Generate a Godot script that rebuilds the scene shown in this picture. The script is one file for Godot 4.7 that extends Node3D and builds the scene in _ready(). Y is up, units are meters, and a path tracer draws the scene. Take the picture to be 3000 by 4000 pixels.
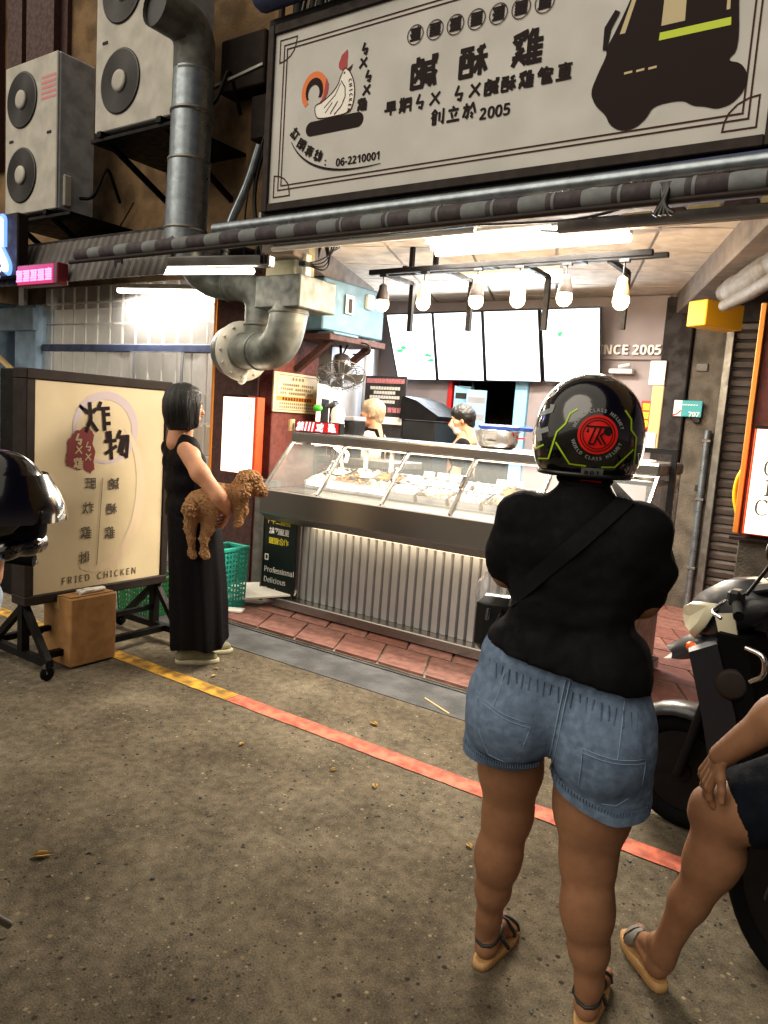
extends Node3D

# ---------------------------------------------------------------- set-up: camera, sky, light
const YAW := 33.9
const PITCH := -7.08
const ROLL := 4.0
const SKEW := 21.3          # the party walls stand askew to the street
var M := {}
var taken := {}
var ix := Vector3.ZERO
var iz := Vector3.ZERO

func set_up():
	var cam := Camera3D.new()
	cam.name = "camera"
	cam.basis = Basis(Vector3.UP, deg_to_rad(YAW)) * Basis(Vector3.RIGHT, deg_to_rad(PITCH)) * Basis(Vector3.BACK, deg_to_rad(ROLL))
	cam.position = Vector3(0, 1.5, 0)
	cam.fov = 69.3
	cam.near = 0.05
	cam.far = 400.0
	add_child(cam)
	var env := Environment.new()
	env.background_mode = Environment.BG_SKY
	var sky := Sky.new()
	var sm := ProceduralSkyMaterial.new()
	sm.sky_top_color = Color(0.07, 0.06, 0.11)
	sm.sky_horizon_color = Color(0.30, 0.26, 0.25)
	sm.ground_bottom_color = Color(0.08, 0.07, 0.07)
	sm.ground_horizon_color = Color(0.15, 0.13, 0.13)
	sm.sun_angle_max = 1.0
	sky.sky_material = sm
	env.sky = sky
	env.background_energy_multiplier = 1.0
	env.tonemap_mode = Environment.TONE_MAPPER_LINEAR
	env.tonemap_exposure = 2.6
	env.sdfgi_enabled = true
	env.ssao_enabled = true
	env.ssil_enabled = true
	var we := WorldEnvironment.new()
	we.name = "night_environment"
	we.environment = env
	add_child(we)
	var sun := DirectionalLight3D.new()       # the glow of the street behind the camera
	sun.name = "street_glow"
	sun.light_energy = 0.27
	sun.light_color = Color(1.0, 0.95, 0.87)
	sun.light_angular_distance = 60.0
	sun.shadow_enabled = true
	add_child(sun)
	sun.look_at_from_position(Vector3(-1.4, 3.0, 3.2), Vector3(0, 0, 0))

# ---------------------------------------------------------------- helpers: nodes
func numbered(called: String) -> String:
	var k: int = taken.get(called, 0)
	taken[called] = k + 1
	return called if k == 0 else "%s_%03d" % [called, k]

func thing(called: String, label: String, category: String, at := Vector3.ZERO, group := "") -> Node3D:
	var o := Node3D.new()
	o.name = numbered(called)
	add_child(o)
	o.position = at
	tag(o, label, category, group)
	return o

func tag(o: Node, label: String, category: String, group := ""):
	o.set_meta("label", label)
	o.set_meta("category", category)
	if group != "":
		o.set_meta("group", group)

func mesh_node(called: String, mesh: Mesh, m: Material, parent: Node = null) -> MeshInstance3D:
	var o := MeshInstance3D.new()
	o.mesh = mesh
	o.material_override = m
	o.cast_shadow = GeometryInstance3D.SHADOW_CASTING_SETTING_ON
	if parent == null:
		o.name = numbered(called)
		add_child(o)
	else:
		o.name = called
		parent.add_child(o, true)
		if not parent is MeshInstance3D:
			o.position = -parent.position
	return o

func part(called: String, st: SurfaceTool, m: Material, parent: Node = null) -> MeshInstance3D:
	st.generate_normals()
	return mesh_node(called, st.commit(), m, parent)

func single(called: String, st: SurfaceTool, m: Material, label: String, category: String, group := "") -> MeshInstance3D:
	var o := part(called, st, m)
	tag(o, label, category, group)
	return o

func struct(called: String, st: SurfaceTool, m: Material) -> MeshInstance3D:
	var o := part(called, st, m)
	o.set_meta("kind", "structure")
	return o

func area_light(called: String, at: Vector3, towards: Vector3, size: Vector2, energy: float, col: Color, along := Vector3.RIGHT):
	var l := AreaLight3D.new()
	l.name = numbered(called)
	l.area_size = size
	l.light_energy = energy
	l.light_color = col
	l.shadow_enabled = true
	l.area_range = 14.0
	l.area_attenuation = 2.0
	add_child(l)
	var z := -towards.normalized()
	var x := (along - z * along.dot(z)).normalized()
	l.transform = Transform3D(Basis(x, z.cross(x), z), at)

func omni(called: String, at: Vector3, energy: float, col: Color, size := 0.03):
	var l := OmniLight3D.new()
	l.name = numbered(called)
	l.light_energy = energy
	l.light_color = col
	l.light_size = size
	l.omni_range = 12.0
	l.omni_attenuation = 2.0
	l.shadow_enabled = true
	add_child(l)
	l.position = at

# ---------------------------------------------------------------- helpers: shapes
func S() -> SurfaceTool:
	var st := SurfaceTool.new()
	st.begin(Mesh.PRIMITIVE_TRIANGLES)
	return st

func tri(st: SurfaceTool, a: Vector3, b: Vector3, c: Vector3):     # a, b, c run counter-clockwise seen from outside
	st.add_vertex(a); st.add_vertex(c); st.add_vertex(b)

func quad(st: SurfaceTool, a: Vector3, b: Vector3, c: Vector3, d: Vector3):
	tri(st, a, b, c); tri(st, a, c, d)

func face(st: SurfaceTool, pts: Array, middle: Vector3):           # a flat face of a convex body, turned outwards
	var n: Vector3 = (pts[1] - pts[0]).cross(pts[2] - pts[0])
	var c := Vector3.ZERO
	for p in pts: c += p
	var out: bool = n.dot(c / pts.size() - middle) > 0.0
	for i in range(1, pts.size() - 1):
		if out: tri(st, pts[0], pts[i], pts[i + 1])
		else: tri(st, pts[0], pts[i + 1], pts[i])

func box(st: SurfaceTool, c: Vector3, s: Vector3, bev := 0.0, b := Basis.IDENTITY):
	st.set_smooth_group(-1)
	var h := s * 0.5
	bev = minf(bev, minf(h.x, minf(h.y, h.z)) * 0.9)
	var v := {}
	for i in 8:
		var sg := Vector3(1 if i & 1 else -1, 1 if i & 2 else -1, 1 if i & 4 else -1)
		for a in 3:
			var q := h - Vector3(bev, bev, bev)
			q[a] = h[a]
			v[i * 3 + a] = c + b * (q * sg)
	for a in 3:
		var u := (a + 1) % 3
		var w := (a + 2) % 3
		for sgn in 2:
			var base := sgn << a
			var k := [base, base | (1 << u), base | (1 << u) | (1 << w), base | (1 << w)]
			face(st, [v[k[0] * 3 + a], v[k[1] * 3 + a], v[k[2] * 3 + a], v[k[3] * 3 + a]], c)
		if bev > 0.0:
			for e in 4:
				var i0 := ((e & 1) << u) | (((e >> 1) & 1) << w)
				var i1 := i0 | (1 << a)
				face(st, [v[i0 * 3 + u], v[i1 * 3 + u], v[i1 * 3 + w], v[i0 * 3 + w]], c)
	if bev > 0.0:
		for i in 8:
			face(st, [v[i * 3], v[i * 3 + 1], v[i * 3 + 2]], c)

func span(st: SurfaceTool, x0: float, x1: float, y0: float, y1: float, z0: float, z1: float, bev := 0.0):
	box(st, Vector3((x0 + x1) / 2, (y0 + y1) / 2, (z0 + z1) / 2), Vector3(absf(x1 - x0), absf(y1 - y0), absf(z1 - z0)), bev)

func bar(st: SurfaceTool, a: Vector3, b: Vector3, w: float, h: float, bev := 0.0, up := Vector3.UP):
	var x := (b - a).normalized()
	var z := x.cross(up)
	if z.length() < 0.01: z = x.cross(Vector3.RIGHT)
	z = z.normalized()
	box(st, (a + b) / 2, Vector3(a.distance_to(b), h, w), bev, Basis(x, z.cross(x).normalized(), z))

func frame_of(d: Vector3) -> Basis:
	var x := d.cross(Vector3.UP)
	if x.length() < 0.05: x = d.cross(Vector3.RIGHT)
	x = x.normalized()
	return Basis(x, d.normalized(), x.cross(d.normalized()))

func loft(st: SurfaceTool, rings: Array, cap0 := true, cap1 := true, group := 0):   # closed rings of equal size
	st.set_smooth_group(group)
	var n: int = rings[0].size()
	var c0 := Vector3.ZERO
	for p in rings[0]: c0 += p / n
	var c1 := Vector3.ZERO
	for p in rings[-1]: c1 += p / n
	var fl := false
	var mid: int = rings.size() / 2
	var cm := Vector3.ZERO
	var ra: Array = rings[mid - 1]
	var rb: Array = rings[mid]
	for k in n: cm += (ra[k] + rb[k]) / (2.0 * n)
	var vote := 0.0
	for k in n:
		var nn: Vector3 = (ra[(k + 1) % n] - ra[k]).cross(rb[k] - ra[k])
		vote += nn.dot(ra[k] - cm)
	fl = vote < 0.0
	for r in range(rings.size() - 1):
		for k in n:
			var a: Vector3 = rings[r][k]
			var b: Vector3 = rings[r][(k + 1) % n]
			var c: Vector3 = rings[r + 1][(k + 1) % n]
			var d: Vector3 = rings[r + 1][k]
			if fl: quad(st, a, d, c, b)
			else: quad(st, a, b, c, d)
	st.set_smooth_group(-1)
	for k in n:
		if cap0:
			if fl: tri(st, c0, rings[0][k], rings[0][(k + 1) % n])
			else: tri(st, c0, rings[0][(k + 1) % n], rings[0][k])
		if cap1:
			if fl: tri(st, c1, rings[-1][(k + 1) % n], rings[-1][k])
			else: tri(st, c1, rings[-1][k], rings[-1][(k + 1) % n])

func ring(c: Vector3, b: Basis, rx: float, rz: float, n := 12) -> Array:
	var r := []
	for k in n:
		var a := TAU * k / n
		r.append(c + b.x * cos(a) * rx + b.z * sin(a) * rz)
	return r

func tube(st: SurfaceTool, pts: Array, rad, n := 10, caps := true):    # rad: a number or one per point
	var rings := []
	var last := Basis.IDENTITY
	for i in pts.size():
		var d: Vector3 = (pts[mini(i + 1, pts.size() - 1)] - pts[maxi(i - 1, 0)]).normalized()
		var b := frame_of(d)
		if i > 0:
			var x: Vector3 = (last.x - d * last.x.dot(d)).normalized()
			b = Basis(x, d, x.cross(d))
		last = b
		var r: float = rad[i] if rad is Array else rad
		rings.append(ring(pts[i], b, r, r, n))
	loft(st, rings, caps, caps)

func bend(pts: Array, r: float, steps := 6) -> Array:                  # rounds the corners of a path
	var out := [pts[0]]
	for i in range(1, pts.size() - 1):
		var p: Vector3 = pts[i]
		var a: Vector3 = p + (pts[i - 1] - p).normalized() * minf(r, p.distance_to(pts[i - 1]) * 0.49)
		var b: Vector3 = p + (pts[i + 1] - p).normalized() * minf(r, p.distance_to(pts[i + 1]) * 0.49)
		for k in steps + 1:
			var t := float(k) / steps
			out.append(a.lerp(p, t).lerp(p.lerp(b, t), t))
	out.append(pts[-1])
	return out

func lathe(st: SurfaceTool, base: Vector3, axis: Vector3, prof: Array, n := 20):   # prof: [radius, height] pairs
	var b := frame_of(axis)
	var rings := []
	for p in prof:
		rings.append(ring(base + b.y * p[1], b, maxf(p[0], 0.0005), maxf(p[0], 0.0005), n))
	loft(st, rings)

func ball(st: SurfaceTool, c: Vector3, r: Vector3, b := Basis.IDENTITY, n := 12, rows := 8):
	var rings := []
	for i in rows + 1:
		var a := PI * i / rows
		var rr := maxf(sin(a), 0.001)
		var q := []
		for k in n:
			var f := TAU * k / n
			q.append(c + b * Vector3(cos(f) * rr * r.x, -cos(a) * r.y, sin(f) * rr * r.z))
		rings.append(q)
	loft(st, rings, false, false)

func prism(st: SurfaceTool, poly: Array, o: Vector3, bx: Vector3, by: Vector3, depth: Vector3):   # a polygon of Vector2 pushed along depth
	st.set_smooth_group(-1)
	var p2 := PackedVector2Array(poly)
	var ids := Geometry2D.triangulate_polygon(p2)
	var n := bx.cross(by)
	var front := depth.dot(n) > 0.0
	var v := []
	for p in poly: v.append(o + bx * p.x + by * p.y)
	var ccw := not Geometry2D.is_polygon_clockwise(p2)
	for i in range(0, ids.size(), 3):
		var a: Vector3 = v[ids[i]]
		var b: Vector3 = v[ids[i + 1]]
		var c: Vector3 = v[ids[i + 2]]
		if (b - a).cross(c - a).dot(depth) < 0.0:
			var t := b
			b = c
			c = t
		tri(st, a + depth, b + depth, c + depth)
		tri(st, a, c, b)
	for i in v.size():
		var a: Vector3 = v[i]
		var b: Vector3 = v[(i + 1) % v.size()]
		if ccw == front: quad(st, a, b, b + depth, a + depth)
		else: quad(st, b, a, a + depth, b + depth)

func patch(st: SurfaceTool, poly: Array, o: Vector3, bx: Vector3, by: Vector3):      # flat ink
	st.set_smooth_group(-1)
	var ids := Geometry2D.triangulate_polygon(PackedVector2Array(poly))
	var n := bx.cross(by)
	for i in range(0, ids.size(), 3):
		var a: Vector3 = o + bx * poly[ids[i]].x + by * poly[ids[i]].y
		var b: Vector3 = o + bx * poly[ids[i + 1]].x + by * poly[ids[i + 1]].y
		var c: Vector3 = o + bx * poly[ids[i + 2]].x + by * poly[ids[i + 2]].y
		if (b - a).cross(c - a).dot(n) < 0.0: tri(st, a, c, b)
		else: tri(st, a, b, c)

func soft(poly: Array, times := 2) -> Array:      # rounds a traced outline by cutting its corners
	for t in times:
		var out := []
		for i in poly.size():
			var a: Vector2 = poly[i]
			var b: Vector2 = poly[(i + 1) % poly.size()]
			out.append(a.lerp(b, 0.22))
			out.append(a.lerp(b, 0.78))
		poly = out
	return poly

var lift := 0
func ink(st: SurfaceTool, pts: Array, w, o: Vector3, bx: Vector3, by: Vector3, closed := false):   # a painted line: ribbon with a rounded look
	lift = (lift + 1) % 12
	var up := bx.cross(by).normalized() * (0.00006 * lift)
	var poly := []
	var lft := []
	var rgt := []
	var n := pts.size()
	for i in n:
		var p: Vector2 = pts[i]
		var a: Vector2 = pts[i - 1] if i > 0 else (pts[n - 1] if closed else p)
		var b: Vector2 = pts[i + 1] if i < n - 1 else (pts[0] if closed else p)
		var d1 := (p - a).normalized()
		var d2 := (b - p).normalized()
		if a == p: d1 = d2
		if b == p: d2 = d1
		var m := (d1 + d2)
		m = m.normalized() if m.length() > 0.2 else d1
		var hw: float = (w[i] if w is Array else w) * 0.5
		var nn := Vector2(-m.y, m.x) * hw / maxf(0.5, m.dot(d1))
		if not closed:
			if i == 0: p -= d1 * hw * 0.6
			if i == n - 1: p += d2 * hw * 0.6
		lft.append(p + nn)
		rgt.append(p - nn)
	st.set_smooth_group(-1)
	for i in (n if closed else n - 1):
		var j := (i + 1) % n
		var q := [rgt[i], rgt[j], lft[j], lft[i]]
		var v := []
		for e in q: v.append(o + up + bx * e.x + by * e.y)
		quad(st, v[0], v[1], v[2], v[3])

func words(st: SurfaceTool, text: String, size: float, o: Vector3, bx: Vector3, by: Vector3, bold := true, depth := 0.002, serif := false, mid := true, gap := 0.0) -> float:
	var f := SystemFont.new()
	f.font_names = PackedStringArray(["Droid Serif" if serif else "Droid Sans"])
	f.font_weight = 700 if bold else 400
	var total := 0.0
	var pieces := [text] if gap == 0.0 else Array(text.split(""))
	var ms := []
	for t in pieces:
		if t == " ":
			ms.append(null)
			total += size * 0.35 + gap
			continue
		var tm := TextMesh.new()
		tm.font = f
		tm.text = t
		tm.font_size = 32
		tm.pixel_size = 1.0 / 32.0
		tm.depth = 0.04
		tm.curve_step = 2.0
		var box_: AABB = tm.get_aabb()
		ms.append([tm, box_])
		total += box_.size.x * size + gap
	var x := -total / 2 if mid else 0.0
	var bn := bx.cross(by).normalized()
	for m in ms:
		if m == null:
			x += size * 0.35 + gap
			continue
		var box_: AABB = m[1]
		var tr := Transform3D(Basis(bx * size, by * size, bn * (depth / 0.04)), o + bx * (x - box_.position.x * size) + bn * depth * 0.5)
		var arr: Array = m[0].surface_get_arrays(0)
		var vs: PackedVector3Array = arr[Mesh.ARRAY_VERTEX]
		st.set_smooth_group(-1)
		if arr[Mesh.ARRAY_INDEX] != null:
			for i in arr[Mesh.ARRAY_INDEX]: st.add_vertex(tr * vs[i])
		else:
			for v in vs: st.add_vertex(tr * v)
		x += box_.size.x * size + gap
	return total

# ---------------------------------------------------------------- Chinese lettering: strokes on a ten-by-ten grid
const GLYPH := {
	"bo": "4025 2575 7569 6948", "wu": "2188 8118",
	"xian": "2022 2141 0242 4249 4909 0902 1347 4317 5292 5256 5649 6484 6686 8688 8866 6668 8084 8499 9579 9091",
	"su": "0141 0343 4349 4909 0903 1116 3136 1646 8162 5494 7179 7458 7498",
	"ji": "4001 0213 2223 4132 2414 3516 0747 2609 2749 6052 5259 7072 5393 5595 5797 5999 7379",
	"xianz": "0141 0444 0848 2128 5191 9196 9656 5651 5393 5494 6659 7679 7999 9997",
	"zha": "2025 2509 2649 0213 4233 6052 5292 7279 7494 7797",
	"pai": "0343 2029 2918 0745 6068 6849 8089 4262 4464 4767 8393 8595 8797",
	"wu4": "1012 0343 2029 0745 6052 5292 9289 8978 7257 8268",
	"zao": "2181 8185 8525 2521 2383 0696 5459",
	"qi": "0242 1017 3037 1444 1545 0747 1809 3849 5191 9199 5149 5393 5696",
	"li": "4051 1282 3447 7466 0999", "chuang": "2002 2042 1333 1535 3335 1305 1636 3639 3919 1916 6267 9099 9988",
	"yu": "2021 0242 2208 2444 4439 3928 7053 7096 6677 6879",
	"ding": "2021 0242 1333 1535 0747 4749 4909 0907 5292 7279 7958",
	"gou": "0141 4148 4808 0801 0343 0545 1809 3849 5292 6064 8084 5494 5696 5559 9599 5797",
	"zhuan": "1191 2383 8386 8626 2623 2484 5057 0797 7779 2839",
	"xian2": "3011 1134 4214 1427 0737 2729 4749 7062 6292 9296 9666 6662 6494 7679 6858 9779",
	"can": "2003 2141 3223 5192 9258 6399 5036 5404 5494 3676 3878 3639 7679 3999",
	"che": "1191 2383 8387 8727 2723 2585 0999 5059",
	"qing": "2021 0242 1333 1535 0747 4749 4909 0907 5191 5393 4595 7075 5659 5696 9699 5797 5898",
	"xia": "0191 5159 5475", "wu5": "3012 2282 0595 5259", "er": "2282 0898",
	"wu6": "3013 2191 9189 8979 5143 7146", "he": "5004 5094 3464 2686 8689 8929 2926",
	"zuo": "2004 1219 5043 4393 6369 6585 6797", "chun": "1181 1383 0595 5043 4308 5498 3676 3678 7678 3878 3778",
	"chuan": "2018 5058 8089", "chi": "0242 0248 0848 4248 6052 5292 5494 9475 7558 5899 9997",
	"hao": "1004 0242 2249 0429 4409 5191 9165 6569 6958 4595",
}

func glyph(st: SurfaceTool, which: String, c: Vector2, size: float, w: float, o: Vector3, bx: Vector3, by: Vector3, turn := 0.0, seed_ := 0):
	var code: String = GLYPH.get(which, "")
	if code == "":                       # too small to read in the photograph: a dense character of no meaning
		var r := RandomNumberGenerator.new()
		r.seed = 77 + seed_ * 13
		code = "0191 0999 "
		for k in 3: code += "%d%d%d%d " % [r.randi_range(0, 1), 3 + k * 2, 9, 3 + k * 2]
		for k in 3: code += "%d%d%d%d " % [1 + k * 3 + r.randi_range(0, 1), r.randi_range(0, 3), 1 + k * 3, r.randi_range(6, 9)]
		code = code.strip_edges()
	w *= 1.25 if size > 0.05 else 0.8
	for s in code.split(" "):
		var pts := []
		for k in range(0, s.length(), 2):
			var p := Vector2((s.unicode_at(k) - 48) / 9.0 - 0.5, 0.5 - (s.unicode_at(k + 1) - 48) / 9.0) * size
			pts.append(c + p.rotated(turn))
		ink(st, pts, w, o, bx, by)

# ---------------------------------------------------------------- bodies: tapered capsules joined with a smooth minimum, meshed as surface nets
func cap(a: Vector3, b: Vector3, ra: float, rb := -1.0, flat := Vector3.ZERO, much := 1.0) -> Array:
	return [a, b - a, 1.0 / maxf((b - a).length_squared(), 1e-9), ra, (rb if rb >= 0 else ra) - ra, flat, much - 1.0]

func far(prims: Array, p: Vector3, k: float) -> float:
	var d := 1e9
	for q in prims:
		var v: Vector3 = p - q[0]
		if q[6] != 0.0: v += q[5] * (v.dot(q[5]) * q[6])
		var t := clampf(v.dot(q[1]) * q[2], 0.0, 1.0)
		var e: float = (v - q[1] * t).length() - q[3] - q[4] * t
		var h := k - absf(d - e)
		d = minf(d, e)
		if h > 0.0: d -= h * h / (4.0 * k)
	return d

func body(st: SurfaceTool, prims: Array, cell: float, k := 0.03, noise: FastNoiseLite = null, amp := 0.0, stretch := Vector3.ONE, tint = null, cut := Vector4.ZERO, carve = null):
	var trim := cut != Vector4.ZERO or carve != null
	var cn := Vector3(cut.x, cut.y, cut.z)
	var lo := Vector3(1e9, 1e9, 1e9)
	var hi := -lo
	for q in prims:
		var r := maxf(q[3], q[3] + q[4]) * maxf(1.0, 1.0 / (1.0 + q[6])) + k + cell * 2
		for e in [q[0], q[0] + q[1]]:
			lo = lo.min(e - Vector3(r, r, r))
			hi = hi.max(e + Vector3(r, r, r))
	const B := 6
	var bs := cell * B
	var nb := ((hi - lo) / bs).ceil()
	var half := bs * 0.8661
	var vert := {}
	var edges := []
	var verts := PackedVector3Array()
	var ny := int(nb.y) * B + 4
	var nz := int(nb.z) * B + 4
	for bi in int(nb.x):
		for bj in int(nb.y):
			for bk in int(nb.z):
				var org := lo + Vector3(bi, bj, bk) * bs
				var mid := org + Vector3(bs, bs, bs) * 0.5
				var d := 1e9
				var ds := []
				for q in prims:
					var v: Vector3 = mid - q[0]
					if q[6] != 0.0: v += q[5] * (v.dot(q[5]) * q[6])
					var t := clampf(v.dot(q[1]) * q[2], 0.0, 1.0)
					var e: float = (v - q[1] * t).length() - q[3] - q[4] * t
					ds.append(e)
					d = minf(d, e)
				if d > half * 1.3 + k + amp: continue
				var near := []
				var lip := 1.0
				for i in prims.size():
					var li: float = 1.0 + maxf(prims[i][6], 0.0)
					if ds[i] < d + half * (1.0 + li) + k:
						near.append(prims[i])
						lip = maxf(lip, li)
				var em := far(near, mid, k)
				if absf(em) > half * lip * 1.03 + amp and not (trim and em < 0.0 and absf(carve.call(mid) if carve != null else cn.dot(mid) - cut.w) < half * 1.3): continue
				if trim and (carve.call(mid) if carve != null else cn.dot(mid) - cut.w) > half * 1.2: continue
				var f := PackedFloat32Array()
				f.resize((B + 1) * (B + 1) * (B + 1))
				var any := 0
				var at := 0
				for i in B + 1:
					for j in B + 1:
						for l in B + 1:
							var p := org + Vector3(i, j, l) * cell
							var e := far(near, p, k)
							if noise and absf(e) < cell * 3 + amp:
								var s := p * stretch
								e += noise.get_noise_3d(s.x, s.y, s.z) * amp
							if carve != null: e = maxf(e, carve.call(p))
							elif trim: e = maxf(e, cn.dot(p) - cut.w)     # cut off beyond a plane, for hems
							f[at] = e
							if e < 0.0: any += 1
							at += 1
				if any == 0 or any == at: continue
				var W := (B + 1) * (B + 1)
				for i in B:
					for j in B:
						for l in B:
							var b0 := i * W + j * (B + 1) + l
							var c := [f[b0], f[b0 + 1], f[b0 + B + 1], f[b0 + B + 2], f[b0 + W], f[b0 + W + 1], f[b0 + W + B + 1], f[b0 + W + B + 2]]
							var m := 0
							for e in 8:
								if c[e] < 0.0: m |= 1 << e
							if m == 0: continue
							var id := ((bi * B + i) * ny + bj * B + j) * nz + bk * B + l
							if (m & 1) != ((m >> 4) & 1): edges.append([id, 0, m & 1])
							if (m & 1) != ((m >> 2) & 1): edges.append([id, 1, m & 1])
							if (m & 1) != ((m >> 1) & 1): edges.append([id, 2, m & 1])
							if m == 255: continue
							var sum := Vector3.ZERO
							var n := 0
							for e in [[0, 1], [2, 3], [4, 5], [6, 7], [0, 2], [1, 3], [4, 6], [5, 7], [0, 4], [1, 5], [2, 6], [3, 7]]:
								var ca: float = c[e[0]]
								var cb: float = c[e[1]]
								if (ca < 0.0) == (cb < 0.0): continue
								var t := ca / (ca - cb)
								var va := Vector3((e[0] >> 2) & 1, (e[0] >> 1) & 1, e[0] & 1)
								var vb := Vector3((e[1] >> 2) & 1, (e[1] >> 1) & 1, e[1] & 1)
								sum += va.lerp(vb, t)
								n += 1
							vert[id] = verts.size()
							verts.append(org + (Vector3(i, j, l) + sum / n) * cell)
	st.set_smooth_group(0)
	var step := [ny * nz, nz, 1]
	for e in edges:
		var u: int = step[(e[1] + 1) % 3]
		var w: int = step[(e[1] + 2) % 3]
		var id: int = e[0]
		if not (vert.has(id) and vert.has(id - u) and vert.has(id - w) and vert.has(id - u - w)): continue
		var q := [verts[vert[id - u - w]], verts[vert[id - w]], verts[vert[id]], verts[vert[id - u]]]
		if e[2] == 0: q.reverse()
		if tint != null:
			for z in [0, 2, 1, 0, 3, 2]:
				st.set_color(tint.call(q[z]))
				st.add_vertex(q[z])
		else:
			quad(st, q[0], q[1], q[2], q[3])

func fnoise(freq: float, seed_ := 1, oct := 3) -> FastNoiseLite:
	var n := FastNoiseLite.new()
	n.seed = seed_
	n.frequency = freq
	n.noise_type = FastNoiseLite.TYPE_SIMPLEX_SMOOTH
	n.fractal_octaves = oct
	return n

# ---------------------------------------------------------------- materials
func ramp(a: Color, b: Color, lo := 0.0, hi := 1.0) -> Gradient:
	var g := Gradient.new()
	g.offsets = PackedFloat32Array([lo, hi])
	g.colors = PackedColorArray([a, b])
	return g

func ntex(freq: float, seed_: int, g: Gradient, size := 512, oct := 4, type := FastNoiseLite.TYPE_SIMPLEX_SMOOTH) -> NoiseTexture2D:
	var n := fnoise(freq, seed_, oct)
	n.noise_type = type
	var t := NoiseTexture2D.new()
	t.width = size
	t.height = size
	t.seamless = true
	t.noise = n
	if g: t.color_ramp = g
	return t

func plain(called: String, col: Color, rough := 0.6, metal := 0.0) -> StandardMaterial3D:
	var m := StandardMaterial3D.new()
	m.resource_name = called
	m.albedo_color = col
	m.roughness = rough
	m.metallic = metal
	M[called] = m
	return m

var tex := {}
func worn(called: String, col: Color, rough := 0.6, metal := 0.0, vary := 0.25, metres := 0.6, bump := 0.0) -> StandardMaterial3D:   # a plain colour with dirt and unevenness
	var m := plain(called, col, rough, metal)
	var key := "w%.2f" % snappedf(vary, 0.1)
	if not tex.has(key):
		var v := snappedf(vary, 0.1)
		var lo := 1.0 - v * 0.55
		tex[key] = ntex(0.006, 11 + int(v * 100), ramp(Color(lo, lo, lo), Color.WHITE, 0.15, 0.75), 512, 7)
		tex[key + "r"] = ntex(0.02, 5, ramp(Color(0.75, 0.75, 0.75), Color.WHITE, 0.3, 0.7), 256, 4)
	m.albedo_texture = tex[key]
	m.roughness_texture = tex[key + "r"]
	m.roughness = minf(rough * 1.12, 1.0)
	m.uv1_triplanar = true
	m.uv1_world_triplanar = true
	m.uv1_scale = Vector3.ONE / metres
	if bump > 0.0:
		if not tex.has("grain"): tex.grain = ntex(0.09, 21, null, 512, 4)
		m.heightmap_enabled = true
		m.heightmap_texture = tex.grain
		m.heightmap_scale = bump
	return m

func glow(called: String, col: Color, energy: float) -> StandardMaterial3D:
	var m := plain(called, Color(col.r * 0.35, col.g * 0.35, col.b * 0.35), 0.5)
	m.emission_enabled = true
	m.emission = col
	m.emission_energy_multiplier = energy
	return m

func asphalt_texture() -> Array:
	var size := 1024
	var px := PackedByteArray()
	px.resize(size * size * 3)
	var hp := PackedByteArray()
	hp.resize(size * size)
	var n1 := fnoise(0.004, 3, 4)
	var n2 := fnoise(0.22, 4, 2)
	var n3 := fnoise(0.03, 14, 4)
	var r0 := RandomNumberGenerator.new()
	r0.seed = 2
	var i := 0
	var period := float(size)
	for y in size:
		for x in size:
			# wraps round: the noise is read on a torus-like blend of two offsets
			var fx := x / period
			var big := lerpf(n1.get_noise_2d(x, y), n1.get_noise_2d(x - size, y), fx)
			var fine := n2.get_noise_2d(x, y)
			var v := 0.49 + big * 0.11 + n3.get_noise_2d(x, y) * 0.10 + fine * 0.08 + (r0.randf() - 0.5) * 0.13
			px[i * 3] = int(clampf(v * 1.0, 0, 1) * 255)
			px[i * 3 + 1] = int(clampf(v * 0.95, 0, 1) * 255)
			px[i * 3 + 2] = int(clampf(v * 0.865, 0, 1) * 255)
			hp[i] = int(clampf(0.5 + fine * 0.5, 0, 1) * 255)
			i += 1
	var r := RandomNumberGenerator.new()
	r.seed = 9
	for k in 4200:                                  # pale and dark stones in the binder
		var cx := r.randi_range(3, size - 4)
		var cy := r.randi_range(3, size - 4)
		var rad := 1 if r.randf() < 0.66 else (2 if r.randf() < 0.72 else (3 if r.randf() < 0.75 else 4))
		var light := r.randf()
		var c := Color(0.70, 0.66, 0.57) if light > 0.80 else (Color(0.57, 0.53, 0.46) if light > 0.45 else Color(0.31, 0.29, 0.26))
		c = c * r.randf_range(0.85, 1.12)
		for dy in range(-rad, rad + 1):
			for dx in range(-rad, rad + 1):
				if dx * dx + dy * dy > rad * rad + 0.5 * r.randf(): continue
				var at := (cy + dy) * size + cx + dx
				px[at * 3] = int(clampf(c.r, 0, 1) * 255)
				px[at * 3 + 1] = int(clampf(c.g, 0, 1) * 255)
				px[at * 3 + 2] = int(clampf(c.b, 0, 1) * 255)
				hp[at] = 225
	return [ImageTexture.create_from_image(Image.create_from_data(size, size, false, Image.FORMAT_RGB8, px)), ImageTexture.create_from_image(Image.create_from_data(size, size, false, Image.FORMAT_L8, hp))]

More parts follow.
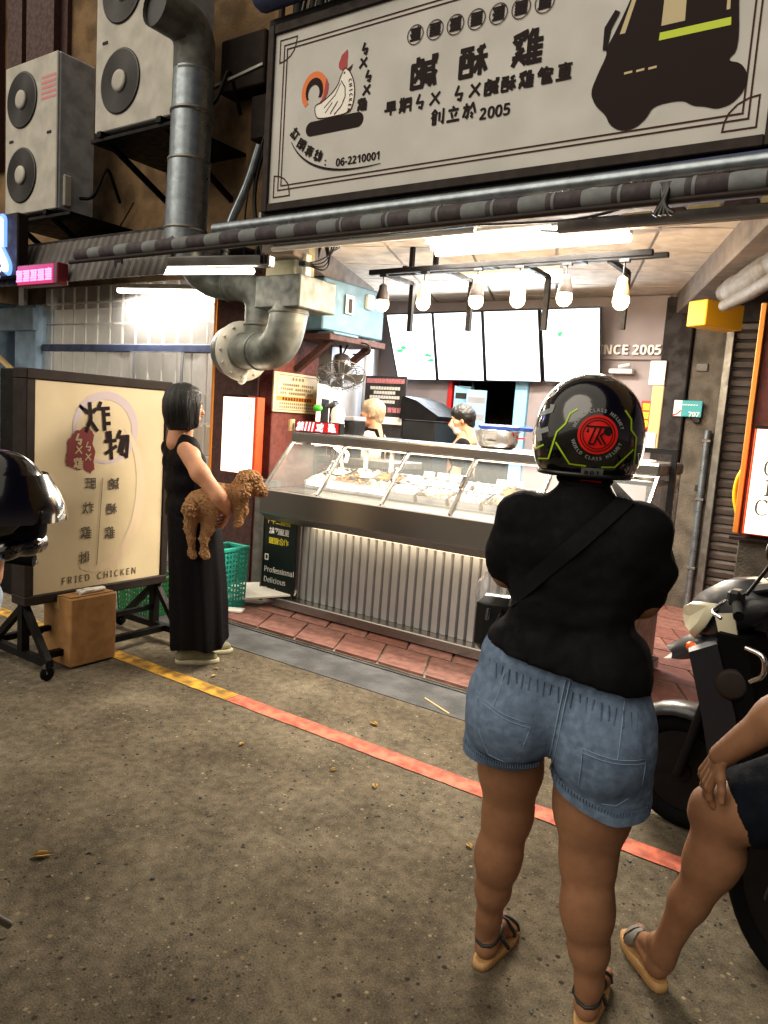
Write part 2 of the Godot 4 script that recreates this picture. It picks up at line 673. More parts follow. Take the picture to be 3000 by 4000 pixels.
func materials():
	var at := asphalt_texture()
	var m := plain("asphalt", Color(0.765, 0.745, 0.705), 0.93)
	m.albedo_texture = at[0]
	m.heightmap_enabled = true
	m.heightmap_texture = at[1]
	m.heightmap_scale = 0.16
	m.uv1_triplanar = true
	m.uv1_world_triplanar = true
	m.uv1_scale = Vector3.ONE / 1.9
	m.detail_enabled = true
	m.detail_blend_mode = BaseMaterial3D.BLEND_MODE_MUL
	m.detail_albedo = ntex(0.01, 31, ramp(Color(0.88, 0.87, 0.86), Color(1, 1, 1), 0.25, 0.65), 512, 6)
	m.detail_uv_layer = BaseMaterial3D.DETAIL_UV_2
	m.uv2_triplanar = true
	m.uv2_world_triplanar = true
	m.uv2_scale = Vector3.ONE / 5.3
	worn("gutter", Color(0.33, 0.335, 0.345), 0.85, 0, 0.4, 0.8, 0.25)
	worn("line_yellow", Color(0.76, 0.57, 0.16), 0.8, 0, 0.8, 0.35, 0.2)
	worn("line_red", Color(0.80, 0.40, 0.30), 0.8, 0, 0.6, 0.35, 0.2)
	worn("tile_a", Color(0.53, 0.35, 0.31), 0.5, 0, 0.3, 0.3, 0.05)
	worn("tile_b", Color(0.48, 0.30, 0.265), 0.55, 0, 0.3, 0.35, 0.05)
	worn("tile_c", Color(0.56, 0.385, 0.345), 0.5, 0, 0.4, 0.25, 0.05)
	worn("grout", Color(0.52, 0.47, 0.42), 0.9, 0, 0.3)
	worn("tan_wall", Color(0.50, 0.40, 0.28), 0.9, 0, 0.5, 1.4, 0.3)
	worn("grey_plaster", Color(0.37, 0.34, 0.30), 0.9, 0, 0.5, 0.9, 0.4)
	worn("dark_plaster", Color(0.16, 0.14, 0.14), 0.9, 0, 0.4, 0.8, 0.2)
	worn("shop_wall", Color(0.56, 0.52, 0.53), 0.75, 0, 0.1, 1.2)
	worn("inner_grey", Color(0.58, 0.58, 0.60), 0.7, 0, 0.2, 1.0)
	worn("red_stone", Color(0.42, 0.19, 0.15), 0.7, 0, 0.3, 0.25, 0.25)
	worn("brown_stone", Color(0.26, 0.13, 0.11), 0.7, 0, 0.3, 0.3, 0.2)
	worn("ceiling_tile", Color(0.78, 0.74, 0.69), 0.95, 0, 0.2, 0.5, 0.15)
	worn("ceiling_rail", Color(0.62, 0.59, 0.56), 0.6, 0, 0.1)
	worn("beam", Color(0.42, 0.38, 0.35), 0.8, 0, 0.3)
	worn("steel", Color(0.56, 0.545, 0.53), 0.30, 0.9, 0.0, 1.2)
	worn("steel_dull", Color(0.50, 0.49, 0.47), 0.45, 0.8, 0.3, 0.4)
	worn("slat_metal", Color(0.70, 0.70, 0.71), 0.38, 0.5, 0.1, 1.0)
	M.steel.roughness_texture = null
	M.steel.roughness = 0.27
	M.slat_metal.roughness_texture = null
	plain("chrome", Color(0.85, 0.85, 0.85), 0.12, 1.0)
	worn("galvanised", Color(0.56, 0.60, 0.63), 0.32, 0.75, 0.3, 0.35)
	worn("duct_grey", Color(0.39, 0.40, 0.375), 0.5, 0.2, 0.6, 0.4)
	worn("ac_white", Color(0.71, 0.695, 0.65), 0.55, 0, 0.2, 0.8)
	worn("ac_side", Color(0.66, 0.68, 0.70), 0.6, 0, 0.3, 0.6)
	worn("black_metal", Color(0.10, 0.095, 0.095), 0.5, 0.3, 0.3, 0.4)
	worn("dark_frame", Color(0.19, 0.165, 0.155), 0.5, 0.2, 0.2, 0.4)
	worn("corrugated", Color(0.34, 0.32, 0.30), 0.55, 0.4, 0.4, 0.8)
	worn("shutter", Color(0.36, 0.33, 0.31), 0.5, 0.45, 0.4, 0.5)
	worn("pale_board", Color(0.72, 0.715, 0.695), 0.5, 0, 0.1, 1.6)
	worn("cream_board", Color(0.80, 0.735, 0.60), 0.45, 0, 0.1, 1.6)
	plain("ink", Color(0.13, 0.09, 0.09), 0.6)
	plain("ink_brown", Color(0.25, 0.15, 0.13), 0.6)
	plain("ink_grey", Color(0.35, 0.32, 0.28), 0.6)
	plain("ink_red", Color(0.62, 0.10, 0.12), 0.6)
	plain("ink_seal", Color(0.45, 0.09, 0.08), 0.6)
	plain("ink_orange", Color(0.85, 0.42, 0.08), 0.6)
	plain("ink_white", Color(0.90, 0.89, 0.86), 0.6)
	plain("ink_lilac", Color(0.72, 0.66, 0.68), 0.6)
	plain("ink_swoosh", Color(0.80, 0.72, 0.61), 0.6)
	plain("ink_lime", Color(0.72, 0.80, 0.10), 0.6)
	plain("ink_cream", Color(0.72, 0.66, 0.50), 0.6)
	plain("ink_yellow", Color(0.86, 0.80, 0.10), 0.6)
	plain("ink_pink", Color(0.80, 0.50, 0.52), 0.7)
	worn("cardboard", Color(0.63, 0.46, 0.27), 0.9, 0, 0.2, 0.3)
	plain("tape", Color(0.66, 0.52, 0.33), 0.35)
	worn("tarp", Color(0.24, 0.29, 0.44), 0.7, 0, 0.4, 0.7)
	worn("roll_dark", Color(0.24, 0.21, 0.23), 0.8, 0, 0.3, 0.3)
	worn("roll_light", Color(0.43, 0.45, 0.46), 0.8, 0, 0.2, 0.3)
	worn("roll_cream", Color(0.72, 0.64, 0.44), 0.8, 0, 0.2, 0.3)
	worn("roll_brown", Color(0.26, 0.14, 0.11), 0.8, 0, 0.2, 0.3)
	worn("cabinet_blue", Color(0.33, 0.46, 0.53), 0.5, 0.1, 0.2, 0.5)
	worn("post_blue", Color(0.55, 0.66, 0.76), 0.6, 0, 0.2, 0.6)
	worn("teal_plastic", Color(0.16, 0.62, 0.55), 0.4, 0, 0.1)
	worn("green_plastic", Color(0.06, 0.33, 0.16), 0.45, 0, 0.1)
	worn("white_plastic", Color(0.86, 0.85, 0.82), 0.4, 0, 0.1)
	plain("black_plastic", Color(0.035, 0.035, 0.04), 0.35)
	plain("rubber", Color(0.03, 0.03, 0.03), 0.85)
	plain("yellow_plastic", Color(0.86, 0.66, 0.06), 0.4)
	plain("amber", Color(0.9, 0.36, 0.03), 0.2)
	plain("paper", Color(0.90, 0.88, 0.84), 0.8)
	plain("wood_pale", Color(0.80, 0.68, 0.48), 0.6)
	plain("red_plastic", Color(0.75, 0.10, 0.08), 0.4)
	plain("sky_blue", Color(0.55, 0.78, 0.93), 0.5)
	plain("lime_plastic", Color(0.25, 0.75, 0.15), 0.4)
	plain("orange_paint", Color(0.82, 0.27, 0.06), 0.5)
	plain("wood_edge", Color(0.80, 0.50, 0.16), 0.55)
	worn("leaf_dry", Color(0.72, 0.58, 0.30), 0.8, 0, 0.2, 0.05)
	worn("fried", Color(0.66, 0.42, 0.18), 0.75, 0, 0.5, 0.06, 0.6)
	worn("food_pale", Color(0.88, 0.82, 0.70), 0.7, 0, 0.3, 0.06, 0.5)
	# cloth, skin, hair
	var sk := worn("skin_tan", Color(0.51, 0.36, 0.26), 0.62, 0, 0.1, 0.12, 0.02)
	sk.subsurf_scatter_enabled = true
	sk.subsurf_scatter_strength = 0.08
	sk.vertex_color_use_as_albedo = true
	sk = worn("skin_fair", Color(0.77, 0.56, 0.44), 0.55, 0, 0.1, 0.12, 0.02)
	sk.subsurf_scatter_enabled = true
	sk.subsurf_scatter_strength = 0.08
	worn("black_cloth", Color(0.065, 0.063, 0.073), 0.95, 0, 0.2, 0.2, 0.12)
	worn("dress_black", Color(0.045, 0.04, 0.052), 0.7, 0, 0.1, 0.2)
	worn("strap_black", Color(0.078, 0.077, 0.086), 0.8, 0, 0.1, 0.1)
	worn("navy_cloth", Color(0.06, 0.075, 0.11), 0.95, 0, 0.3, 0.15, 0.2)
	worn("pale_jean", Color(0.62, 0.68, 0.76), 0.95, 0, 0.2, 0.15, 0.15)
	worn("white_cloth", Color(0.85, 0.82, 0.76), 0.9, 0, 0.1, 0.2)
	worn("apron_tan", Color(0.70, 0.52, 0.28), 0.9, 0, 0.2, 0.2)
	worn("shoe_olive", Color(0.50, 0.49, 0.38), 0.9, 0, 0.2, 0.08, 0.1)
	worn("shoe_sole", Color(0.72, 0.69, 0.58), 0.7, 0, 0.2, 0.1)
	worn("sandal_sole", Color(0.70, 0.54, 0.34), 0.75, 0, 0.2, 0.1)
	worn("sandal_strap", Color(0.08, 0.075, 0.07), 0.6, 0, 0.2, 0.1)
	worn("sandal_grey", Color(0.42, 0.42, 0.40), 0.7, 0, 0.2, 0.1)
	var hb := plain("hair_black", Color(0.05, 0.042, 0.045), 0.5)
	hb.heightmap_enabled = true
	hb.heightmap_texture = ntex(0.05, 61, null, 256, 3)
	hb.heightmap_scale = 0.15
	hb.uv1_triplanar = true
	hb.uv1_scale = Vector3(22, 1.6, 22)
	var hl := plain("hair_blond", Color(0.60, 0.52, 0.42), 0.5)
	hl.heightmap_enabled = true
	hl.heightmap_texture = hb.heightmap_texture
	hl.heightmap_scale = 0.4
	hl.uv1_triplanar = true
	hl.uv1_scale = Vector3(20, 3, 20)
	worn("fur", Color(0.76, 0.58, 0.41), 0.95, 0, 0.3, 0.05, 0.5)
	worn("fur_dark", Color(0.66, 0.47, 0.30), 0.95, 0, 0.3, 0.05, 0.6)
	worn("fur_skin", Color(0.68, 0.45, 0.30), 0.9, 0, 0.2, 0.05, 0.3)
	var dn := plain("denim", Color(0.40, 0.47, 0.56), 0.95)
	dn.albedo_texture = ntex(0.02, 41, ramp(Color(0.80, 0.80, 0.82), Color(1, 1, 1), 0.25, 0.75), 512, 6)
	dn.uv1_triplanar = true
	dn.uv1_scale = Vector3.ONE / 0.3
	dn.heightmap_enabled = true
	dn.heightmap_texture = ntex(0.2, 43, null, 512, 2)
	dn.heightmap_scale = 0.12
	plain("denim_seam", Color(0.44, 0.52, 0.61), 0.95)
	plain("denim_dark", Color(0.29, 0.35, 0.43), 0.95)
	var hs := plain("helmet_black", Color(0.012, 0.012, 0.018), 0.18)
	hs.clearcoat_enabled = true
	hs.clearcoat = 1.0
	hs.clearcoat_roughness = 0.04
	var hp := plain("scooter_blue", Color(0.03, 0.045, 0.095), 0.42, 0.0)
	hp.clearcoat_enabled = true
	hp.clearcoat = 0.35
	hp.clearcoat_roughness = 0.15
	plain("helmet_grey", Color(0.50, 0.52, 0.52), 0.35)
	plain("helmet_red", Color(0.85, 0.08, 0.06), 0.35)
	plain("helmet_lime", Color(0.62, 0.76, 0.10), 0.4)
	plain("lens_pale", Color(0.80, 0.78, 0.68), 0.15)
	for k in ["black_cloth", "dress_black", "strap_black", "navy_cloth", "pale_jean", "white_cloth", "apron_tan", "denim", "denim_seam", "denim_dark", "fur", "fur_dark", "asphalt", "ink", "ink_brown", "ink_grey", "black_metal", "dark_frame", "rubber"]: M[k].metallic_specular = 0.2
	for k in ["skin_tan", "skin_fair", "tan_wall", "gutter"]: M[k].metallic_specular = 0.35
	# glass and clear plastic
	var g := plain("glass", Color(0.95, 0.98, 0.98, 0.08), 0.03)
	g.transparency = BaseMaterial3D.TRANSPARENCY_ALPHA
	g = plain("film", Color(0.74, 0.73, 0.73, 0.38), 0.24)
	g.transparency = BaseMaterial3D.TRANSPARENCY_ALPHA
	g = plain("wrap", Color(0.8, 0.8, 0.82, 0.25), 0.15)
	g.transparency = BaseMaterial3D.TRANSPARENCY_ALPHA
	g = plain("visor", Color(0.10, 0.09, 0.14, 0.82), 0.06)
	g.transparency = BaseMaterial3D.TRANSPARENCY_ALPHA
	# things that shine
	glow("tube_white", Color(1.0, 0.97, 0.90), 5.0)
	glow("bulb_warm", Color(1.0, 0.86, 0.66), 4.0)
	glow("screen_white", Color(0.94, 0.97, 1.0), 1.6)
	glow("screen_green", Color(0.25, 0.75, 0.45), 0.7)
	glow("screen_dark", Color(0.25, 0.3, 0.3), 0.5)
	glow("lightbox_white", Color(1.0, 0.94, 0.82), 1.15)
	glow("neon_blue", Color(0.35, 0.5, 1.0), 1.1)
	glow("neon_white", Color(0.85, 0.92, 1.0), 1.3)
	glow("neon_pink", Color(0.9, 0.10, 0.42), 0.3)
	glow("led_red", Color(1.0, 0.02, 0.06), 0.28)
	glow("led_white", Color(1.0, 0.86, 0.88), 1.1)
	glow("led_pink", Color(1.0, 0.55, 0.8), 0.9)
	glow("led_strip", Color(1.0, 0.90, 0.72), 3.0)
	plain("sign_yellow", Color(0.86, 0.66, 0.02), 0.5)

# ---------------------------------------------------------------- the setting
func inn(u: float, y: float, d: float) -> Vector3:
	return ix * u + iz * d + Vector3(0, y, 0)

const BACK := -6.87
const CEIL := 2.75

func ground():
	var st := S()
	st.set_smooth_group(-1)
	quad(st, Vector3(-120, 0, 120), Vector3(120, 0, 120), Vector3(120, 0, -3.30), Vector3(-120, 0, -3.30))
	struct("road", st, M.asphalt)
	st = S()
	span(st, -60, 60, -0.2, 0.004, -3.63, -3.29)
	struct("gutter", st, M.gutter)
	st = S()
	span(st, -60, 60, -0.2, 0.012, -60, -3.625)
	struct("pavement", st, M.gutter)
	for k in [[-9.0, -2.685, "yellow_line", "line_yellow"], [-2.68, 6.0, "red_line", "line_red"]]:
		st = S()                                     # worn paint with a ragged edge
		st.set_smooth_group(-1)
		var n := int((k[1] - k[0]) / 0.05)
		var r := fnoise(3.0, 4)
		for i in n:
			var xa: float = k[0] + (k[1] - k[0]) * i / n
			var xb: float = k[0] + (k[1] - k[0]) * (i + 1) / n
			var e := []
			for x in [xa, xb]: e.append([-2.742 + r.get_noise_1d(x * 4.0) * 0.006, -2.640 + r.get_noise_1d(x * 4.0 + 90) * 0.006])
			quad(st, Vector3(xa, 0.004, e[0][1]), Vector3(xb, 0.004, e[1][1]), Vector3(xb, 0.004, e[1][0]), Vector3(xa, 0.004, e[0][0]))
		struct(k[2], st, M[k[3]])
	# the arcade floor: terracotta tiles, each its own piece, laid askew like the party walls
	st = S()
	span(st, -4.15, 1.6, -0.1, 0.022, -7.6, -3.64)
	var fl := struct("arcade_floor", st, M.grout)
	var rr := RandomNumberGenerator.new()
	rr.seed = 5
	var sk := tan(deg_to_rad(25.0))
	for row in 10:
		var z1 := -3.648 - row * 0.335
		var z0 := z1 - 0.318
		for col in 22:
			var x := -4.42 + col * 0.335 + 0.0
			var sh := func(z): return -(-3.64 - z) * sk
			var xl := x + row * 0.155
			var q := [Vector2(xl + sh.call(z1), z1), Vector2(xl + 0.318 + sh.call(z1), z1), Vector2(xl + 0.318 + sh.call(z0), z0), Vector2(xl + sh.call(z0), z0)]
			if q[3].x < -4.1 or q[1].x > 1.0: continue
			if q[1].x < -4.6: continue
			var t := S()
			var h := 0.036 + rr.randf() * 0.003
			prism(t, [Vector2(q[0].x, -q[0].y), Vector2(q[1].x, -q[1].y), Vector2(q[2].x, -q[2].y), Vector2(q[3].x, -q[3].y)], Vector3(0, 0.015, 0), Vector3.RIGHT, Vector3(0, 0, -1), Vector3(0, h - 0.015, 0))
			part("tile", t, M[["tile_a", "tile_b", "tile_c"][rr.randi() % 3]], fl)

func litter():
	var r := RandomNumberGenerator.new()
	r.seed = 12
	var spots := [[-2.13, -1.30, 0.034, "dry yellow leaf lying alone on the asphalt at the left foreground"], [-1.79, -2.415, 0.02, "pale cigarette end on the road in front of the red line"], [-2.98, -2.84, 0.022, "pale scrap beside the toe of the olive shoe"], [-3.06, -2.93, 0.022, "small orange leaf scrap nearest the black dress hem"], [-1.94, -2.93, 0.03, "curled leaf just behind the red line"], [-1.576, -2.42, 0.022, "small leaf on the asphalt close to the red line"], [-2.25, -2.33, 0.02, "two toned leaf chip below the yellow line end"], [-1.07, -2.29, 0.02, "pale seed husk beside the standing woman's left knee line"]]
	for s in spots:
		var st := S()
		var a := r.randf() * TAU
		var b := Basis(Vector3.UP, a)
		var c := Vector3(s[0], 0.006, s[1])
		var w: float = s[2]
		st.set_smooth_group(0)
		for k in 2:                                  # a curled blade: two halves folded up along the vein
			var sg := 1.0 if k else -1.0
			var v := [c + b * Vector3(0, 0, -w), c + b * Vector3(0, 0.001, w), c + b * Vector3(sg * w * 0.5, w * 0.25, w * 0.2), c + b * Vector3(sg * w * 0.42, w * 0.2, -w * 0.4)]
			quad(st, v[0], v[1], v[2], v[3])
		single("dry_leaf", st, M.leaf_dry, s[3], "leaf", "bits of leaf and litter on the road")
	# crumbs of grit too small to count
	var grit := S()
	for k in 170:
		var x := r.randf_range(-4.5, 0.6)
		var z := r.randf_range(-3.2, -0.9)
		var q := r.randf_range(0.003, 0.008)
		box(grit, Vector3(x, q * 0.4, z), Vector3(q * r.randf_range(0.8, 2.0), q * 0.7, q), 0.0, Basis(Vector3.UP, r.randf() * TAU))
	var g := part("road_grit", grit, M.gutter)
	g.set_meta("kind", "stuff")
	g.set_meta("label", "pale grit and crumbs scattered over the asphalt")
	var st := S()
	bar(st, Vector3(-1.93, 0.008, -3.40), Vector3(-1.72, 0.008, -3.30), 0.008, 0.008, 0.002)
	single("wooden_skewer", st, M.wood_pale, "thin pale wooden skewer lying on the gutter near the standing woman", "skewer")
	st = S()
	box(st, Vector3(-3.80, 0.05, -3.80), Vector3(0.12, 0.012, 0.10), 0.0, Basis(Vector3.UP, 0.5))
	single("paper_napkin", st, M.paper, "white folded napkin on the tiles beside the flattened cardboard", "napkin")
	st = S()
	prism(st, [Vector2(0, 0), Vector2(0.62, 0.0), Vector2(0.62, 0.20), Vector2(0.05, 0.24)], Vector3(-4.08, 0.045, -3.86), Vector3(0.86, 0.16, -0.50).normalized(), Vector3(-0.4, 0.35, -0.85).normalized(), Vector3(0, 0.012, 0))
	single("flattened_cardboard", st, M.paper, "flattened pale cardboard leaning against the counter base at its left end", "cardboard")

# ---------------------------------------------------------------- the building
func walls():
	var st := S()
	span(st, -14, -4.82, 2.50, 7.5, -5.1, -4.75)
	span(st, -4.82, -3.0, CEIL + 0.12, 7.5, -5.1, -4.75)
	span(st, -3.0, 6, CEIL + 0.12, 7.5, -5.1, -4.75)
	single("upper_wall", st, M.tan_wall, "tan upper wall of the building behind the outdoor units and the big sign", "wall")
	st = S()                                        # a darker strip building at the far left
	for k in 5: span(st, -9.4 + k * 0.42, -9.12 + k * 0.42, 4.0, 7.5, -4.75, -4.70 + 0.03 * (k % 2))
	span(st, -7.9, -7.55, 4.6, 7.4, -4.75, -4.62)
	single("wall_cladding", st, M.brown_stone, "brown upright cladding strips on the wall above the left outdoor unit", "cladding")
	# back wall of the shop with the kitchen doorway left open
	st = S()
	span(st, -8.2, -3.86, 0, 3.0, BACK - 0.15, BACK)
	span(st, -3.86, -3.0, 1.99, 3.0, BACK - 0.15, BACK)
	span(st, -3.0, -1.5, 0, 3.0, BACK - 0.15, BACK)
	var bw := single("shop_back_wall", st, M.shop_wall, "mauve grey back wall of the shop behind the menu screens", "wall")
	st = S()
	words(st, "SINCE 2005", 0.118, Vector3(-2.08, 2.272, BACK + 0.062), Vector3.RIGHT, Vector3.UP, true, 0.02)
	var sp := S()
	span(sp, -4.6, -1.745, 2.19, 2.745, BACK + 0.002, BACK + 0.045, 0.004)
	var pn := single("name_panel", sp, M.shop_wall, "mauve panel reading SINCE 2005 in raised white letters beside the menu screens", "panel")
	part("raised_lettering", st, M.ink_white, pn)
	# kitchen beyond the doorway
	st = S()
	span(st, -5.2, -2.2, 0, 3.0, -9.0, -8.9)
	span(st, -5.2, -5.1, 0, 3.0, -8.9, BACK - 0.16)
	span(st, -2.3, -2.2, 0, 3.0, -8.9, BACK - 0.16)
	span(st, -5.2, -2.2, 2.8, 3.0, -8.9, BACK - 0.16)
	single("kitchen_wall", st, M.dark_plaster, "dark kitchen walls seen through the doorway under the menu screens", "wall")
	# grey plaster bay with the shutter
	st = S()
	span(st, -1.50, -1.235, 0, 3.2, BACK - 0.2, BACK + 0.06)
	var gp := single("plaster_bay", st, M.grey_plaster, "rough grey plaster wall between the shop and the roller shutter", "wall")
	st = S()
	span(st, -1.44, -1.38, 1.66, 1.70, BACK + 0.062, BACK + 0.10, 0.005)
	span(st, -1.36, -1.32, 1.08, 1.13, BACK + 0.062, BACK + 0.075, 0.004)
	part("switch", st, M.dark_plaster, gp)
	st = S()
	span(st, -1.76, -1.52, 0, 2.72, BACK - 0.1, BACK + 0.10, 0.01)
	single("dark_column", st, M.dark_plaster, "dark narrow column at the right end of the mauve name panel", "column")
	# left party wall of the shop, and the right side beam of the ceiling
	st = S()
	var a := inn(-2.03, 0, 6.30)
	var b := inn(-2.03, 0, 8.0)
	bar(st, a + Vector3(0, 1.38, 0), b + Vector3(0, 1.38, 0), 0.12, 2.75)
	single("left_party_wall", st, M.inner_grey, "light grey side wall of the shop behind the desk fan", "wall")
	# ceiling: board with rails and panels, cut off along the street front
	var limit := PackedVector2Array([Vector2(-2.1, 0), Vector2(1.3, (3.78 - 1.3 * -ix.z) / -iz.z), Vector2(1.3, 7.9), Vector2(-2.1, 7.9)])
	limit[0].y = (3.78 - -2.1 * -ix.z) / -iz.z
	st = S()
	prism(st, Array(limit), Vector3(0, CEIL + 0.03, 0), ix, iz, Vector3(0, 0.05, 0))
	var ce := struct("shop_ceiling", st, M.ceiling_rail)
	for i in 6:
		for j in 8:
			var u0 := -1.95 + i * 0.61
			var d0 := 3.02 + j * 0.61
			var sq := PackedVector2Array([Vector2(u0 + 0.012, d0 + 0.012), Vector2(u0 + 0.598, d0 + 0.012), Vector2(u0 + 0.598, d0 + 0.598), Vector2(u0 + 0.012, d0 + 0.598)])
			for cut in Geometry2D.intersect_polygons(sq, limit):
				var p := S()
				prism(p, Array(cut), Vector3(0, CEIL + 0.006, 0), ix, iz, Vector3(0, 0.022, 0))
				part("ceiling_panel", p, M.ceiling_tile, ce)
	for u in [-1.98, 1.02]:
		st = S()
		bar(st, inn(u, CEIL - 0.07, 4.95 if u < 0 else 3.75), inn(u, CEIL - 0.07, 7.2), 0.24, 0.20, 0.01)
		single("ceiling_beam", st, M.beam, "brown beam along the %s edge of the shop ceiling" % ("left" if u < 0 else "right"), "beam", "side beams of the shop ceiling")
	st = S()
	span(st, -3.0, 3, CEIL + 0.02, CEIL + 0.16, -4.75, -3.75)
	single("canopy_slab", st, M.dark_plaster, "dark slab over the shop front behind the big sign", "slab")

func pillars():
	var st := S()
	span(st, -4.80, -4.15, 0.0, 2.74, -5.02, -4.46, 0.006)
	var p := single("left_pillar", st, M.red_stone, "red brown pillar at the left of the counter carrying the cream notice", "pillar")
	st = S()
	span(st, -4.815, -4.30, 0.0, 2.73, -4.46, -4.44, 0.004)
	part("front_cladding", st, M.brown_stone, p)
	st = S()
	span(st, -4.835, -4.805, 0.9, 2.70, -4.50, -4.43, 0.004)
	part("edge_strip", st, M.wood_edge, p)
	# right pillar with its wooden edging
	st = S()
	span(st, -0.66, 0.05, 0.98, 2.9, -5.2, -4.62, 0.006)
	p = single("right_pillar", st, M.red_stone, "red brown pillar at the right edge with the glowing sign", "pillar")
	st = S()
	span(st, -0.66, 0.05, 0.0, 0.975, -5.2, -4.64, 0.006)
	part("grey_foot", st, M.grey_plaster, p)
	st = S()
	span(st, -0.69, -0.662, 1.0, 2.28, -4.66, -4.60, 0.003)
	part("edge_strip", st, M.wood_edge, p)
	st = S()
	span(st, -0.70, 0.05, 0.965, 0.985, -4.62, -4.57, 0.003)
	part("ledge", st, M.dark_frame, p)
	st = S()
	tube(st, bend([Vector3(-0.69, 1.36, -4.69), Vector3(-0.715, 1.30, -4.69), Vector3(-0.72, 1.20, -4.69), Vector3(-0.69, 1.10, -4.69)], 0.05), 0.012, 8)
	single("yellow_hose", st, M.yellow_plastic, "yellow hose loop hanging on the left edge of the right pillar", "hose")

func shutter():
	var st := S()
	span(st, -1.2, 0.2, 2.50, 2.9, BACK - 0.05, BACK + 0.12)
	var sh := thing("roller_shutter", "closed grey brown roller shutter to the right of the plaster wall", "shutter", Vector3(-0.6, 0, BACK))
	part("shutter_box", st, M.dark_plaster, sh)
	for k in 32:
		st = S()
		var y := 0.04 + k * 0.0775
		loft(st, [[Vector3(-1.19, y, BACK), Vector3(-1.19, y + 0.008, BACK + 0.022), Vector3(-1.19, y + 0.05, BACK + 0.034), Vector3(-1.19, y + 0.070, BACK + 0.014), Vector3(-1.19, y + 0.0765, BACK)],
			[Vector3(0.2, y, BACK), Vector3(0.2, y + 0.008, BACK + 0.022), Vector3(0.2, y + 0.05, BACK + 0.034), Vector3(0.2, y + 0.070, BACK + 0.014), Vector3(0.2, y + 0.0765, BACK)]], true, true, -1)
		part("slat", st, M.shutter, sh)
	st = S()
	span(st, -1.255, -1.19, 0.0, 2.55, BACK + 0.01, BACK + 0.09, 0.006)
	part("guide_rail", st, M.steel_dull, sh)
	st = S()
	tube(st, [Vector3(-1.30, 0.05, BACK + 0.11), Vector3(-1.30, 1.60, BACK + 0.11)], 0.027, 10)
	var pp := thing("conduit_pipe", "grey plastic drain pipe running down the plaster wall beside the shutter", "pipe", Vector3(-1.3, 0, BACK + 0.11))
	part("pipe", st, M.galvanised, pp)
	for y in [0.4, 1.0, 1.5]:
		st = S()
		span(st, -1.335, -1.265, y, y + 0.025, BACK + 0.065, BACK + 0.142, 0.004)
		part("clamp", st, M.steel_dull, pp)
	# signs on the plaster
	var s7 := thing("house_number_sign", "turquoise and white plate reading 707 on the grey plaster wall", "sign", Vector3(-1.42, 1.78, BACK + 0.06))
	st = S()
	span(st, -1.60, -1.37, 1.706, 1.845, BACK + 0.102, BACK + 0.112, 0.003)
	part("plate", st, worn("turquoise", Color(0.10, 0.58, 0.62), 0.4, 0, 0.1), s7)
	st = S()
	span(st, -1.60, -1.535, 1.708, 1.843, BACK + 0.1125, BACK + 0.1135)
	part("white_end", st, M.ink_white, s7)
	st = S()
	words(st, "707", 0.055, Vector3(-1.43, 1.728, BACK + 0.113), Vector3.RIGHT, Vector3.UP, true, 0.001)
	for k in 6: ink(st, [Vector2(-0.07 + k * 0.022, 0), Vector2(-0.056 + k * 0.022, 0.004)], 0.006, Vector3(-1.46, 1.805, BACK + 0.1135), Vector3.RIGHT, Vector3.UP)
	part("lettering", st, M.ink_white, s7)
	st = S()
	ink(st, [Vector2(-1.598, 1.715), Vector2(-1.57, 1.725), Vector2(-1.54, 1.755)], 0.012, Vector3(0, 0, BACK + 0.1145), Vector3.RIGHT, Vector3.UP)
	part("red_swash", st, M.ink_red, s7)
	var pl := thing("wall_plaque", "small framed glass plaque above the turquoise plate", "plaque", Vector3(-1.37, 2.13, BACK + 0.06))
	st = S()
	span(st, -1.47, -1.37, 2.095, 2.165, BACK + 0.062, BACK + 0.075, 0.003)
	part("plaque_frame", st, M.grey_plaster, pl)
	st = S()
	span(st, -1.46, -1.38, 2.102, 2.158, BACK + 0.0755, BACK + 0.078)
	part("plaque_face", st, M.black_plastic, pl)
	# yellow box sign hung under the beam, its printed face towards the shop
	var yb := thing("yellow_box_sign", "yellow hanging box sign with dark print under the right beam", "sign", Vector3(-1.1, 2.36, -5.5))
	var yo := Vector3(-1.11, 2.36, -5.55)
	var yx := Vector3(0.86, 0, 0.5).normalized()      # across the bottom
	var bs := Basis(yx, Vector3.UP, yx.cross(Vector3.UP))
	st = S()
	box(st, yo, Vector3(0.16, 0.17, 0.36), 0.006, bs)
	part("box_body", st, M.sign_yellow, yb)
	st = S()
	for k in 4: glyph(st, "", Vector2(-0.12 + k * 0.08, 0.02), 0.06, 0.008, yo - yx * 0.082, bs.z * -1.0, Vector3.UP, 0.0, 40 + k)
	part("print", st, M.ink, yb)
	st = S()
	bar(st, yo + Vector3(0.02, 0.11, 0.05), yo + Vector3(0.06, 0.30, 0.05), 0.03, 0.03)
	part("hanger", st, M.black_metal, yb)
	# wrapped ducts running in under the beam at the right
	var du := thing("wrapped_pipe", "plastic wrapped air pipe sloping above the shutter at the right", "pipe", Vector3(-0.7, 2.5, -4.8))
	st = S()
	tube(st, bend([Vector3(-0.35, 2.62, -4.40), Vector3(-0.72, 2.52, -4.85), Vector3(-0.93, 2.46, -5.15), Vector3(-1.02, 2.47, -5.3)], 0.08), [0.075, 0.085, 0.078, 0.09, 0.08, 0.085, 0.078, 0.086, 0.08, 0.085, 0.09, 0.083, 0.086, 0.08, 0.07, 0.06], 12)
	part("wrapping", st, worn("wrap_grey", Color(0.40, 0.38, 0.36), 0.35, 0, 0.5, 0.15, 0.6), du)
	st = S()
	tube(st, [Vector3(-0.42, 2.50, -4.40), Vector3(-0.80, 2.40, -4.92), Vector3(-1.0, 2.37, -5.2)], [0.035, 0.045, 0.035], 10)
	part("side_pipe", st, M.wrap_grey, du)

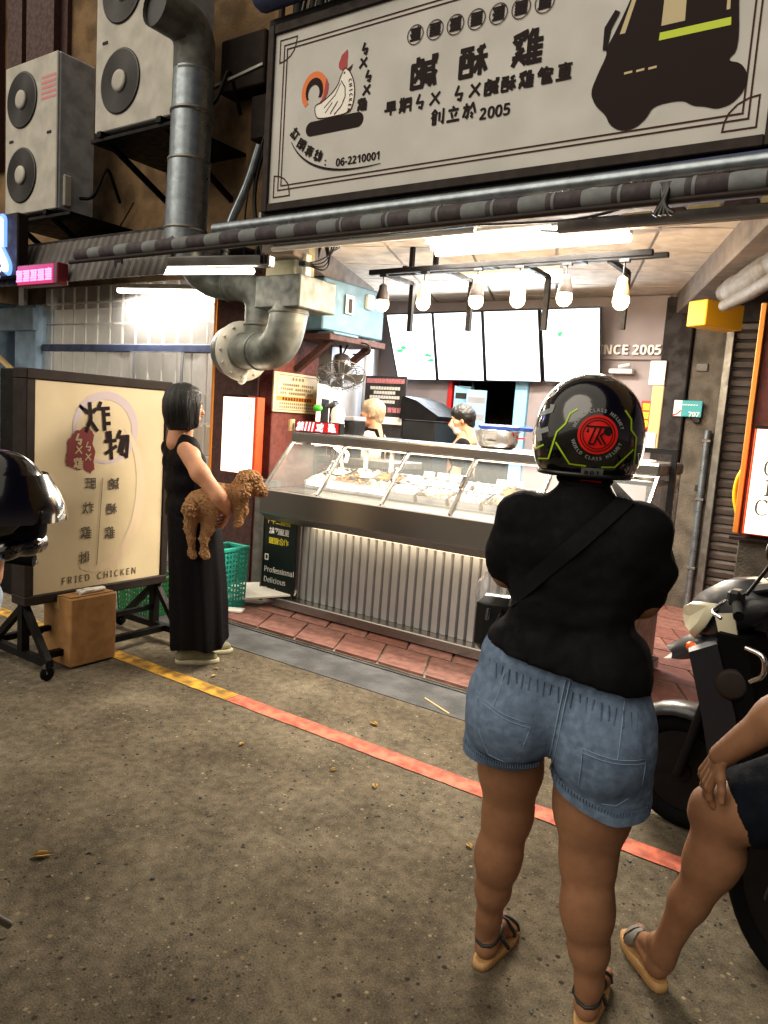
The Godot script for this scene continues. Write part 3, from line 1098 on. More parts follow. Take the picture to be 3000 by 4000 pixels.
# the goods strip, stickers and fittings at the right of the back wall
func right_fittings():
	var st := S()
	span(st, -1.80, -1.70, 1.40, 2.0, BACK + 0.05, BACK + 0.11, 0.005)
	single("cream_post", st, M.wood_pale, "cream post beside the dark column below the name panel", "post")
	st = S()
	span(st, -1.835, -1.70, 1.965, 2.175, BACK + 0.112, BACK + 0.125, 0.003)
	single("white_notice", st, M.white_plastic, "white notice sheet at the top of the cream post", "notice")
	st = S()
	span(st, -1.83, -1.72, 1.40, 1.55, BACK + 0.112, BACK + 0.12, 0.003)
	single("white_sticker", st, M.white_plastic, "small white card at the foot of the cream post", "card")
	st = S()
	span(st, -1.90, -1.81, 1.58, 1.83, BACK + 0.02, BACK + 0.035, 0.003)
	var fp := single("red_poster", st, M.red_plastic, "red poster with golden print left of the cream post", "poster")
	st = S()
	for k in 3: glyph(st, "", Vector2(-1.855, 1.78 - k * 0.075), 0.055, 0.007, Vector3(0, 0, BACK + 0.036), Vector3.RIGHT, Vector3.UP, 0.0, 50 + k)
	part("print", st, M.ink_yellow, fp)
	st = S()
	span(st, -2.20, -1.99, 2.06, 2.10, BACK + 0.03, BACK + 0.12, 0.006)
	tube(st, [Vector3(-2.12, 2.12, BACK + 0.1), Vector3(-2.02, 2.14, BACK + 0.1)], 0.015, 8)
	single("wall_strip_lamp", st, M.white_plastic, "white slim fitting on the wall under the word SINCE", "fitting")

# ---------------------------------------------------------------- things on the facade
func ac_unit(x0: float, x1: float, y0: float, y1: float, zf: float, label: String, sticker := false):
	var t := thing("air_conditioner", label, "air conditioner", Vector3((x0 + x1) / 2, y0, zf), "outdoor units on the upper wall")
	var st := S()
	span(st, x0, x1, y0, y1, zf - 0.38, zf - 0.006, 0.015)
	part("casing", st, M.ac_side, t)
	st = S()
	span(st, x0 + 0.004, x1 - 0.004, y0 + 0.004, y1 - 0.004, zf - 0.005, zf + 0.012, 0.008)
	part("front_panel", st, M.ac_white, t)
	var cx := x0 + (x1 - x0) * 0.34
	var h := y1 - y0
	for fy in [y0 + h * 0.26, y0 + h * 0.755]:
		var r := 0.242
		st = S()
		lathe(st, Vector3(cx, fy, zf + 0.0125), Vector3.BACK, [[r, 0.0], [r + 0.012, 0.006], [r, 0.012], [r - 0.01, 0.010]], 36)
		part("fan_ring", st, M.black_plastic, t)
		st = S()
		lathe(st, Vector3(cx, fy, zf + 0.013), Vector3.BACK, [[0.07, 0], [0.085, 0.004], [0.085, 0.022], [0.06, 0.028], [0.001, 0.029]], 24)
		part("hub_cap", st, M.ac_white, t)
		st = S()
		for k in 11:
			var rr := 0.098 + k * 0.0135
			var pts := []
			for i in 40: pts.append(Vector2(cos(TAU * i / 40), sin(TAU * i / 40)) * rr)
			for i in 40:
				var a: Vector2 = pts[i]
				var b: Vector2 = pts[(i + 1) % 40]
				bar(st, Vector3(cx + a.x, fy + a.y, zf + 0.022), Vector3(cx + b.x, fy + b.y, zf + 0.022), 0.004, 0.004)
		for i in 10:
			var d := Vector2(cos(TAU * i / 10), sin(TAU * i / 10))
			bar(st, Vector3(cx + d.x * 0.08, fy + d.y * 0.08, zf + 0.019), Vector3(cx + d.x * r, fy + d.y * r, zf + 0.019), 0.004, 0.004)
		part("grille", st, M.dark_frame, t)
	for p in [[x0 + (x1 - x0) * 0.13, y0 + h * 0.50], [x0 + (x1 - x0) * 0.86, y0 + h * 0.50]]:
		st = S()
		span(st, p[0] - 0.035, p[0] + 0.035, p[1] - 0.012, p[1] + 0.012, zf + 0.012, zf + 0.018, 0.003)
		part("badge", st, M.dark_frame, t)
	if sticker:
		st = S()
		for k in 5: ink(st, [Vector2(x0 + 0.62, y1 - 0.20 - k * 0.045), Vector2(x0 + 0.84, y1 - 0.20 - k * 0.045)], 0.022, Vector3(0, 0, zf + 0.0135), Vector3.RIGHT, Vector3.UP)
		part("sticker", st, M.ink_pink, t)
	st = S()                                          # pipe cover and hoses at the side
	span(st, x1 - 0.002, x1 + 0.03, y0 + 0.04, y0 + 0.32, zf - 0.13, zf - 0.05, 0.01)
	part("valve_cover", st, M.ac_white, t)
	st = S()
	tube(st, bend([Vector3(x1 + 0.02, y0 + 0.15, zf - 0.22), Vector3(x1 + 0.16, y0 + 0.14, zf - 0.26), Vector3(x1 + 0.14, y0 + 0.5, zf - 0.42), Vector3(x1 + 0.1, y0 + 0.2, zf - 0.6)], 0.1), 0.016, 8)
	part("hose", st, M.black_metal, t)
	st = S()                                          # bracket
	for x in [x0 + 0.12, x1 - 0.12]:
		var sb := S()
		bar(sb, Vector3(x, y0 - 0.025, zf + 0.05), Vector3(x, y0 - 0.025, -4.76), 0.05, 0.045)
		bar(sb, Vector3(x, y0 - 0.05, zf - 0.02), Vector3(x, y0 - 0.42, -4.76), 0.04, 0.04)
		part("brace", sb, M.black_metal, t)
	span(st, x0 - 0.02, x1 + (0.25 if sticker else 0.04), y0 - 0.075, y0 - 0.05, -4.74, zf + 0.03)
	part("bracket", st, M.black_metal, t)

func facade():
	ac_unit(-7.48, -6.61, 3.215, 4.59, -4.1, "lower left air conditioner outdoor unit with pink sticker beside the far left edge", true)
	ac_unit(-5.90, -4.90, 3.72, 5.12, -4.0, "upper air conditioner outdoor unit next to the galvanised duct")
	# galvanised duct
	var t := thing("vertical_duct", "galvanised vertical vent duct with an open elbow at its top", "duct", Vector3(-4.55, 2.3, -3.85))
	var st := S()
	tube(st, [Vector3(-4.552, 2.56, -3.85), Vector3(-4.525, 3.27, -3.85)], 0.155, 22)
	part("lower_pipe", st, M.galvanised, t)
	st = S()
	tube(st, [Vector3(-4.525, 3.24, -3.85), Vector3(-4.51, 3.90, -3.85)], 0.148, 22)
	part("upper_pipe", st, M.galvanised, t)
	for y in [3.26, 3.60, 2.78]:
		st = S()
		lathe(st, Vector3(-4.56 + (y - 2.30) * 0.036, y, -3.85), Vector3.UP, [[0.147, 0], [0.160, 0.006], [0.160, 0.024], [0.147, 0.03]], 22)
		part("clamp_band", st, M.steel_dull, t)
	st = S()
	tube(st, bend([Vector3(-4.51, 3.87, -3.85), Vector3(-4.515, 4.20, -3.85), Vector3(-4.55, 4.22, -3.52)], 0.2), 0.148, 22, false)
	part("elbow", st, M.duct_grey, t)
	st = S()
	var od := Vector3(-0.035, 0.02, 0.33).normalized()
	lathe(st, Vector3(-4.55, 4.22, -3.52) - od * 0.03, od, [[0.002, 0], [0.143, 0.0], [0.145, 0.004]], 22)
	part("dark_opening", st, M.black_plastic, t)
	# bundle of service pipes on the wall beside the sign
	var bun := thing("service_pipes", "bundle of dark upright service pipes and cables left of the big sign", "pipes", Vector3(-3.9, 2.6, -4.5))
	for k in [[-4.12, 0.05], [-3.98, 0.03], [-3.90, 0.045], [-4.30, 0.025], [-3.80, 0.022]]:
		st = S()
		tube(st, [Vector3(k[0] - 0.03, 2.6, -4.45), Vector3(k[0], 4.0, -4.5), Vector3(k[0] + 0.02, 5.4, -4.5)], k[1], 10)
		part("pipe", st, M.black_metal if k[1] > 0.028 else M.dark_frame, bun)
	for y in [2.95, 3.45, 3.95, 4.4]:
		st = S()
		span(st, -4.35, -3.70, y, y + 0.05, -4.62, -4.58)
		part("support", st, M.black_metal, bun)
	st = S()
	for k in 9:
		var x0 := -4.5 + k * 0.11
		tube(st, bend([Vector3(x0, 2.66, -4.42), Vector3(x0 + 0.18 * sin(k * 2.1), 3.2, -4.40), Vector3(-4.25 + 0.05 * k, 3.9 + 0.1 * (k % 3), -4.45), Vector3(-4.1 + 0.04 * k, 4.7, -4.5)], 0.25), 0.008 + 0.004 * (k % 3), 6)
	part("loose_cables", st, M.black_plastic, bun)
	st = S()
	tube(st, bend([Vector3(-4.62, 2.62, -4.3), Vector3(-4.56, 2.95, -4.3), Vector3(-4.44, 3.25, -4.36), Vector3(-4.36, 3.55, -4.4)], 0.1), 0.034, 8)
	part("grey_hose", st, M.galvanised, bun)
	var jb := thing("junction_boxes", "grey metal boxes on the wall between the duct and the sign", "box", Vector3(-4.5, 3.9, -4.7))
	for q in [[-4.78, 4.32, 0.5, 0.42], [-4.50, 3.86, 0.3, 0.34]]:
		st = S()
		box(st, Vector3(q[0], q[1], -4.66), Vector3(q[2], q[3], 0.18), 0.01)
		part("metal_box", st, M.dark_frame, jb)
	st = S()
	bar(st, Vector3(-4.98, 4.07, -4.4), Vector3(-4.36, 4.15, -4.4), 0.03, 0.02)
	part("bright_edge", st, M.steel_dull, jb)
	st = S()
	tube(st, bend([Vector3(-5.62, 2.72, -4.4), Vector3(-5.55, 3.0, -4.4), Vector3(-5.30, 3.02, -4.4), Vector3(-5.22, 2.7, -4.4)], 0.14), 0.008, 6)
	tube(st, [Vector3(-6.3, 3.4, -4.7), Vector3(-6.9, 2.8, -4.7)], 0.007, 6)
	single("wall_cable", st, M.black_plastic, "black cable looping on the tan wall left of the duct", "cable")
	big_sign()
	awnings()
	neon()

func big_sign():
	var X := -3.47
	var Y := 2.83
	var Z := -3.60
	var t := thing("shop_sign", "large pale fried chicken shop sign with a rooster and a dark three wheeled cart", "sign", Vector3(-2.0, Y, Z))
	var st := S()
	span(st, X - 0.08, X + 2.92, Y - 0.10, Y + 1.10, Z - 0.28, Z - 0.012, 0.008)
	part("sign_box", st, M.black_metal, t)
	st = S()
	span(st, X, X + 2.86, Y - 0.022, Y + 0.985, Z - 0.012, Z)
	part("sign_face", st, M.pale_board, t)
	st = S()                                        # raised rim
	for q in [[X - 0.05, X, Y - 0.07, Y + 1.04], [X + 2.86, X + 2.90, Y - 0.07, Y + 1.04]]: span(st, q[0], q[1], q[2], q[3], Z - 0.012, Z + 0.02, 0.004)
	for q in [[Y - 0.07, Y - 0.022], [Y + 0.985, Y + 1.04]]: span(st, X + 0.001, X + 2.859, q[0], q[1], Z - 0.012, Z + 0.018, 0.004)
	part("rim", st, M.dark_frame, t)
	var o := Vector3(X, Y, Z + 0.002)
	var R := Vector3.RIGHT
	var U := Vector3.UP
	st = S()                                        # double border with fretted corners
	for e in [0.075, 0.10]:
		ink(st, [Vector2(e, e - 0.02), Vector2(2.86 - e, e - 0.02), Vector2(2.86 - e, 0.985 - e), Vector2(e, 0.985 - e)], 0.008, o, R, U, true)
	for c in [[0, 0], [1, 0], [0, 1], [1, 1]]:
		var p := []
		var sx := 1.0 if c[0] == 0 else -1.0
		var sy := 1.0 if c[1] == 0 else -1.0
		var q := Vector2(0.04 if c[0] == 0 else 2.82, 0.015 if c[1] == 0 else 0.945)
		for z in [[0, 0], [0.135, 0], [0.13, 0.04], [0.115, 0.075], [0.085, 0.105], [0.04, 0.125], [0, 0.13]]: p.append(q + Vector2(z[0] * sx, z[1] * sy))
		ink(st, p, 0.008, o, R, U, true)
	part("border", st, M.ink_brown, t)
	st = S()                                        # the rooster: tail, body outline, plate
	var crescent := func(ro: float, ri: float, off: Vector2, a0: float, a1: float) -> Array:
		var c := Vector2(0.335, 0.60)
		var p := []
		for k in 15:
			var a := lerpf(a0, a1, k / 14.0)
			p.append(c + Vector2(cos(a) * 0.9, sin(a)) * ro)
		for k in 15:
			var a := lerpf(a1, a0, k / 14.0)
			p.append(c + off + Vector2(cos(a) * 0.9, sin(a)) * ri)
		return p
	patch(st, crescent.call(0.112, 0.074, Vector2(0.004, -0.012), -0.55, 3.95), o, R, U)
	part("tail", st, M.ink_orange, t)
	st = S()
	patch(st, crescent.call(0.076, 0.050, Vector2(-0.004, -0.014), -0.6, 3.75), o + Vector3(0, 0, 0.0004), R, U)
	part("tail_shade", st, M.ink, t)
	st = S()
	patch(st, [Vector2(0.425, 0.66), Vector2(0.445, 0.62), Vector2(0.44, 0.57), Vector2(0.40, 0.52), Vector2(0.375, 0.515), Vector2(0.41, 0.56)], o + Vector3(0, 0, 0.0008), R, U)
	patch(st, soft([Vector2(0.515, 0.69), Vector2(0.512, 0.725), Vector2(0.525, 0.745), Vector2(0.53, 0.765), Vector2(0.55, 0.775), Vector2(0.572, 0.79), Vector2(0.578, 0.76), Vector2(0.575, 0.72), Vector2(0.578, 0.69), Vector2(0.55, 0.675)], 1), o, R, U)
	part("comb", st, M.ink_red, t)
	st = S()
	var bodyp := [Vector2(0.555, 0.685), Vector2(0.575, 0.685), Vector2(0.60, 0.66), Vector2(0.63, 0.61), Vector2(0.645, 0.54), Vector2(0.635, 0.47), Vector2(0.61, 0.43), Vector2(0.38, 0.43), Vector2(0.352, 0.465), Vector2(0.345, 0.515), Vector2(0.40, 0.525), Vector2(0.47, 0.56), Vector2(0.515, 0.60), Vector2(0.535, 0.65)]
	bodyp = soft(bodyp)
	patch(st, bodyp, o + Vector3(0, 0, 0.0002), R, U)
	part("rooster_body", st, M.ink_white, t)
	st = S()
	var o2 := o + Vector3(0, 0, 0.0016)
	ink(st, bodyp, 0.006, o2, R, U, true)
	ink(st, [Vector2(0.54, 0.62), Vector2(0.57, 0.58), Vector2(0.575, 0.53), Vector2(0.55, 0.48), Vector2(0.50, 0.44)], 0.006, o2, R, U)
	ink(st, [Vector2(0.535, 0.61), Vector2(0.50, 0.55), Vector2(0.42, 0.49)], 0.004, o2, R, U)
	ink(st, [Vector2(0.52, 0.51), Vector2(0.47, 0.45)], 0.006, o2, R, U)
	ink(st, [Vector2(0.48, 0.51), Vector2(0.43, 0.46)], 0.004, o2, R, U)
	patch(st, [Vector2(0.575, 0.675), Vector2(0.62, 0.70), Vector2(0.60, 0.66)], o2, R, U)
	patch(st, [Vector2(0.555, 0.665), Vector2(0.565, 0.668), Vector2(0.563, 0.655), Vector2(0.553, 0.655)], o2, R, U)
	var ch := "CHICKEN"
	for k in 7:
		var f := k / 6.0
		words(st, ch[k], 0.030, o + Vector3(0.605 + 0.012 * sin(f * 3.0), 0.612 - f * 0.165, 0.002), R.rotated(Vector3.BACK, -1.25 - 0.5 * f), U.rotated(Vector3.BACK, -1.25 - 0.5 * f), true, 0.0008)
	part("outline", st, M.ink_brown, t)
	st = S()
	var pill := []
	for k in 10: pill.append(Vector2(0.325, 0.384) + Vector2(cos(PI / 2 + PI * k / 9), sin(PI / 2 + PI * k / 9)) * 0.042)
	for k in 10: pill.append(Vector2(0.676, 0.384) + Vector2(cos(-PI / 2 + PI * k / 9), sin(-PI / 2 + PI * k / 9)) * 0.042)
	patch(st, pill, o, R, U)
	part("plate_bar", st, M.ink, t)
	# lettering
	st = S()
	var vs := [["bo", 0.70, 0.765], ["wu", 0.693, 0.690], ["bo", 0.736, 0.612], ["wu", 0.728, 0.537], ["ji", 0.704, 0.463]]
	for k in vs.size(): glyph(st, vs[k][0], Vector2(vs[k][1], vs[k][2]), 0.058, 0.011, o2, R, U)
	for k in 7:
		var c := Vector2(1.039 + k * 0.1252, 0.766 - k * 0.002)
		glyph(st, "", c + Vector2(0, 0.006), 0.062, 0.009, o2, R, U, 0.0, k)
	var bigs := ["xian", "su", "ji"]
	for k in 3: glyph(st, bigs[k], Vector2(1.112 + k * 0.304, 0.562), 0.148, 0.019, o2, R, U)
	var mids := ["zao", "qi", "bo", "wu", "bo", "wu", "xian", "su", "ji", "can", "che"]
	var mx := [0.904, 1.004, 1.10, 1.195, 1.343, 1.437, 1.534, 1.631, 1.728, 1.828, 1.925]
	for k in mids.size(): glyph(st, mids[k], Vector2(mx[k], 0.410), 0.072, 0.0105, o2, R, U)
	var lows := ["chuang", "li", "yu"]
	for k in 3: glyph(st, lows[k], Vector2(1.221 + k * 0.097, 0.312), 0.070, 0.0105, o2, R, U)
	words(st, "2005", 0.082, o + Vector3(1.565, 0.282, 0.001), R, U, true, 0.001)
	var tel := ["ding", "gou", "zhuan", "xian2"]
	var tx := [[0.202, 0.375, -0.75], [0.258, 0.306, -0.62], [0.320, 0.258, -0.45], [0.392, 0.222, -0.28]]
	for k in 4: glyph(st, tel[k], Vector2(tx[k][0], tx[k][1]), 0.058, 0.009, o2, R, U, tx[k][2])
	words(st, ":", 0.06, o + Vector3(0.452, 0.178, 0.001), R, U, true, 0.001)
	words(st, "06-2210001", 0.062, o + Vector3(0.692, 0.163, 0.001), R, U, true, 0.001)
	var arc := []
	var aw := []
	for k in 20:
		var f := k / 19.0
		arc.append(Vector2(0.172, 0.33).lerp(Vector2(0.30, 0.06), f).lerp(Vector2(0.36, 0.09).lerp(Vector2(0.86, 0.118), f), f))
		aw.append(0.004 + 0.010 * sin(f * PI))
	ink(st, arc, aw, o2, R, U)
	part("lettering", st, M.ink, t)
	for k in 7:
		st = S()
		var c := Vector2(1.039 + k * 0.1252, 0.766 - k * 0.002)
		var p := []
		for i in 24: p.append(c + Vector2(cos(TAU * i / 24), sin(TAU * i / 24)) * 0.050)
		ink(st, p, 0.005, o2, R, U, true)
		part("ring", st, M.ink_brown, t)
	# the three wheeled cart
	st = S()
	var cart := [Vector2(2.205, 0.80), Vector2(2.25, 0.93), Vector2(2.66, 0.93), Vector2(2.69, 0.60), Vector2(2.715, 0.35), Vector2(2.665, 0.305), Vector2(2.72, 0.295), Vector2(2.76, 0.24)]
	cart = [Vector2(2.16, 0.53), Vector2(2.235, 0.70), Vector2(2.285, 0.90), Vector2(2.66, 0.90), Vector2(2.685, 0.60), Vector2(2.715, 0.35), Vector2(2.67, 0.31), Vector2(2.73, 0.29), Vector2(2.765, 0.235), Vector2(2.755, 0.17), Vector2(2.71, 0.125), Vector2(2.65, 0.115), Vector2(2.60, 0.135), Vector2(2.55, 0.145), Vector2(2.50, 0.18), Vector2(2.375, 0.175), Vector2(2.35, 0.125), Vector2(2.30, 0.088), Vector2(2.235, 0.085), Vector2(2.18, 0.12), Vector2(2.155, 0.17), Vector2(2.10, 0.22), Vector2(2.068, 0.285), Vector2(2.10, 0.37), Vector2(2.132, 0.44), Vector2(2.125, 0.47)]
	patch(st, soft(cart), o + Vector3(0, 0, 0.002), R, U)
	ink(st, [Vector2(2.12, 0.47), Vector2(2.125, 0.56), Vector2(2.16, 0.62)], [0.02, 0.035, 0.028], o2 + Vector3(0, 0, 0.001), R, U)
	part("cart", st, M.ink, t)
	var wins := [[Vector2(2.185, 0.52), Vector2(2.21, 0.52), Vector2(2.255, 0.69), Vector2(2.235, 0.69)], [Vector2(2.373, 0.515), Vector2(2.475, 0.515), Vector2(2.468, 0.72), Vector2(2.375, 0.72)], [Vector2(2.645, 0.52), Vector2(2.66, 0.52), Vector2(2.648, 0.70), Vector2(2.637, 0.70)]]
	for k in 3: wins.append([Vector2(2.225 + k * 0.055, 0.336), Vector2(2.262 + k * 0.055, 0.338), Vector2(2.262 + k * 0.055, 0.348), Vector2(2.225 + k * 0.055, 0.346)])
	for p in wins:
		st = S()
		patch(st, p, o + Vector3(0, 0, 0.003), R, U)
		part("cart_window", st, M.ink_cream, t)
	st = S()
	patch(st, [Vector2(2.369, 0.454), Vector2(2.671, 0.454), Vector2(2.668, 0.487), Vector2(2.370, 0.487)], o + Vector3(0, 0, 0.003), R, U)
	part("cart_stripe", st, M.ink_lime, t)
	# tarpaulin folded above and behind the sign
	st = S()
	span(st, X - 0.1, X + 3.2, Y - 0.20, Y - 0.105, Z - 0.35, Z - 0.05, 0.03)
	tube(st, [Vector3(X - 0.05, Y - 0.14, Z - 0.02), Vector3(X + 1.6, Y - 0.17, Z), Vector3(X + 3.3, Y - 0.13, Z - 0.02)], [0.05, 0.07, 0.06], 12)
	single("folded_tarpaulin", st, M.tarp, "blue grey tarpaulin bundled under the big sign", "tarpaulin")
	st = S()
	tube(st, [Vector3(X - 0.1, Y + 1.22, Z + 0.05), Vector3(X + 0.7, Y + 1.24, Z + 0.08), Vector3(X + 1.6, Y + 1.3, Z)], [0.10, 0.13, 0.1], 12)
	single("upper_tarpaulin", st, M.tarp, "blue grey tarpaulin bundled above the big sign", "tarpaulin")

func awnings():
	# rolled striped awning along the shop front
	var t := thing("rolled_awning", "rolled up striped awning running along under the big sign", "awning", Vector3(-2.5, 2.55, -3.45))
	var x := -5.28
	var k := 0
	while x < 1.4:
		var w := 0.175 if k % 2 == 0 else 0.14
		var st := S()
		var n := 5
		var pts := []
		for i in n + 1: pts.append(Vector3(x + w * i / n, 2.576, -3.45))
		tube(st, pts, [0.043, 0.046, 0.045, 0.0465, 0.045, 0.043], 14)
		part("roll_stripe", st, M.roll_dark if k % 2 == 0 else M.roll_light, t)
		if k % 2 == 0 and x > -3.0:
			st = S()
			tube(st, [Vector3(x + 0.03, 2.576, -3.45), Vector3(x + 0.045, 2.576, -3.45)], 0.048, 14)
			part("thin_stripe", st, M.roll_light, t)
		x += w
		k += 1
	var st := S()
	tube(st, [Vector3(-5.35, 2.525, -3.43), Vector3(1.4, 2.525, -3.43)], 0.016, 8)
	part("front_bar", st, M.dark_frame, t)
	st = S()
	tube(st, [Vector3(-3.9, 2.68, -3.55), Vector3(1.2, 2.69, -3.55)], 0.035, 10)
	single("grey_conduit", st, M.galvanised, "grey conduit pipe above the rolled awning under the sign", "pipe")
	# awning cloth lit from below at the right
	t = thing("hanging_awning_cloth", "cream and brown striped awning cloth lit from below at the right", "awning", Vector3(-0.6, 2.5, -3.7))
	for i in 14:
		st = S()
		span(st, -1.35 + i * 0.15, -1.205 + i * 0.15, 2.50 + 0.004 * i, 2.545 + 0.004 * i, -3.72, -3.62, 0.008)
		part("cloth_stripe", st, M.roll_cream if i % 2 else M.roll_brown, t)
	st = S()
	bar(st, Vector3(-1.5, 2.50, -3.60), Vector3(0.6, 2.49, -3.60), 0.04, 0.06, 0.006)
	single("awning_rail", st, M.steel, "pale metal awning rail lit from below at the upper right", "rail")
	st = S()
	for i in 5: tube(st, bend([Vector3(-0.93 - 0.01 * i, 2.60, -3.42), Vector3(-0.94, 2.53 - 0.01 * i, -3.40), Vector3(-0.98 + 0.02 * i, 2.46, -3.40)], 0.03), 0.012, 6)
	single("tied_cords", st, M.black_plastic, "dark knotted cords hanging from the rolled awning", "cord")
	st = S()
	tube(st, bend([Vector3(-2.02, 2.56, -3.6), Vector3(-1.7, 2.54, -3.6), Vector3(-1.35, 2.53, -3.6), Vector3(-1.0, 2.57, -3.5)], 0.2), 0.007, 6)
	tube(st, bend([Vector3(-1.6, 2.50, -3.62), Vector3(-1.3, 2.47, -3.62), Vector3(-0.95, 2.50, -3.6)], 0.2), 0.006, 6)
	single("sagging_cable", st, M.black_plastic, "thin black cables sagging below the awning roll", "cable")
	# unlit strip lamp
	t = thing("unlit_strip_lamp", "long pale unlit strip lamp below the rolled awning left of centre", "strip lamp", Vector3(-2.76, 2.55, -3.7))
	st = S()
	span(st, -3.53, -2.0, 2.575, 2.615, -3.74, -3.66, 0.008)
	part("housing", st, M.galvanised, t)
	st = S()
	tube(st, [Vector3(-3.51, 2.557, -3.70), Vector3(-2.02, 2.557, -3.70)], 0.017, 10)
	part("tube", st, M.white_plastic, t)
	# corrugated fascia at the left
	t = thing("corrugated_fascia", "dark corrugated metal fascia hanging over the plastic covered window at the left", "fascia", Vector3(-6.5, 2.4, -3.75))
	for i in 52:
		st = S()
		var xa := -8.9 + i * 0.085
		var yt := 2.78
		var yb := 2.43 + maxf(0.0, (-5.2 - xa)) * 0.0
		loft(st, [[Vector3(xa, yb, -3.62), Vector3(xa + 0.02, yb, -3.60), Vector3(xa + 0.06, yb, -3.60), Vector3(xa + 0.085, yb, -3.62), Vector3(xa + 0.04, yb, -3.63)],
			[Vector3(xa, yt, -3.74), Vector3(xa + 0.02, yt, -3.72), Vector3(xa + 0.06, yt, -3.72), Vector3(xa + 0.085, yt, -3.74), Vector3(xa + 0.04, yt, -3.75)]], true, true, -1)
		part("ridge", st, M.corrugated, t)
	st = S()
	prism(st, [Vector2(-9, -3.74), Vector2(-4.5, -3.74), Vector2(-4.5, -4.74), Vector2(-9, -4.74)], Vector3(0, 2.785, 0), Vector3.RIGHT, Vector3.BACK, Vector3(0, 0.02, 0))
	part("roof_sheet", st, M.dark_plaster, t)

func neon():
	var t := thing("blue_neon_sign", "blue outlined neon character sign at the far left edge", "neon sign", Vector3(-6.6, 2.7, -3.5))
	var o := Vector3(-6.55, 2.74, -3.46)
	var st := S()
	box(st, o + Vector3(-0.25, 0, -0.10), Vector3(1.15, 0.52, 0.10), 0.01)
	part("backing_box", st, M.dark_frame, t)
	st = S()
	var g := ["4001 0242 1030", "0848 2509", "2049 4258"]
	for q in [[[-0.04, 0.2], [0.16, 0.2], [0.16, -0.02]], [[-0.1, 0.08], [0.14, 0.1]], [[-0.1, -0.04], [0.14, -0.02]], [[0.12, -0.02], [0.2, -0.12], [0.24, -0.22]], [[0.02, -0.06], [0.04, -0.22], [0.12, -0.2]], [[-0.3, 0.2], [-0.3, -0.2]], [[-0.42, 0.05], [-0.2, 0.05]]]:
		var p := []
		for c in q: p.append(o + Vector3(c[0], c[1], 0.0))
		tube(st, bend(p, 0.04), 0.028, 8)
	part("neon_tube", st, M.neon_white, t)
	for q in [[[-0.06, 0.235], [0.2, 0.235], [0.2, -0.02]], [[0.16, -0.02], [0.29, -0.17], [0.27, -0.26], [0.17, -0.2]], [[-0.03, -0.08], [-0.02, -0.26], [0.1, -0.26]]]:
		st = S()
		var p := []
		for c in q: p.append(o + Vector3(c[0], c[1], -0.015))
		tube(st, bend(p, 0.05), 0.016, 8)
		part("blue_tube", st, M.neon_blue, t)
	st = S()
	for y in [0.155, 0.03]: tube(st, [o + Vector3(-0.16, y, 0.01), o + Vector3(0.12, y + 0.01, 0.01)], 0.016, 8)
	part("pink_tube", st, M.neon_pink, t)
	omni("neon_light", o + Vector3(0.05, -0.05, 0.14), 0.05, Color(0.6, 0.7, 1.0), 0.1)
	t = thing("pink_led_sign", "small pink and red lit sign box under the corrugated fascia at the left", "led sign", Vector3(-5.95, 2.47, -3.55))
	st = S()
	box(st, Vector3(-5.91, 2.475, -3.545), Vector3(0.58, 0.17, 0.10), 0.008)
	part("box", st, worn("led_box_red", Color(0.40, 0.04, 0.10), 0.4, 0, 0.1), t)
	st = S()
	for k in 5: glyph(st, "", Vector2(-0.22 + k * 0.105, 0), 0.085, 0.012, Vector3(-5.94, 2.475, -3.492), Vector3.RIGHT, Vector3.UP, 0.0, 20 + k)
	part("lettering", st, M.led_pink, t)
	st = S()
	span(st, -6.19, -5.67, 2.40, 2.55, -3.4945, -3.4935)
	part("lit_panel", st, M.neon_pink, t)

# ---------------------------------------------------------------- inside the shop
func tube_lamp(a: Vector3, b: Vector3, energy: float, label: String, towards := Vector3.DOWN, group := "", r := 0.026, housing := true, lit := "tube_white"):
	var t := thing("fluorescent_lamp", label, "strip lamp", (a + b) / 2, group)
	var st := S()
	var up := -towards.normalized()
	if housing:
		bar(st, a + up * 0.035, b + up * 0.035, 0.07, 0.04, 0.006)
		part("housing", st, M.white_plastic, t)
	st = S()
	tube(st, [a, b], r, 10)
	part("tube", st, M[lit], t)
	area_light("tube_light", (a + b) / 2 + towards.normalized() * (r + 0.012), towards, Vector2(a.distance_to(b), 0.05), energy * 1.9, Color(1.0, 0.96, 0.89), (b - a).normalized())

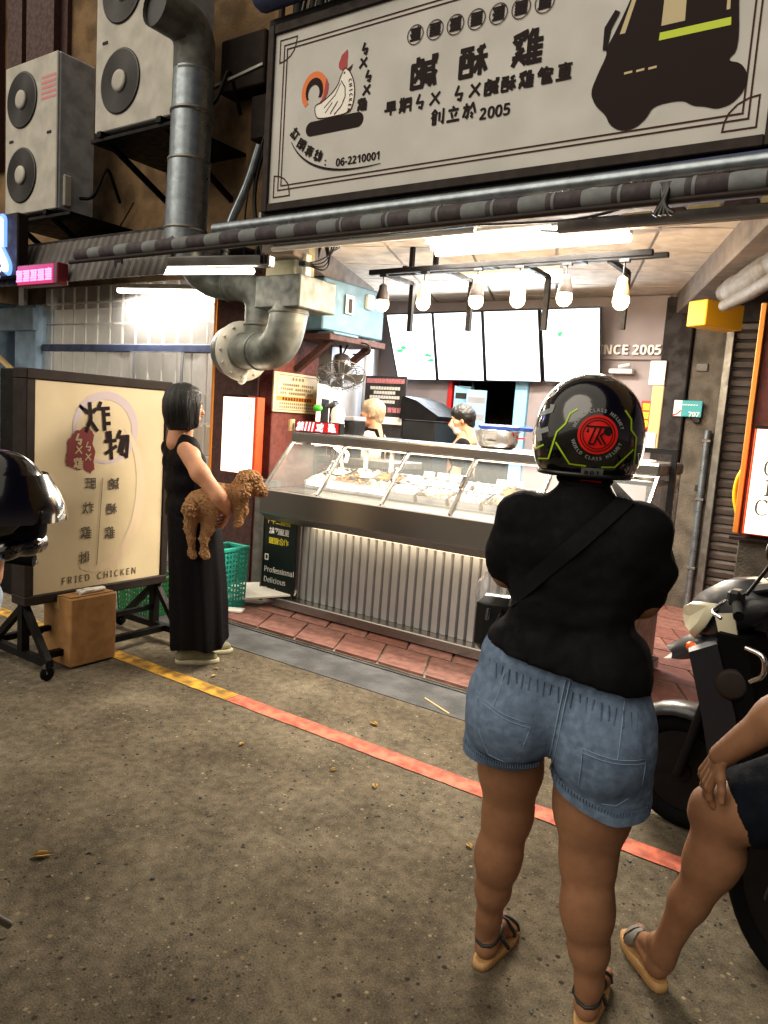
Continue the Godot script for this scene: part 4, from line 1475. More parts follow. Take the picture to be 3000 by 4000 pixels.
func lamps():
	# ceiling fittings: two rows
	for k in 3:
		var z := -4.18 - k * 0.16
		tube_lamp(Vector3(-2.62 - k * 0.06, 2.66, z), Vector3(-1.36 - k * 0.03, 2.66, z), 1.3, ["ceiling fluorescent lamp nearest the shop front", "middle one of the three front ceiling fluorescent lamps", "third ceiling fluorescent lamp behind the two front ones"][k], Vector3.DOWN, "fluorescent lamps on the shop ceiling")
	for k in 2:
		var z := -5.32 - k * 0.2
		tube_lamp(Vector3(-3.10 - k * 0.06, 2.66, z), Vector3(-2.16 - k * 0.05, 2.66, z), 1.3, ["rear ceiling fluorescent lamp above the bulbs", "last ceiling fluorescent lamp just before the menu screens"][k], Vector3.DOWN, "fluorescent lamps on the shop ceiling")
	tube_lamp(Vector3(-1.70, 2.60, -4.0), Vector3(-1.20, 2.615, -4.0), 0.3, "short warm ceiling lamp at the right under the awning rail", Vector3.DOWN, "fluorescent lamps on the shop ceiling")
	# awning lamp on its aluminium box, left
	var t := thing("awning_lamp", "lit tube under a long aluminium rail above the exhaust pipe", "strip lamp", Vector3(-4.5, 2.55, -4.0))
	var st := S()
	bar(st, Vector3(-5.02, 2.548, -3.68), Vector3(-3.49, 2.475, -3.68), 0.065, 0.075, 0.008)
	part("rail", st, M.steel, t)
	st = S()
	for k in 3: bar(st, Vector3(-3.55 + k * 0.03, 2.455, -3.64), Vector3(-3.55 + k * 0.03, 2.51, -3.64), 0.012, 0.012)
	span(st, -5.11, -5.0, 2.47, 2.60, -3.73, -3.64, 0.01)
	part("end_bracket", st, M.dark_frame, t)
	st = S()
	tube(st, [Vector3(-4.61, 2.462, -3.66), Vector3(-3.64, 2.416, -3.66)], 0.020, 10)
	part("tube", st, M.tube_white, t)
	area_light("tube_light", Vector3(-4.13, 2.412, -3.64), Vector3(0, -0.95, 0.1), Vector2(0.95, 0.05), 0.40, Color(1.0, 0.96, 0.88))
	# lamp behind the plastic sheets
	tube_lamp(Vector3(-6.15, 2.53, -4.45), Vector3(-4.95, 2.47, -4.45), 1.0, "bright lamp glaring in front of the plastic covered window", Vector3(0.0, -1, -0.25), "", 0.024)
	tube_lamp(Vector3(-7.2, 2.66, -5.5), Vector3(-5.4, 2.66, -5.5), 0.32, "lamp of the room behind the plastic sheets", Vector3.DOWN, "", 0.02)
	# track with six bulbs
	var tr := thing("bulb_track", "black double track frame hanging from the shop ceiling above the counter", "lamp track", Vector3(-2.2, 2.55, -4.4))
	st = S()
	bar(st, Vector3(-3.22, 2.53, -4.4), Vector3(-1.25, 2.543, -4.4), 0.035, 0.035, 0.004)
	part("front_track", st, M.black_metal, tr)
	st = S()
	bar(st, Vector3(-3.22, 2.56, -4.62), Vector3(-1.22, 2.575, -4.62), 0.035, 0.03, 0.004)
	part("rear_track", st, M.black_metal, tr)
	for x in [-2.93, -2.33, -1.72]:
		st = S()
		bar(st, Vector3(x, 2.55, -4.4), Vector3(x, 2.56, -4.62), 0.03, 0.025)
		part("cross_bar", st, M.black_metal, tr)
	for x in [-3.02, -2.82]:
		st = S()
		bar(st, Vector3(x, 2.56, -4.63), Vector3(x, 2.745, -4.63), 0.03, 0.03)
		part("hanger", st, M.black_metal, tr)
	for x in [-3.12, -2.60, -2.0, -1.45]:             # stems that go on down behind the bulbs
		st = S()
		bar(st, Vector3(x - 0.12, 2.57, -5.0), Vector3(x - 0.12, 2.20, -5.0), 0.035, 0.035)
		bar(st, Vector3(x - 0.12, 2.565, -5.0), Vector3(x - 0.12, 2.565, -4.62), 0.03, 0.03)
		part("stem", st, M.black_metal, tr)
	var bx := [-3.096, -2.756, -2.353, -2.059, -1.752, -1.405]
	var nm := ["leftmost hanging bulb above the blue cabinet side of the counter", "second hanging bulb from the left, above the first menu screen", "third hanging bulb from the left in the row", "fourth hanging bulb from the left in the row", "fifth hanging bulb above the fourth menu screen", "rightmost hanging bulb alone in front of the mauve panel"]
	for k in 6:
		var y := 2.30 if k < 5 else 2.27
		var p := Vector3(bx[k], y, -4.4 + (0.0 if k < 5 else 0.0))
		var b := thing("hanging_bulb", nm[k], "bulb", p, "bulbs hanging in a row from the track")
		st = S()
		span(st, p.x - 0.03, p.x + 0.03, 2.495, 2.517, p.z - 0.015, p.z + 0.015, 0.003)
		tube(st, [Vector3(p.x, y + 0.14, p.z), Vector3(p.x, 2.50, p.z)], 0.006, 6)
		part("cord", st, M.black_plastic, b)
		st = S()
		lathe(st, p + Vector3(0, 0.035, 0), Vector3.UP, [[0.045, 0], [0.046, 0.02], [0.038, 0.05], [0.030, 0.075], [0.028, 0.10], [0.012, 0.112]], 16)
		part("socket", st, M.wood_pale if k % 2 else M.dark_frame, b)
		st = S()
		lathe(st, p + Vector3(0, -0.045, 0), Vector3.UP, [[0.002, 0], [0.025, 0.006], [0.042, 0.024], [0.049, 0.048], [0.047, 0.07], [0.043, 0.082]], 18)
		part("bulb", st, M.bulb_warm, b)
		omni("bulb_light", p, 0.22, Color(1.0, 0.86, 0.66), 0.04)

func screens():
	var xs := [[-4.44, -3.965, -4.507, -3.958], [-3.945, -3.415, -3.943, -3.405], [-3.395, -2.815, -3.387, -2.825], [-2.785, -2.247, -2.800, -2.247]]
	var lab := ["leftmost menu screen with green blurs", "second menu screen from the left, blank white", "third menu screen, white with one small dark mark", "rightmost menu screen with a green speck, behind the black helmet"]
	for k in 4:
		var q: Array = xs[k]
		var bl := Vector3(q[0], 1.945 + k * 0.008, -6.70)
		var br := Vector3(q[1], 1.948 + k * 0.008, -6.70)
		var tl := Vector3(q[2], 2.580 + k * 0.004, -6.50)
		var trr := Vector3(q[3], 2.583 + k * 0.004, -6.50)
		var t := thing("menu_screen", lab[k], "screen", (bl + br) / 2, "menu screens over the kitchen doorway")
		var n := (br - bl).cross(tl - bl).normalized()
		var st := S()
		var c := (bl + br + tl + trr) / 4
		face(st, [bl, br, trr, tl], c - n * 0.02)
		part("display", st, M.screen_white, t)
		st = S()
		for e in [[bl, br], [tl, trr], [bl, tl], [br, trr]]: bar(st, e[0] - n * 0.012, e[1] - n * 0.012, 0.016, 0.03)
		var o := -n * 0.02
		face(st, [bl + o, br + o, trr + o, tl + o], c)
		part("frame", st, M.black_plastic, t)
		var ux := (br - bl).normalized()
		var uy := n.cross(ux)
		area_light("screen_light", c + n * 0.02, n, Vector2(0.52, 0.62), 0.6, Color(0.93, 0.97, 1.0), ux)
		st = S()
		var g := S()
		var R := RandomNumberGenerator.new()
		R.seed = 3 + k
		if k == 0:
			for z in [[0.06, 0.30], [0.40, 0.25], [0.43, 0.20], [0.10, 0.33]]:
				var pp := []
				for i in 9: pp.append(Vector2(z[0], z[1]) + Vector2(cos(TAU * i / 9) * 0.045, sin(TAU * i / 9) * 0.022) * R.randf_range(0.6, 1.2))
				patch(g, pp, bl + n * 0.002, ux, uy)
			ink(st, [Vector2(0.17, 0.16), Vector2(0.26, 0.19)], 0.006, bl + n * 0.002, ux, uy)
		elif k == 2:
			ink(st, [Vector2(0.08, 0.43), Vector2(0.11, 0.42), Vector2(0.10, 0.41)], 0.006, bl + n * 0.002, ux, uy)
			patch(g, [Vector2(0.2, 0.62), Vector2(0.24, 0.615), Vector2(0.23, 0.6)], bl + n * 0.002, ux, uy)
		elif k == 3:
			patch(g, [Vector2(0.14, 0.45), Vector2(0.19, 0.46), Vector2(0.185, 0.42), Vector2(0.15, 0.41)], bl + n * 0.002, ux, uy)
			ink(st, [Vector2(0.13, 0.49), Vector2(0.23, 0.47), Vector2(0.24, 0.50)], 0.005, bl + n * 0.002, ux, uy)
		if k != 2 or true:
			if k == 1: ink(st, [Vector2(0.12, 0.60), Vector2(0.17, 0.60)], 0.004, bl + n * 0.002, ux, uy)
			else: part("picture", g, M.screen_green, t).set_meta("kind", "stuff")
			part("picture_line", st, M.screen_dark, t)

func kitchen():
	var st := S()
	span(st, -4.36, -3.88, 1.34, 1.92, -6.02, -6.0, 0.003)
	var t: Node3D = single("dark_poster", st, M.dark_plaster, "dark brown menu poster with pale lines behind the blond cook", "poster")
	st = S()
	for k in 10: glyph(st, "", Vector2(-4.325 + k * 0.045, 1.875), 0.042, 0.006, Vector3(0, 0, -5.998), Vector3.RIGHT, Vector3.UP, 0, 60 + k)
	for k in 3: glyph(st, "", Vector2(-4.05 + k * 0.055, 1.60), 0.045, 0.007, Vector3(0, 0, -5.998), Vector3.RIGHT, Vector3.UP, 0, 66 + k)
	part("red_print", st, M.ink_pink, t)
	st = S()
	for j in 4:
		for k in 11 - j % 2 * 3: glyph(st, "", Vector2(-4.28 + k * 0.032 + (j % 2) * 0.045, 1.805 - j * 0.043), 0.028, 0.004, Vector3(0, 0, -5.998), Vector3.RIGHT, Vector3.UP, 0, 70 + j * 6 + k)
	patch(st, [Vector2(-4.18, 1.46), Vector2(-3.90, 1.46), Vector2(-3.90, 1.53), Vector2(-4.18, 1.53)], Vector3(0, 0, -5.9975), Vector3.RIGHT, Vector3.UP)
	part("white_print", st, M.ink_white, t)
	# black grill hood
	t = thing("grill_hood", "black sloping fryer hood behind the blond cook", "hood", Vector3(-3.68, 0.9, -6.1))
	st = S()
	prism(st, [Vector2(-3.90, 1.52), Vector2(-3.50, 1.52), Vector2(-3.47, 1.565), Vector2(-3.72, 1.70), Vector2(-3.88, 1.74)], Vector3(0, 0, -6.45), Vector3.RIGHT, Vector3.UP, Vector3(0, 0, 0.5))
	part("hood", st, M.black_metal, t)
	st = S()
	span(st, -3.88, -3.52, 0.9, 1.515, -6.45, -5.98, 0.01)
	part("fryer_body", st, M.black_plastic, t)
	# doorway: pale blue jamb, red strip, hanging blue posters
	st = S()
	span(st, -3.14, -3.01, 0.02, 1.985, BACK - 0.1, BACK + 0.03, 0.004)
	single("pale_blue_jamb", st, M.sky_blue, "pale blue door post at the right of the kitchen doorway", "door post")
	st = S()
	span(st, -3.90, -3.85, 0.02, 1.97, BACK - 0.1, BACK + 0.035, 0.004)
	single("red_door_edge", st, M.red_plastic, "red strip at the left edge of the kitchen doorway", "door post")
	for k in 2:
		st = S()
		prism(st, [Vector2(0, 0), Vector2(0.20, 0), Vector2(0.20, 0.52), Vector2(0, 0.52)], Vector3(-3.80 + k * 0.2, 1.38 - k * 0.04, -6.80 + k * 0.1), Vector3(0.86, 0, -0.5), Vector3(0, 1, 0), Vector3(0.01, 0, 0.012))
		var p := single("hanging_blue_sheet", st, M.sky_blue, ["blue printed sheet hanging nearest the red strip in the kitchen doorway", "lower blue printed sheet hanging right of the other in the doorway"][k], "sheet", "blue sheets in the doorway")
		st = S()
		for j in 3: ink(st, [Vector2(0.03, 0.1 + j * 0.16), Vector2(0.17, 0.08 + j * 0.17)], 0.06, Vector3(-3.80 + k * 0.2 + 0.012, 1.38 - k * 0.04, -6.80 + k * 0.1 + 0.0145), Vector3(0.86, 0, -0.5), Vector3.UP)
		part("dark_picture", st, M.inner_grey if k else M.dark_plaster, p).set_meta("kind", "stuff")
	st = S()
	tube(st, bend([Vector3(-3.62, 1.98, -6.85), Vector3(-3.60, 1.7, -6.82), Vector3(-3.55, 1.45, -6.8)], 0.1), 0.012, 6)
	single("doorway_cable", st, M.black_plastic, "black cable hanging in the kitchen doorway", "cable")
	# back bench
	t = thing("steel_bench", "steel kitchen bench along the back wall under the screens", "bench", Vector3(-2.4, 0, -6.5))
	st = S()
	span(st, -3.0, -1.85, 0.85, 0.90, BACK + 0.02, -6.3, 0.008)
	part("bench_top", st, M.steel, t)
	st = S()
	span(st, -2.95, -1.9, 0.03, 0.85, BACK + 0.03, -6.35, 0.008)
	part("bench_body", st, M.steel_dull, t)
	# blue cabinet on brackets along the left wall
	t = thing("blue_air_cleaner", "pale blue metal cabinet on a bracket high on the left wall", "cabinet", Vector3(-3.9, 2.1, -5.0))
	var ax := Vector3(0.07, 0, -1).normalized()
	var bs := Basis(ax, Vector3.UP, ax.cross(Vector3.UP))
	st = S()
	box(st, Vector3(-3.93, 2.37, -4.98), Vector3(0.76, 0.40, 0.34), 0.01, bs)
	part("casing", st, M.cabinet_blue, t)
	st = S()
	box(st, Vector3(-3.752, 2.40, -4.88), Vector3(0.10, 0.15, 0.012), 0.004, bs)
	box(st, Vector3(-3.735, 2.46, -5.13), Vector3(0.085, 0.12, 0.05), 0.012, bs)
	part("switch", st, M.white_plastic, t)
	st = S()
	box(st, Vector3(-3.745, 2.39, -4.88), Vector3(0.04, 0.11, 0.012), 0.002, bs)
	part("dark_slot", st, M.dark_frame, t)
	st = S()
	box(st, Vector3(-3.90, 2.12, -4.98), Vector3(0.70, 0.05, 0.40), 0.004, bs)
	part("shelf", st, M.brown_stone, t)
	st = S()
	bar(st, Vector3(-4.14, 1.86, -4.72), Vector3(-3.80, 2.10, -4.72), 0.05, 0.05)
	part("brace", st, M.brown_stone, t)
	st = S()
	bar(st, Vector3(-4.14, 1.86, -5.25), Vector3(-3.80, 2.10, -5.25), 0.05, 0.05)
	part("brace", st, M.brown_stone, t)
	st = S()
	box(st, Vector3(-3.79, 2.15, -4.80), Vector3(0.30, 0.02, 0.18), 0.004, bs)
	single("blue_folder", st, M.cabinet_blue, "pale blue folder lying on the bracket shelf under the cabinet", "folder")
	# fan
	t = thing("wall_fan", "metal wall fan tilted downwards under the blue cabinet", "fan", Vector3(-3.88, 1.95, -5.0))
	var fd := Vector3(0.28, -0.80, 0.35).normalized()
	st = S()
	lathe(st, Vector3(-3.91, 1.99, -5.02), fd, [[0.03, -0.02], [0.07, 0.0], [0.075, 0.09], [0.06, 0.12]], 20)
	part("motor", st, M.steel, t)
	st = S()
	var fc := Vector3(-3.91, 1.99, -5.02) + fd * 0.13
	var fb := frame_of(fd)
	for k in 26:
		var a := TAU * k / 26
		var r := fb.x * cos(a) + fb.z * sin(a)
		tube(st, [fc - fd * 0.01 + r * 0.05, fc + r * 0.13, fc + fd * 0.03 + r * 0.205, fc + fd * 0.075 + r * 0.20, fc + fd * 0.10 + r * 0.12, fc + fd * 0.105 + r * 0.03], 0.0028, 4)
	for q in [[0.13, 0.0], [0.205, 0.03], [0.12, 0.10]]:
		var pp := []
		for k in 29: pp.append(fc + fd * q[1] + (fb.x * cos(TAU * k / 28) + fb.z * sin(TAU * k / 28)) * q[0])
		tube(st, pp, 0.004, 5)
	part("cage", st, M.steel_dull, t)
	for k in 4:
		st = S()
		var a := TAU * k / 4 + 0.3
		var r := fb.x * cos(a) + fb.z * sin(a)
		var s := fd.cross(r)
		loft(st, [[fc + r * 0.03 + s * 0.02 + fd * 0.03, fc + r * 0.03 - s * 0.02 + fd * 0.05, fc + r * 0.03 - s * 0.02 + fd * 0.052], [fc + r * 0.18 + s * 0.075 + fd * 0.03, fc + r * 0.18 - s * 0.045 + fd * 0.06, fc + r * 0.18 - s * 0.045 + fd * 0.062]], true, true, -1)
		part("blade", st, M.steel_dull, t)
	st = S()
	tube(st, bend([Vector3(-4.08, 2.10, -5.1), Vector3(-3.95, 2.12, -5.04), Vector3(-3.92, 2.02, -5.02)], 0.05), 0.012, 8)
	tube(st, bend([Vector3(-3.90, 2.02, -5.02), Vector3(-3.82, 2.13, -5.0), Vector3(-3.62, 2.10, -5.0), Vector3(-3.60, 2.02, -5.0), Vector3(-3.78, 2.02, -5.0)], 0.04), 0.008, 6)
	part("bracket", st, M.dark_frame, t)
	# clutter behind the LED sign
	st = S()
	bar(st, inn(-1.95, 1.5, 5.9), inn(-1.95, 1.5, 6.6), 0.01, 0.52)
	t = single("window_on_side_wall", st, M.ink_white, "white framed opening on the grey side wall behind the counter", "window")
	st = S()
	bar(st, inn(-1.943, 1.47, 6.0), inn(-1.943, 1.47, 6.2), 0.008, 0.34)
	bar(st, inn(-1.943, 1.47, 6.32), inn(-1.943, 1.47, 6.46), 0.008, 0.34)
	part("dark_pane", st, M.black_plastic, t)
	st = S()
	lathe(st, Vector3(-3.86, 1.40, -4.95), Vector3.UP, [[0.055, 0], [0.065, 0.02], [0.055, 0.07], [0.063, 0.11], [0.05, 0.16], [0.03, 0.19], [0.001, 0.2]], 14)
	single("white_bag", st, M.white_plastic, "white bulging bag standing behind the red LED sign", "bag")
	st = S()
	span(st, -3.92, -3.76, 1.165, 1.47, -5.22, -5.05, 0.01)
	t = single("black_machine", st, M.black_plastic, "black machine with grey top between the LED sign and the blond cook", "machine")
	st = S()
	span(st, -3.925, -3.755, 1.472, 1.51, -5.225, -5.045, 0.008)
	part("machine_top", st, M.inner_grey, t)
	st = S()
	span(st, -4.1, -3.3, 1.10, 1.16, -5.45, -4.98, 0.006)
	single("side_shelf", st, M.steel_dull, "steel side shelf behind the left end of the counter", "shelf")
	st = S()
	span(st, -4.0, -3.93, 1.163, 1.62, -5.06, -5.0, 0.01)
	tube(st, [Vector3(-3.9, 1.165, -5.1), Vector3(-3.9, 1.40, -5.1)], 0.04, 10)
	tube(st, [Vector3(-3.96, 1.58, -4.92), Vector3(-3.86, 1.60, -4.92)], 0.02, 8)
	single("dark_bottles", st, M.black_plastic, "dark bottles and rods crowded behind the red LED sign", "bottles")
	st = S()
	ball(st, Vector3(-3.775, 1.555, -4.58), Vector3(0.042, 0.028, 0.03))
	single("lime_cap", st, M.lime_plastic, "lime green round lid above the red LED sign", "lid")
	# notice boards
	t = thing("cream_notice_board", "cream notice with an orange band on the side of the red brown pillar", "notice", Vector3(-4.13, 1.66, -4.73))
	st = S()
	span(st, -4.148, -4.128, 1.505, 1.825, -5.01, -4.445, 0.003)
	part("board", st, M.cream_board, t)
	var o := Vector3(-4.1272, 1.505, -4.45)
	var fx := Vector3(0, 0, -1)
	st = S()
	ink(st, [Vector2(0.03, 0.02), Vector2(0.53, 0.02), Vector2(0.53, 0.30), Vector2(0.03, 0.30)], 0.005, o, fx, Vector3.UP, true)
	for k in 4: glyph(st, "", Vector2(0.22 + k * 0.04, 0.275), 0.026, 0.004, o, fx, Vector3.UP, 0, 90 + k)
	for j in 3:
		for k in 16:
			if (k * 7 + j * 3) % 9 != 0: glyph(st, "", Vector2(0.08 + k * 0.026, 0.225 - j * 0.034), 0.020, 0.003, o, fx, Vector3.UP, 0, 100 + j * 17 + k)
	for j in 2:
		for k in 17: glyph(st, "", Vector2(0.075 + k * 0.0255, 0.072 - j * 0.028), 0.018, 0.0028, o, fx, Vector3.UP, 0, 140 + j * 12 + k)
	part("print", st, M.ink_grey, t)
	st = S()
	patch(st, [Vector2(0.035, 0.092), Vector2(0.525, 0.092), Vector2(0.525, 0.128), Vector2(0.035, 0.128)], o + Vector3(0.0004, 0, 0), fx, Vector3.UP)
	part("orange_band", st, M.wood_edge, t)
	st = S()
	for k in 11: glyph(st, "", Vector2(0.11 + k * 0.034, 0.11), 0.024, 0.0045, o + Vector3(0.001, 0, 0), fx, Vector3.UP, 0, 170 + k)
	part("band_print", st, M.ink, t)
	st = S()
	span(st, -4.148, -4.135, 1.50, 1.80, -5.24, -5.03, 0.002)
	t = single("black_notice_board", st, M.black_plastic, "small black board with white writing beyond the cream notice", "notice")
	st = S()
	for j in 4:
		for k in 3: glyph(st, "", Vector2(0.05 + k * 0.055, 0.25 - j * 0.055), 0.042, 0.007, Vector3(-4.134, 1.50, -5.04), fx, Vector3.UP, 0, 190 + j * 4 + k)
	part("white_writing", st, M.ink_white, t)

# ---------------------------------------------------------------- the display counter
func counter():
	var t := thing("display_counter", "long steel food display counter with slanted glass and a ribbed front", "counter", Vector3(-2.4, 0.04, -4.4))
	var x0 := -3.75
	var x1 := -1.04
	var st := S()
	span(st, x0 + 0.02, x1 - 0.02, 0.045, 0.115, -4.85, -4.10, 0.006)
	part("plinth", st, M.steel, t)
	st = S()
	for x in [x0 + 0.1, -2.4, x1 - 0.1]: span(st, x - 0.03, x + 0.03, 0.036, 0.05, -4.7, -4.2)
	part("foot", st, M.black_plastic, t)
	st = S()
	span(st, x0 + 0.06, x1 - 0.06, 0.115, 0.93, -4.85, -4.235)
	part("carcass", st, M.steel_dull, t)
	var n := 38
	for k in n:                                        # the ribbed front, each rib its own strip
		var xa := x0 + 0.07 + (x1 - x0 - 0.14) * k / n
		var w := (x1 - x0 - 0.14) / n
		st = S()
		var pr := [Vector2(xa + w * 0.04, -4.234), Vector2(xa + w * 0.12, -4.208), Vector2(xa + w * 0.78, -4.206), Vector2(xa + w * 0.90, -4.234)]
		prism(st, pr, Vector3(0, 0.117, 0), Vector3.RIGHT, Vector3.BACK, Vector3(0, 0.60, 0))
		part("slat", st, M.slat_metal, t)
	st = S()
	prism(st, [Vector2(-4.30, 0.945), Vector2(-3.955, 0.945), Vector2(-3.95, 0.938), Vector2(-3.95, 0.775), Vector2(-3.955, 0.765), Vector2(-4.04, 0.705), Vector2(-4.30, 0.70)], Vector3(x0, 0, 0), Vector3.BACK, Vector3.UP, Vector3(x1 - x0, 0, 0))
	part("front_lip", st, M.steel, t)
	st = S()
	tube(st, [Vector3(-3.40, 0.69, -4.15), Vector3(-1.3, 0.69, -4.15)], 0.008, 6)
	part("led_strip", st, M.led_strip, t)
	area_light("counter_strip_light", Vector3(-2.6, 0.682, -4.15), Vector3(0, -1, -0.15), Vector2(1.7, 0.02), 0.12, Color(1.0, 0.90, 0.74))
	# hood rail
	st = S()
	span(st, x0, x1 + 0.0, 1.29, 1.362, -4.82, -4.25, 0.012)
	part("hood_rail", st, M.steel, t)
	st = S()
	span(st, x0 + 0.08, x1 - 0.08, 1.276, 1.289, -4.52, -4.40)
	part("lamp_strip", st, M.led_strip, t)
	area_light("counter_light", Vector3(-2.4, 1.27, -4.46), Vector3(0, -1, 0.12), Vector2(2.5, 0.10), 1.5, Color(1.0, 0.94, 0.84))
	# end frames and mullions
	for x in [x0 + 0.01, -3.24, -2.70, -2.185, -1.66, x1 - 0.01]:
		st = S()
		bar(st, Vector3(x, 0.945, -3.975), Vector3(x, 1.30, -4.275), 0.022, 0.026, 0.003)
		part("mullion", st, M.steel, t)
	for k in 5:
		var xs := [x0 + 0.01, -3.24, -2.70, -2.185, -1.66, x1 - 0.01]
		st = S()
		var a: float = xs[k] + 0.008
		var b: float = xs[k + 1] - 0.008
		loft(st, [[Vector3(a, 0.95, -3.985), Vector3(b, 0.95, -3.985), Vector3(b, 1.29, -4.272), Vector3(a, 1.29, -4.272)], [Vector3(a, 0.95, -3.991), Vector3(b, 0.95, -3.991), Vector3(b, 1.29, -4.278), Vector3(a, 1.29, -4.278)]], true, true, -1)
		st = S()
		quad(st, Vector3(a, 0.95, -3.988), Vector3(b, 0.95, -3.988), Vector3(b, 1.29, -4.275), Vector3(a, 1.29, -4.275))
		part("glass_pane", st, M.glass, t)
	for k in [-3.24, -2.70, -2.185]:
		st = S()
		box(st, Vector3(k, 1.14, -4.118), Vector3(0.03, 0.10, 0.035), 0.006, Basis(Vector3.RIGHT, -0.70))
		part("latch", st, M.chrome, t)
	for x in [x0 + 0.006, x1 - 0.006]:
		st = S()
		st.set_smooth_group(-1)
		tri(st, Vector3(x, 0.95, -3.99), Vector3(x, 0.95, -4.75), Vector3(x, 1.29, -4.75))
		tri(st, Vector3(x, 0.95, -3.99), Vector3(x, 1.29, -4.75), Vector3(x, 1.29, -4.27))
		part("end_glass", st, M.glass, t)
	st = S()
	for x in [x0 + 0.012, x1 - 0.012]:
		bar(st, Vector3(x, 0.945, -4.76), Vector3(x, 1.29, -4.76), 0.02, 0.02)
	part("rear_post", st, M.steel, t)
	st = S()                                          # black end frame at the right
	bar(st, Vector3(x1 + 0.012, 0.7, -4.50), Vector3(x1 + 0.012, 1.44, -4.50), 0.03, 0.03)
	bar(st, Vector3(x1 + 0.02, 1.43, -4.52), Vector3(x1 - 0.32, 1.43, -4.52), 0.03, 0.03)
	part("black_end_frame", st, M.black_plastic, t)
	# steel deck and tray rims inside
	st = S()
	span(st, x0 + 0.03, x1 - 0.03, 0.93, 0.952, -4.75, -4.305)
	part("deck", st, M.steel, t)
	st = S()
	for z in [-4.74, -4.52]:
		span(st, x0 + 0.05, x1 - 0.05, 0.953, 0.985, z - 0.006, z + 0.006)
	part("deck_divider", st, M.wood_pale, t)
	# food: a tray is pan and heap
	var R := RandomNumberGenerator.new()
	R.seed = 17
	for variant in 4:
		pass
	var protos := []
	for v in 4:
		var tray := thing("food_tray", "steel tray heaped with pale raw snacks under the counter glass", "food tray", Vector3.ZERO, "trays of food in the display counter")
		st = S()
		prism(st, [Vector2(-0.105, 0), Vector2(0.105, 0), Vector2(0.118, 0.07), Vector2(0.112, 0.07), Vector2(0.10, 0.006), Vector2(-0.10, 0.006), Vector2(-0.112, 0.07), Vector2(-0.118, 0.07)], Vector3(0, 0, -0.085), Vector3.RIGHT, Vector3.UP, Vector3(0, 0, 0.17))
		span(st, -0.11, 0.11, 0, 0.068, -0.09, -0.085)
		span(st, -0.11, 0.11, 0, 0.068, 0.085, 0.09)
		part("pan", st, M.chrome, tray)
		st = S()
		for k in 26:
			var p := Vector3(R.randf_range(-0.085, 0.085), R.randf_range(0.03, 0.075), R.randf_range(-0.065, 0.065))
			var s := R.randf_range(0.014, 0.026)
			if v % 2 == 0: ball(st, p, Vector3(s * 1.3, s * 0.8, s), Basis(Vector3(R.randf(), 1, R.randf()).normalized(), R.randf() * TAU), 8, 5)
			else: box(st, p, Vector3(s * 3.4, s * 0.8, s * 0.9), s * 0.25, Basis(Vector3(R.randf() * 0.4, 1, R.randf() * 0.4).normalized(), R.randf() * TAU))
		var h := part("food_heap", st, [M.food_pale, M.fried, M.food_pale, M.white_plastic][v], tray)
		h.set_meta("kind", "stuff")
		protos.append(tray)
	var i := 0
	for row in 2:
		for col in 10:
			var p := Vector3(-3.53 + col * 0.252, 0.962 + row * 0.055, -4.41 - row * 0.20)
			var o: Node3D
			if i < 4: o = protos[i]
			else:
				o = protos[(i * 3 + row) % 4].duplicate()
				o.name = numbered("food_tray")
				add_child(o)
			o.position = p
			o.rotation.x = 0.27
			o.set_meta("label", "%s steel food tray from the left in the %s row under the glass" % [["first", "second", "third", "fourth", "fifth", "sixth", "seventh", "eighth", "ninth", "last"][col], ["front", "rear"][row]])
			i += 1
	for k in 5:
		st = S()
		var x := -2.79 + k * 0.115 + (0.25 if k > 2 else 0.0)
		box(st, Vector3(x, 1.115, -4.715), Vector3(0.09, 0.06, 0.004), 0.0, Basis(Vector3.RIGHT, -0.25))
		box(st, Vector3(x, 1.04, -4.72), Vector3(0.01, 0.12, 0.008))
		single("price_card", st, M.paper, "%s white price card from the left standing behind the food trays" % ["first", "second", "third", "fourth", "fifth"][k], "price card", "price cards in the counter")
	st = S()
	var cr := RandomNumberGenerator.new()
	cr.seed = 3
	for k in 60: ball(st, Vector3(-3.62 + cr.randf() * 0.30, 0.99 + cr.randf() * 0.08, -4.70 + cr.randf() * 0.2), Vector3(0.02, 0.014, 0.018) * cr.randf_range(0.7, 1.3), Basis.IDENTITY, 6, 4)
	var fr := single("fried_chicken_pile", st, M.fried, "pile of brown fried chicken at the left end of the counter", "fried chicken")
	fr.set_meta("kind", "stuff")
	# tongs with a white handle standing in the left bay
	t = thing("serving_brush", "white handled brush standing in the left bay of the counter", "brush", Vector3(-3.45, 0.96, -4.5))
	st = S()
	tube(st, [Vector3(-3.40, 0.97, -4.5), Vector3(-3.46, 1.16, -4.52)], 0.012, 8)
	part("handle", st, M.wood_pale, t)
	st = S()
	tube(st, bend([Vector3(-3.46, 1.15, -4.52), Vector3(-3.48, 1.25, -4.52), Vector3(-3.40, 1.23, -4.52), Vector3(-3.42, 1.16, -4.52)], 0.03), 0.014, 8)
	tube(st, [Vector3(-3.48, 1.24, -4.52), Vector3(-3.53, 1.27, -4.52)], 0.02, 8)
	part("head", st, M.white_plastic, t)
	for x in [-3.36, -3.12]:
		st = S()
		tube(st, [Vector3(x, 0.955, -4.70), Vector3(x, 1.285, -4.70)], 0.018, 10)
		part("support_tube", st, M.white_plastic, get_node("display_counter"))
	# red LED sign, pot and blue tray on the rail
	t = thing("red_led_sign", "red LED sign with white running characters on the counter rail", "led sign", Vector3(-3.6, 1.365, -4.35))
	st = S()
	span(st, -3.80, -3.36, 1.365, 1.452, -4.40, -4.345, 0.004)
	part("case", st, M.black_plastic, t)
	st = S()
	span(st, -3.785, -3.375, 1.374, 1.446, -4.3448, -4.343)
	part("red_panel", st, M.led_red, t)
	st = S()
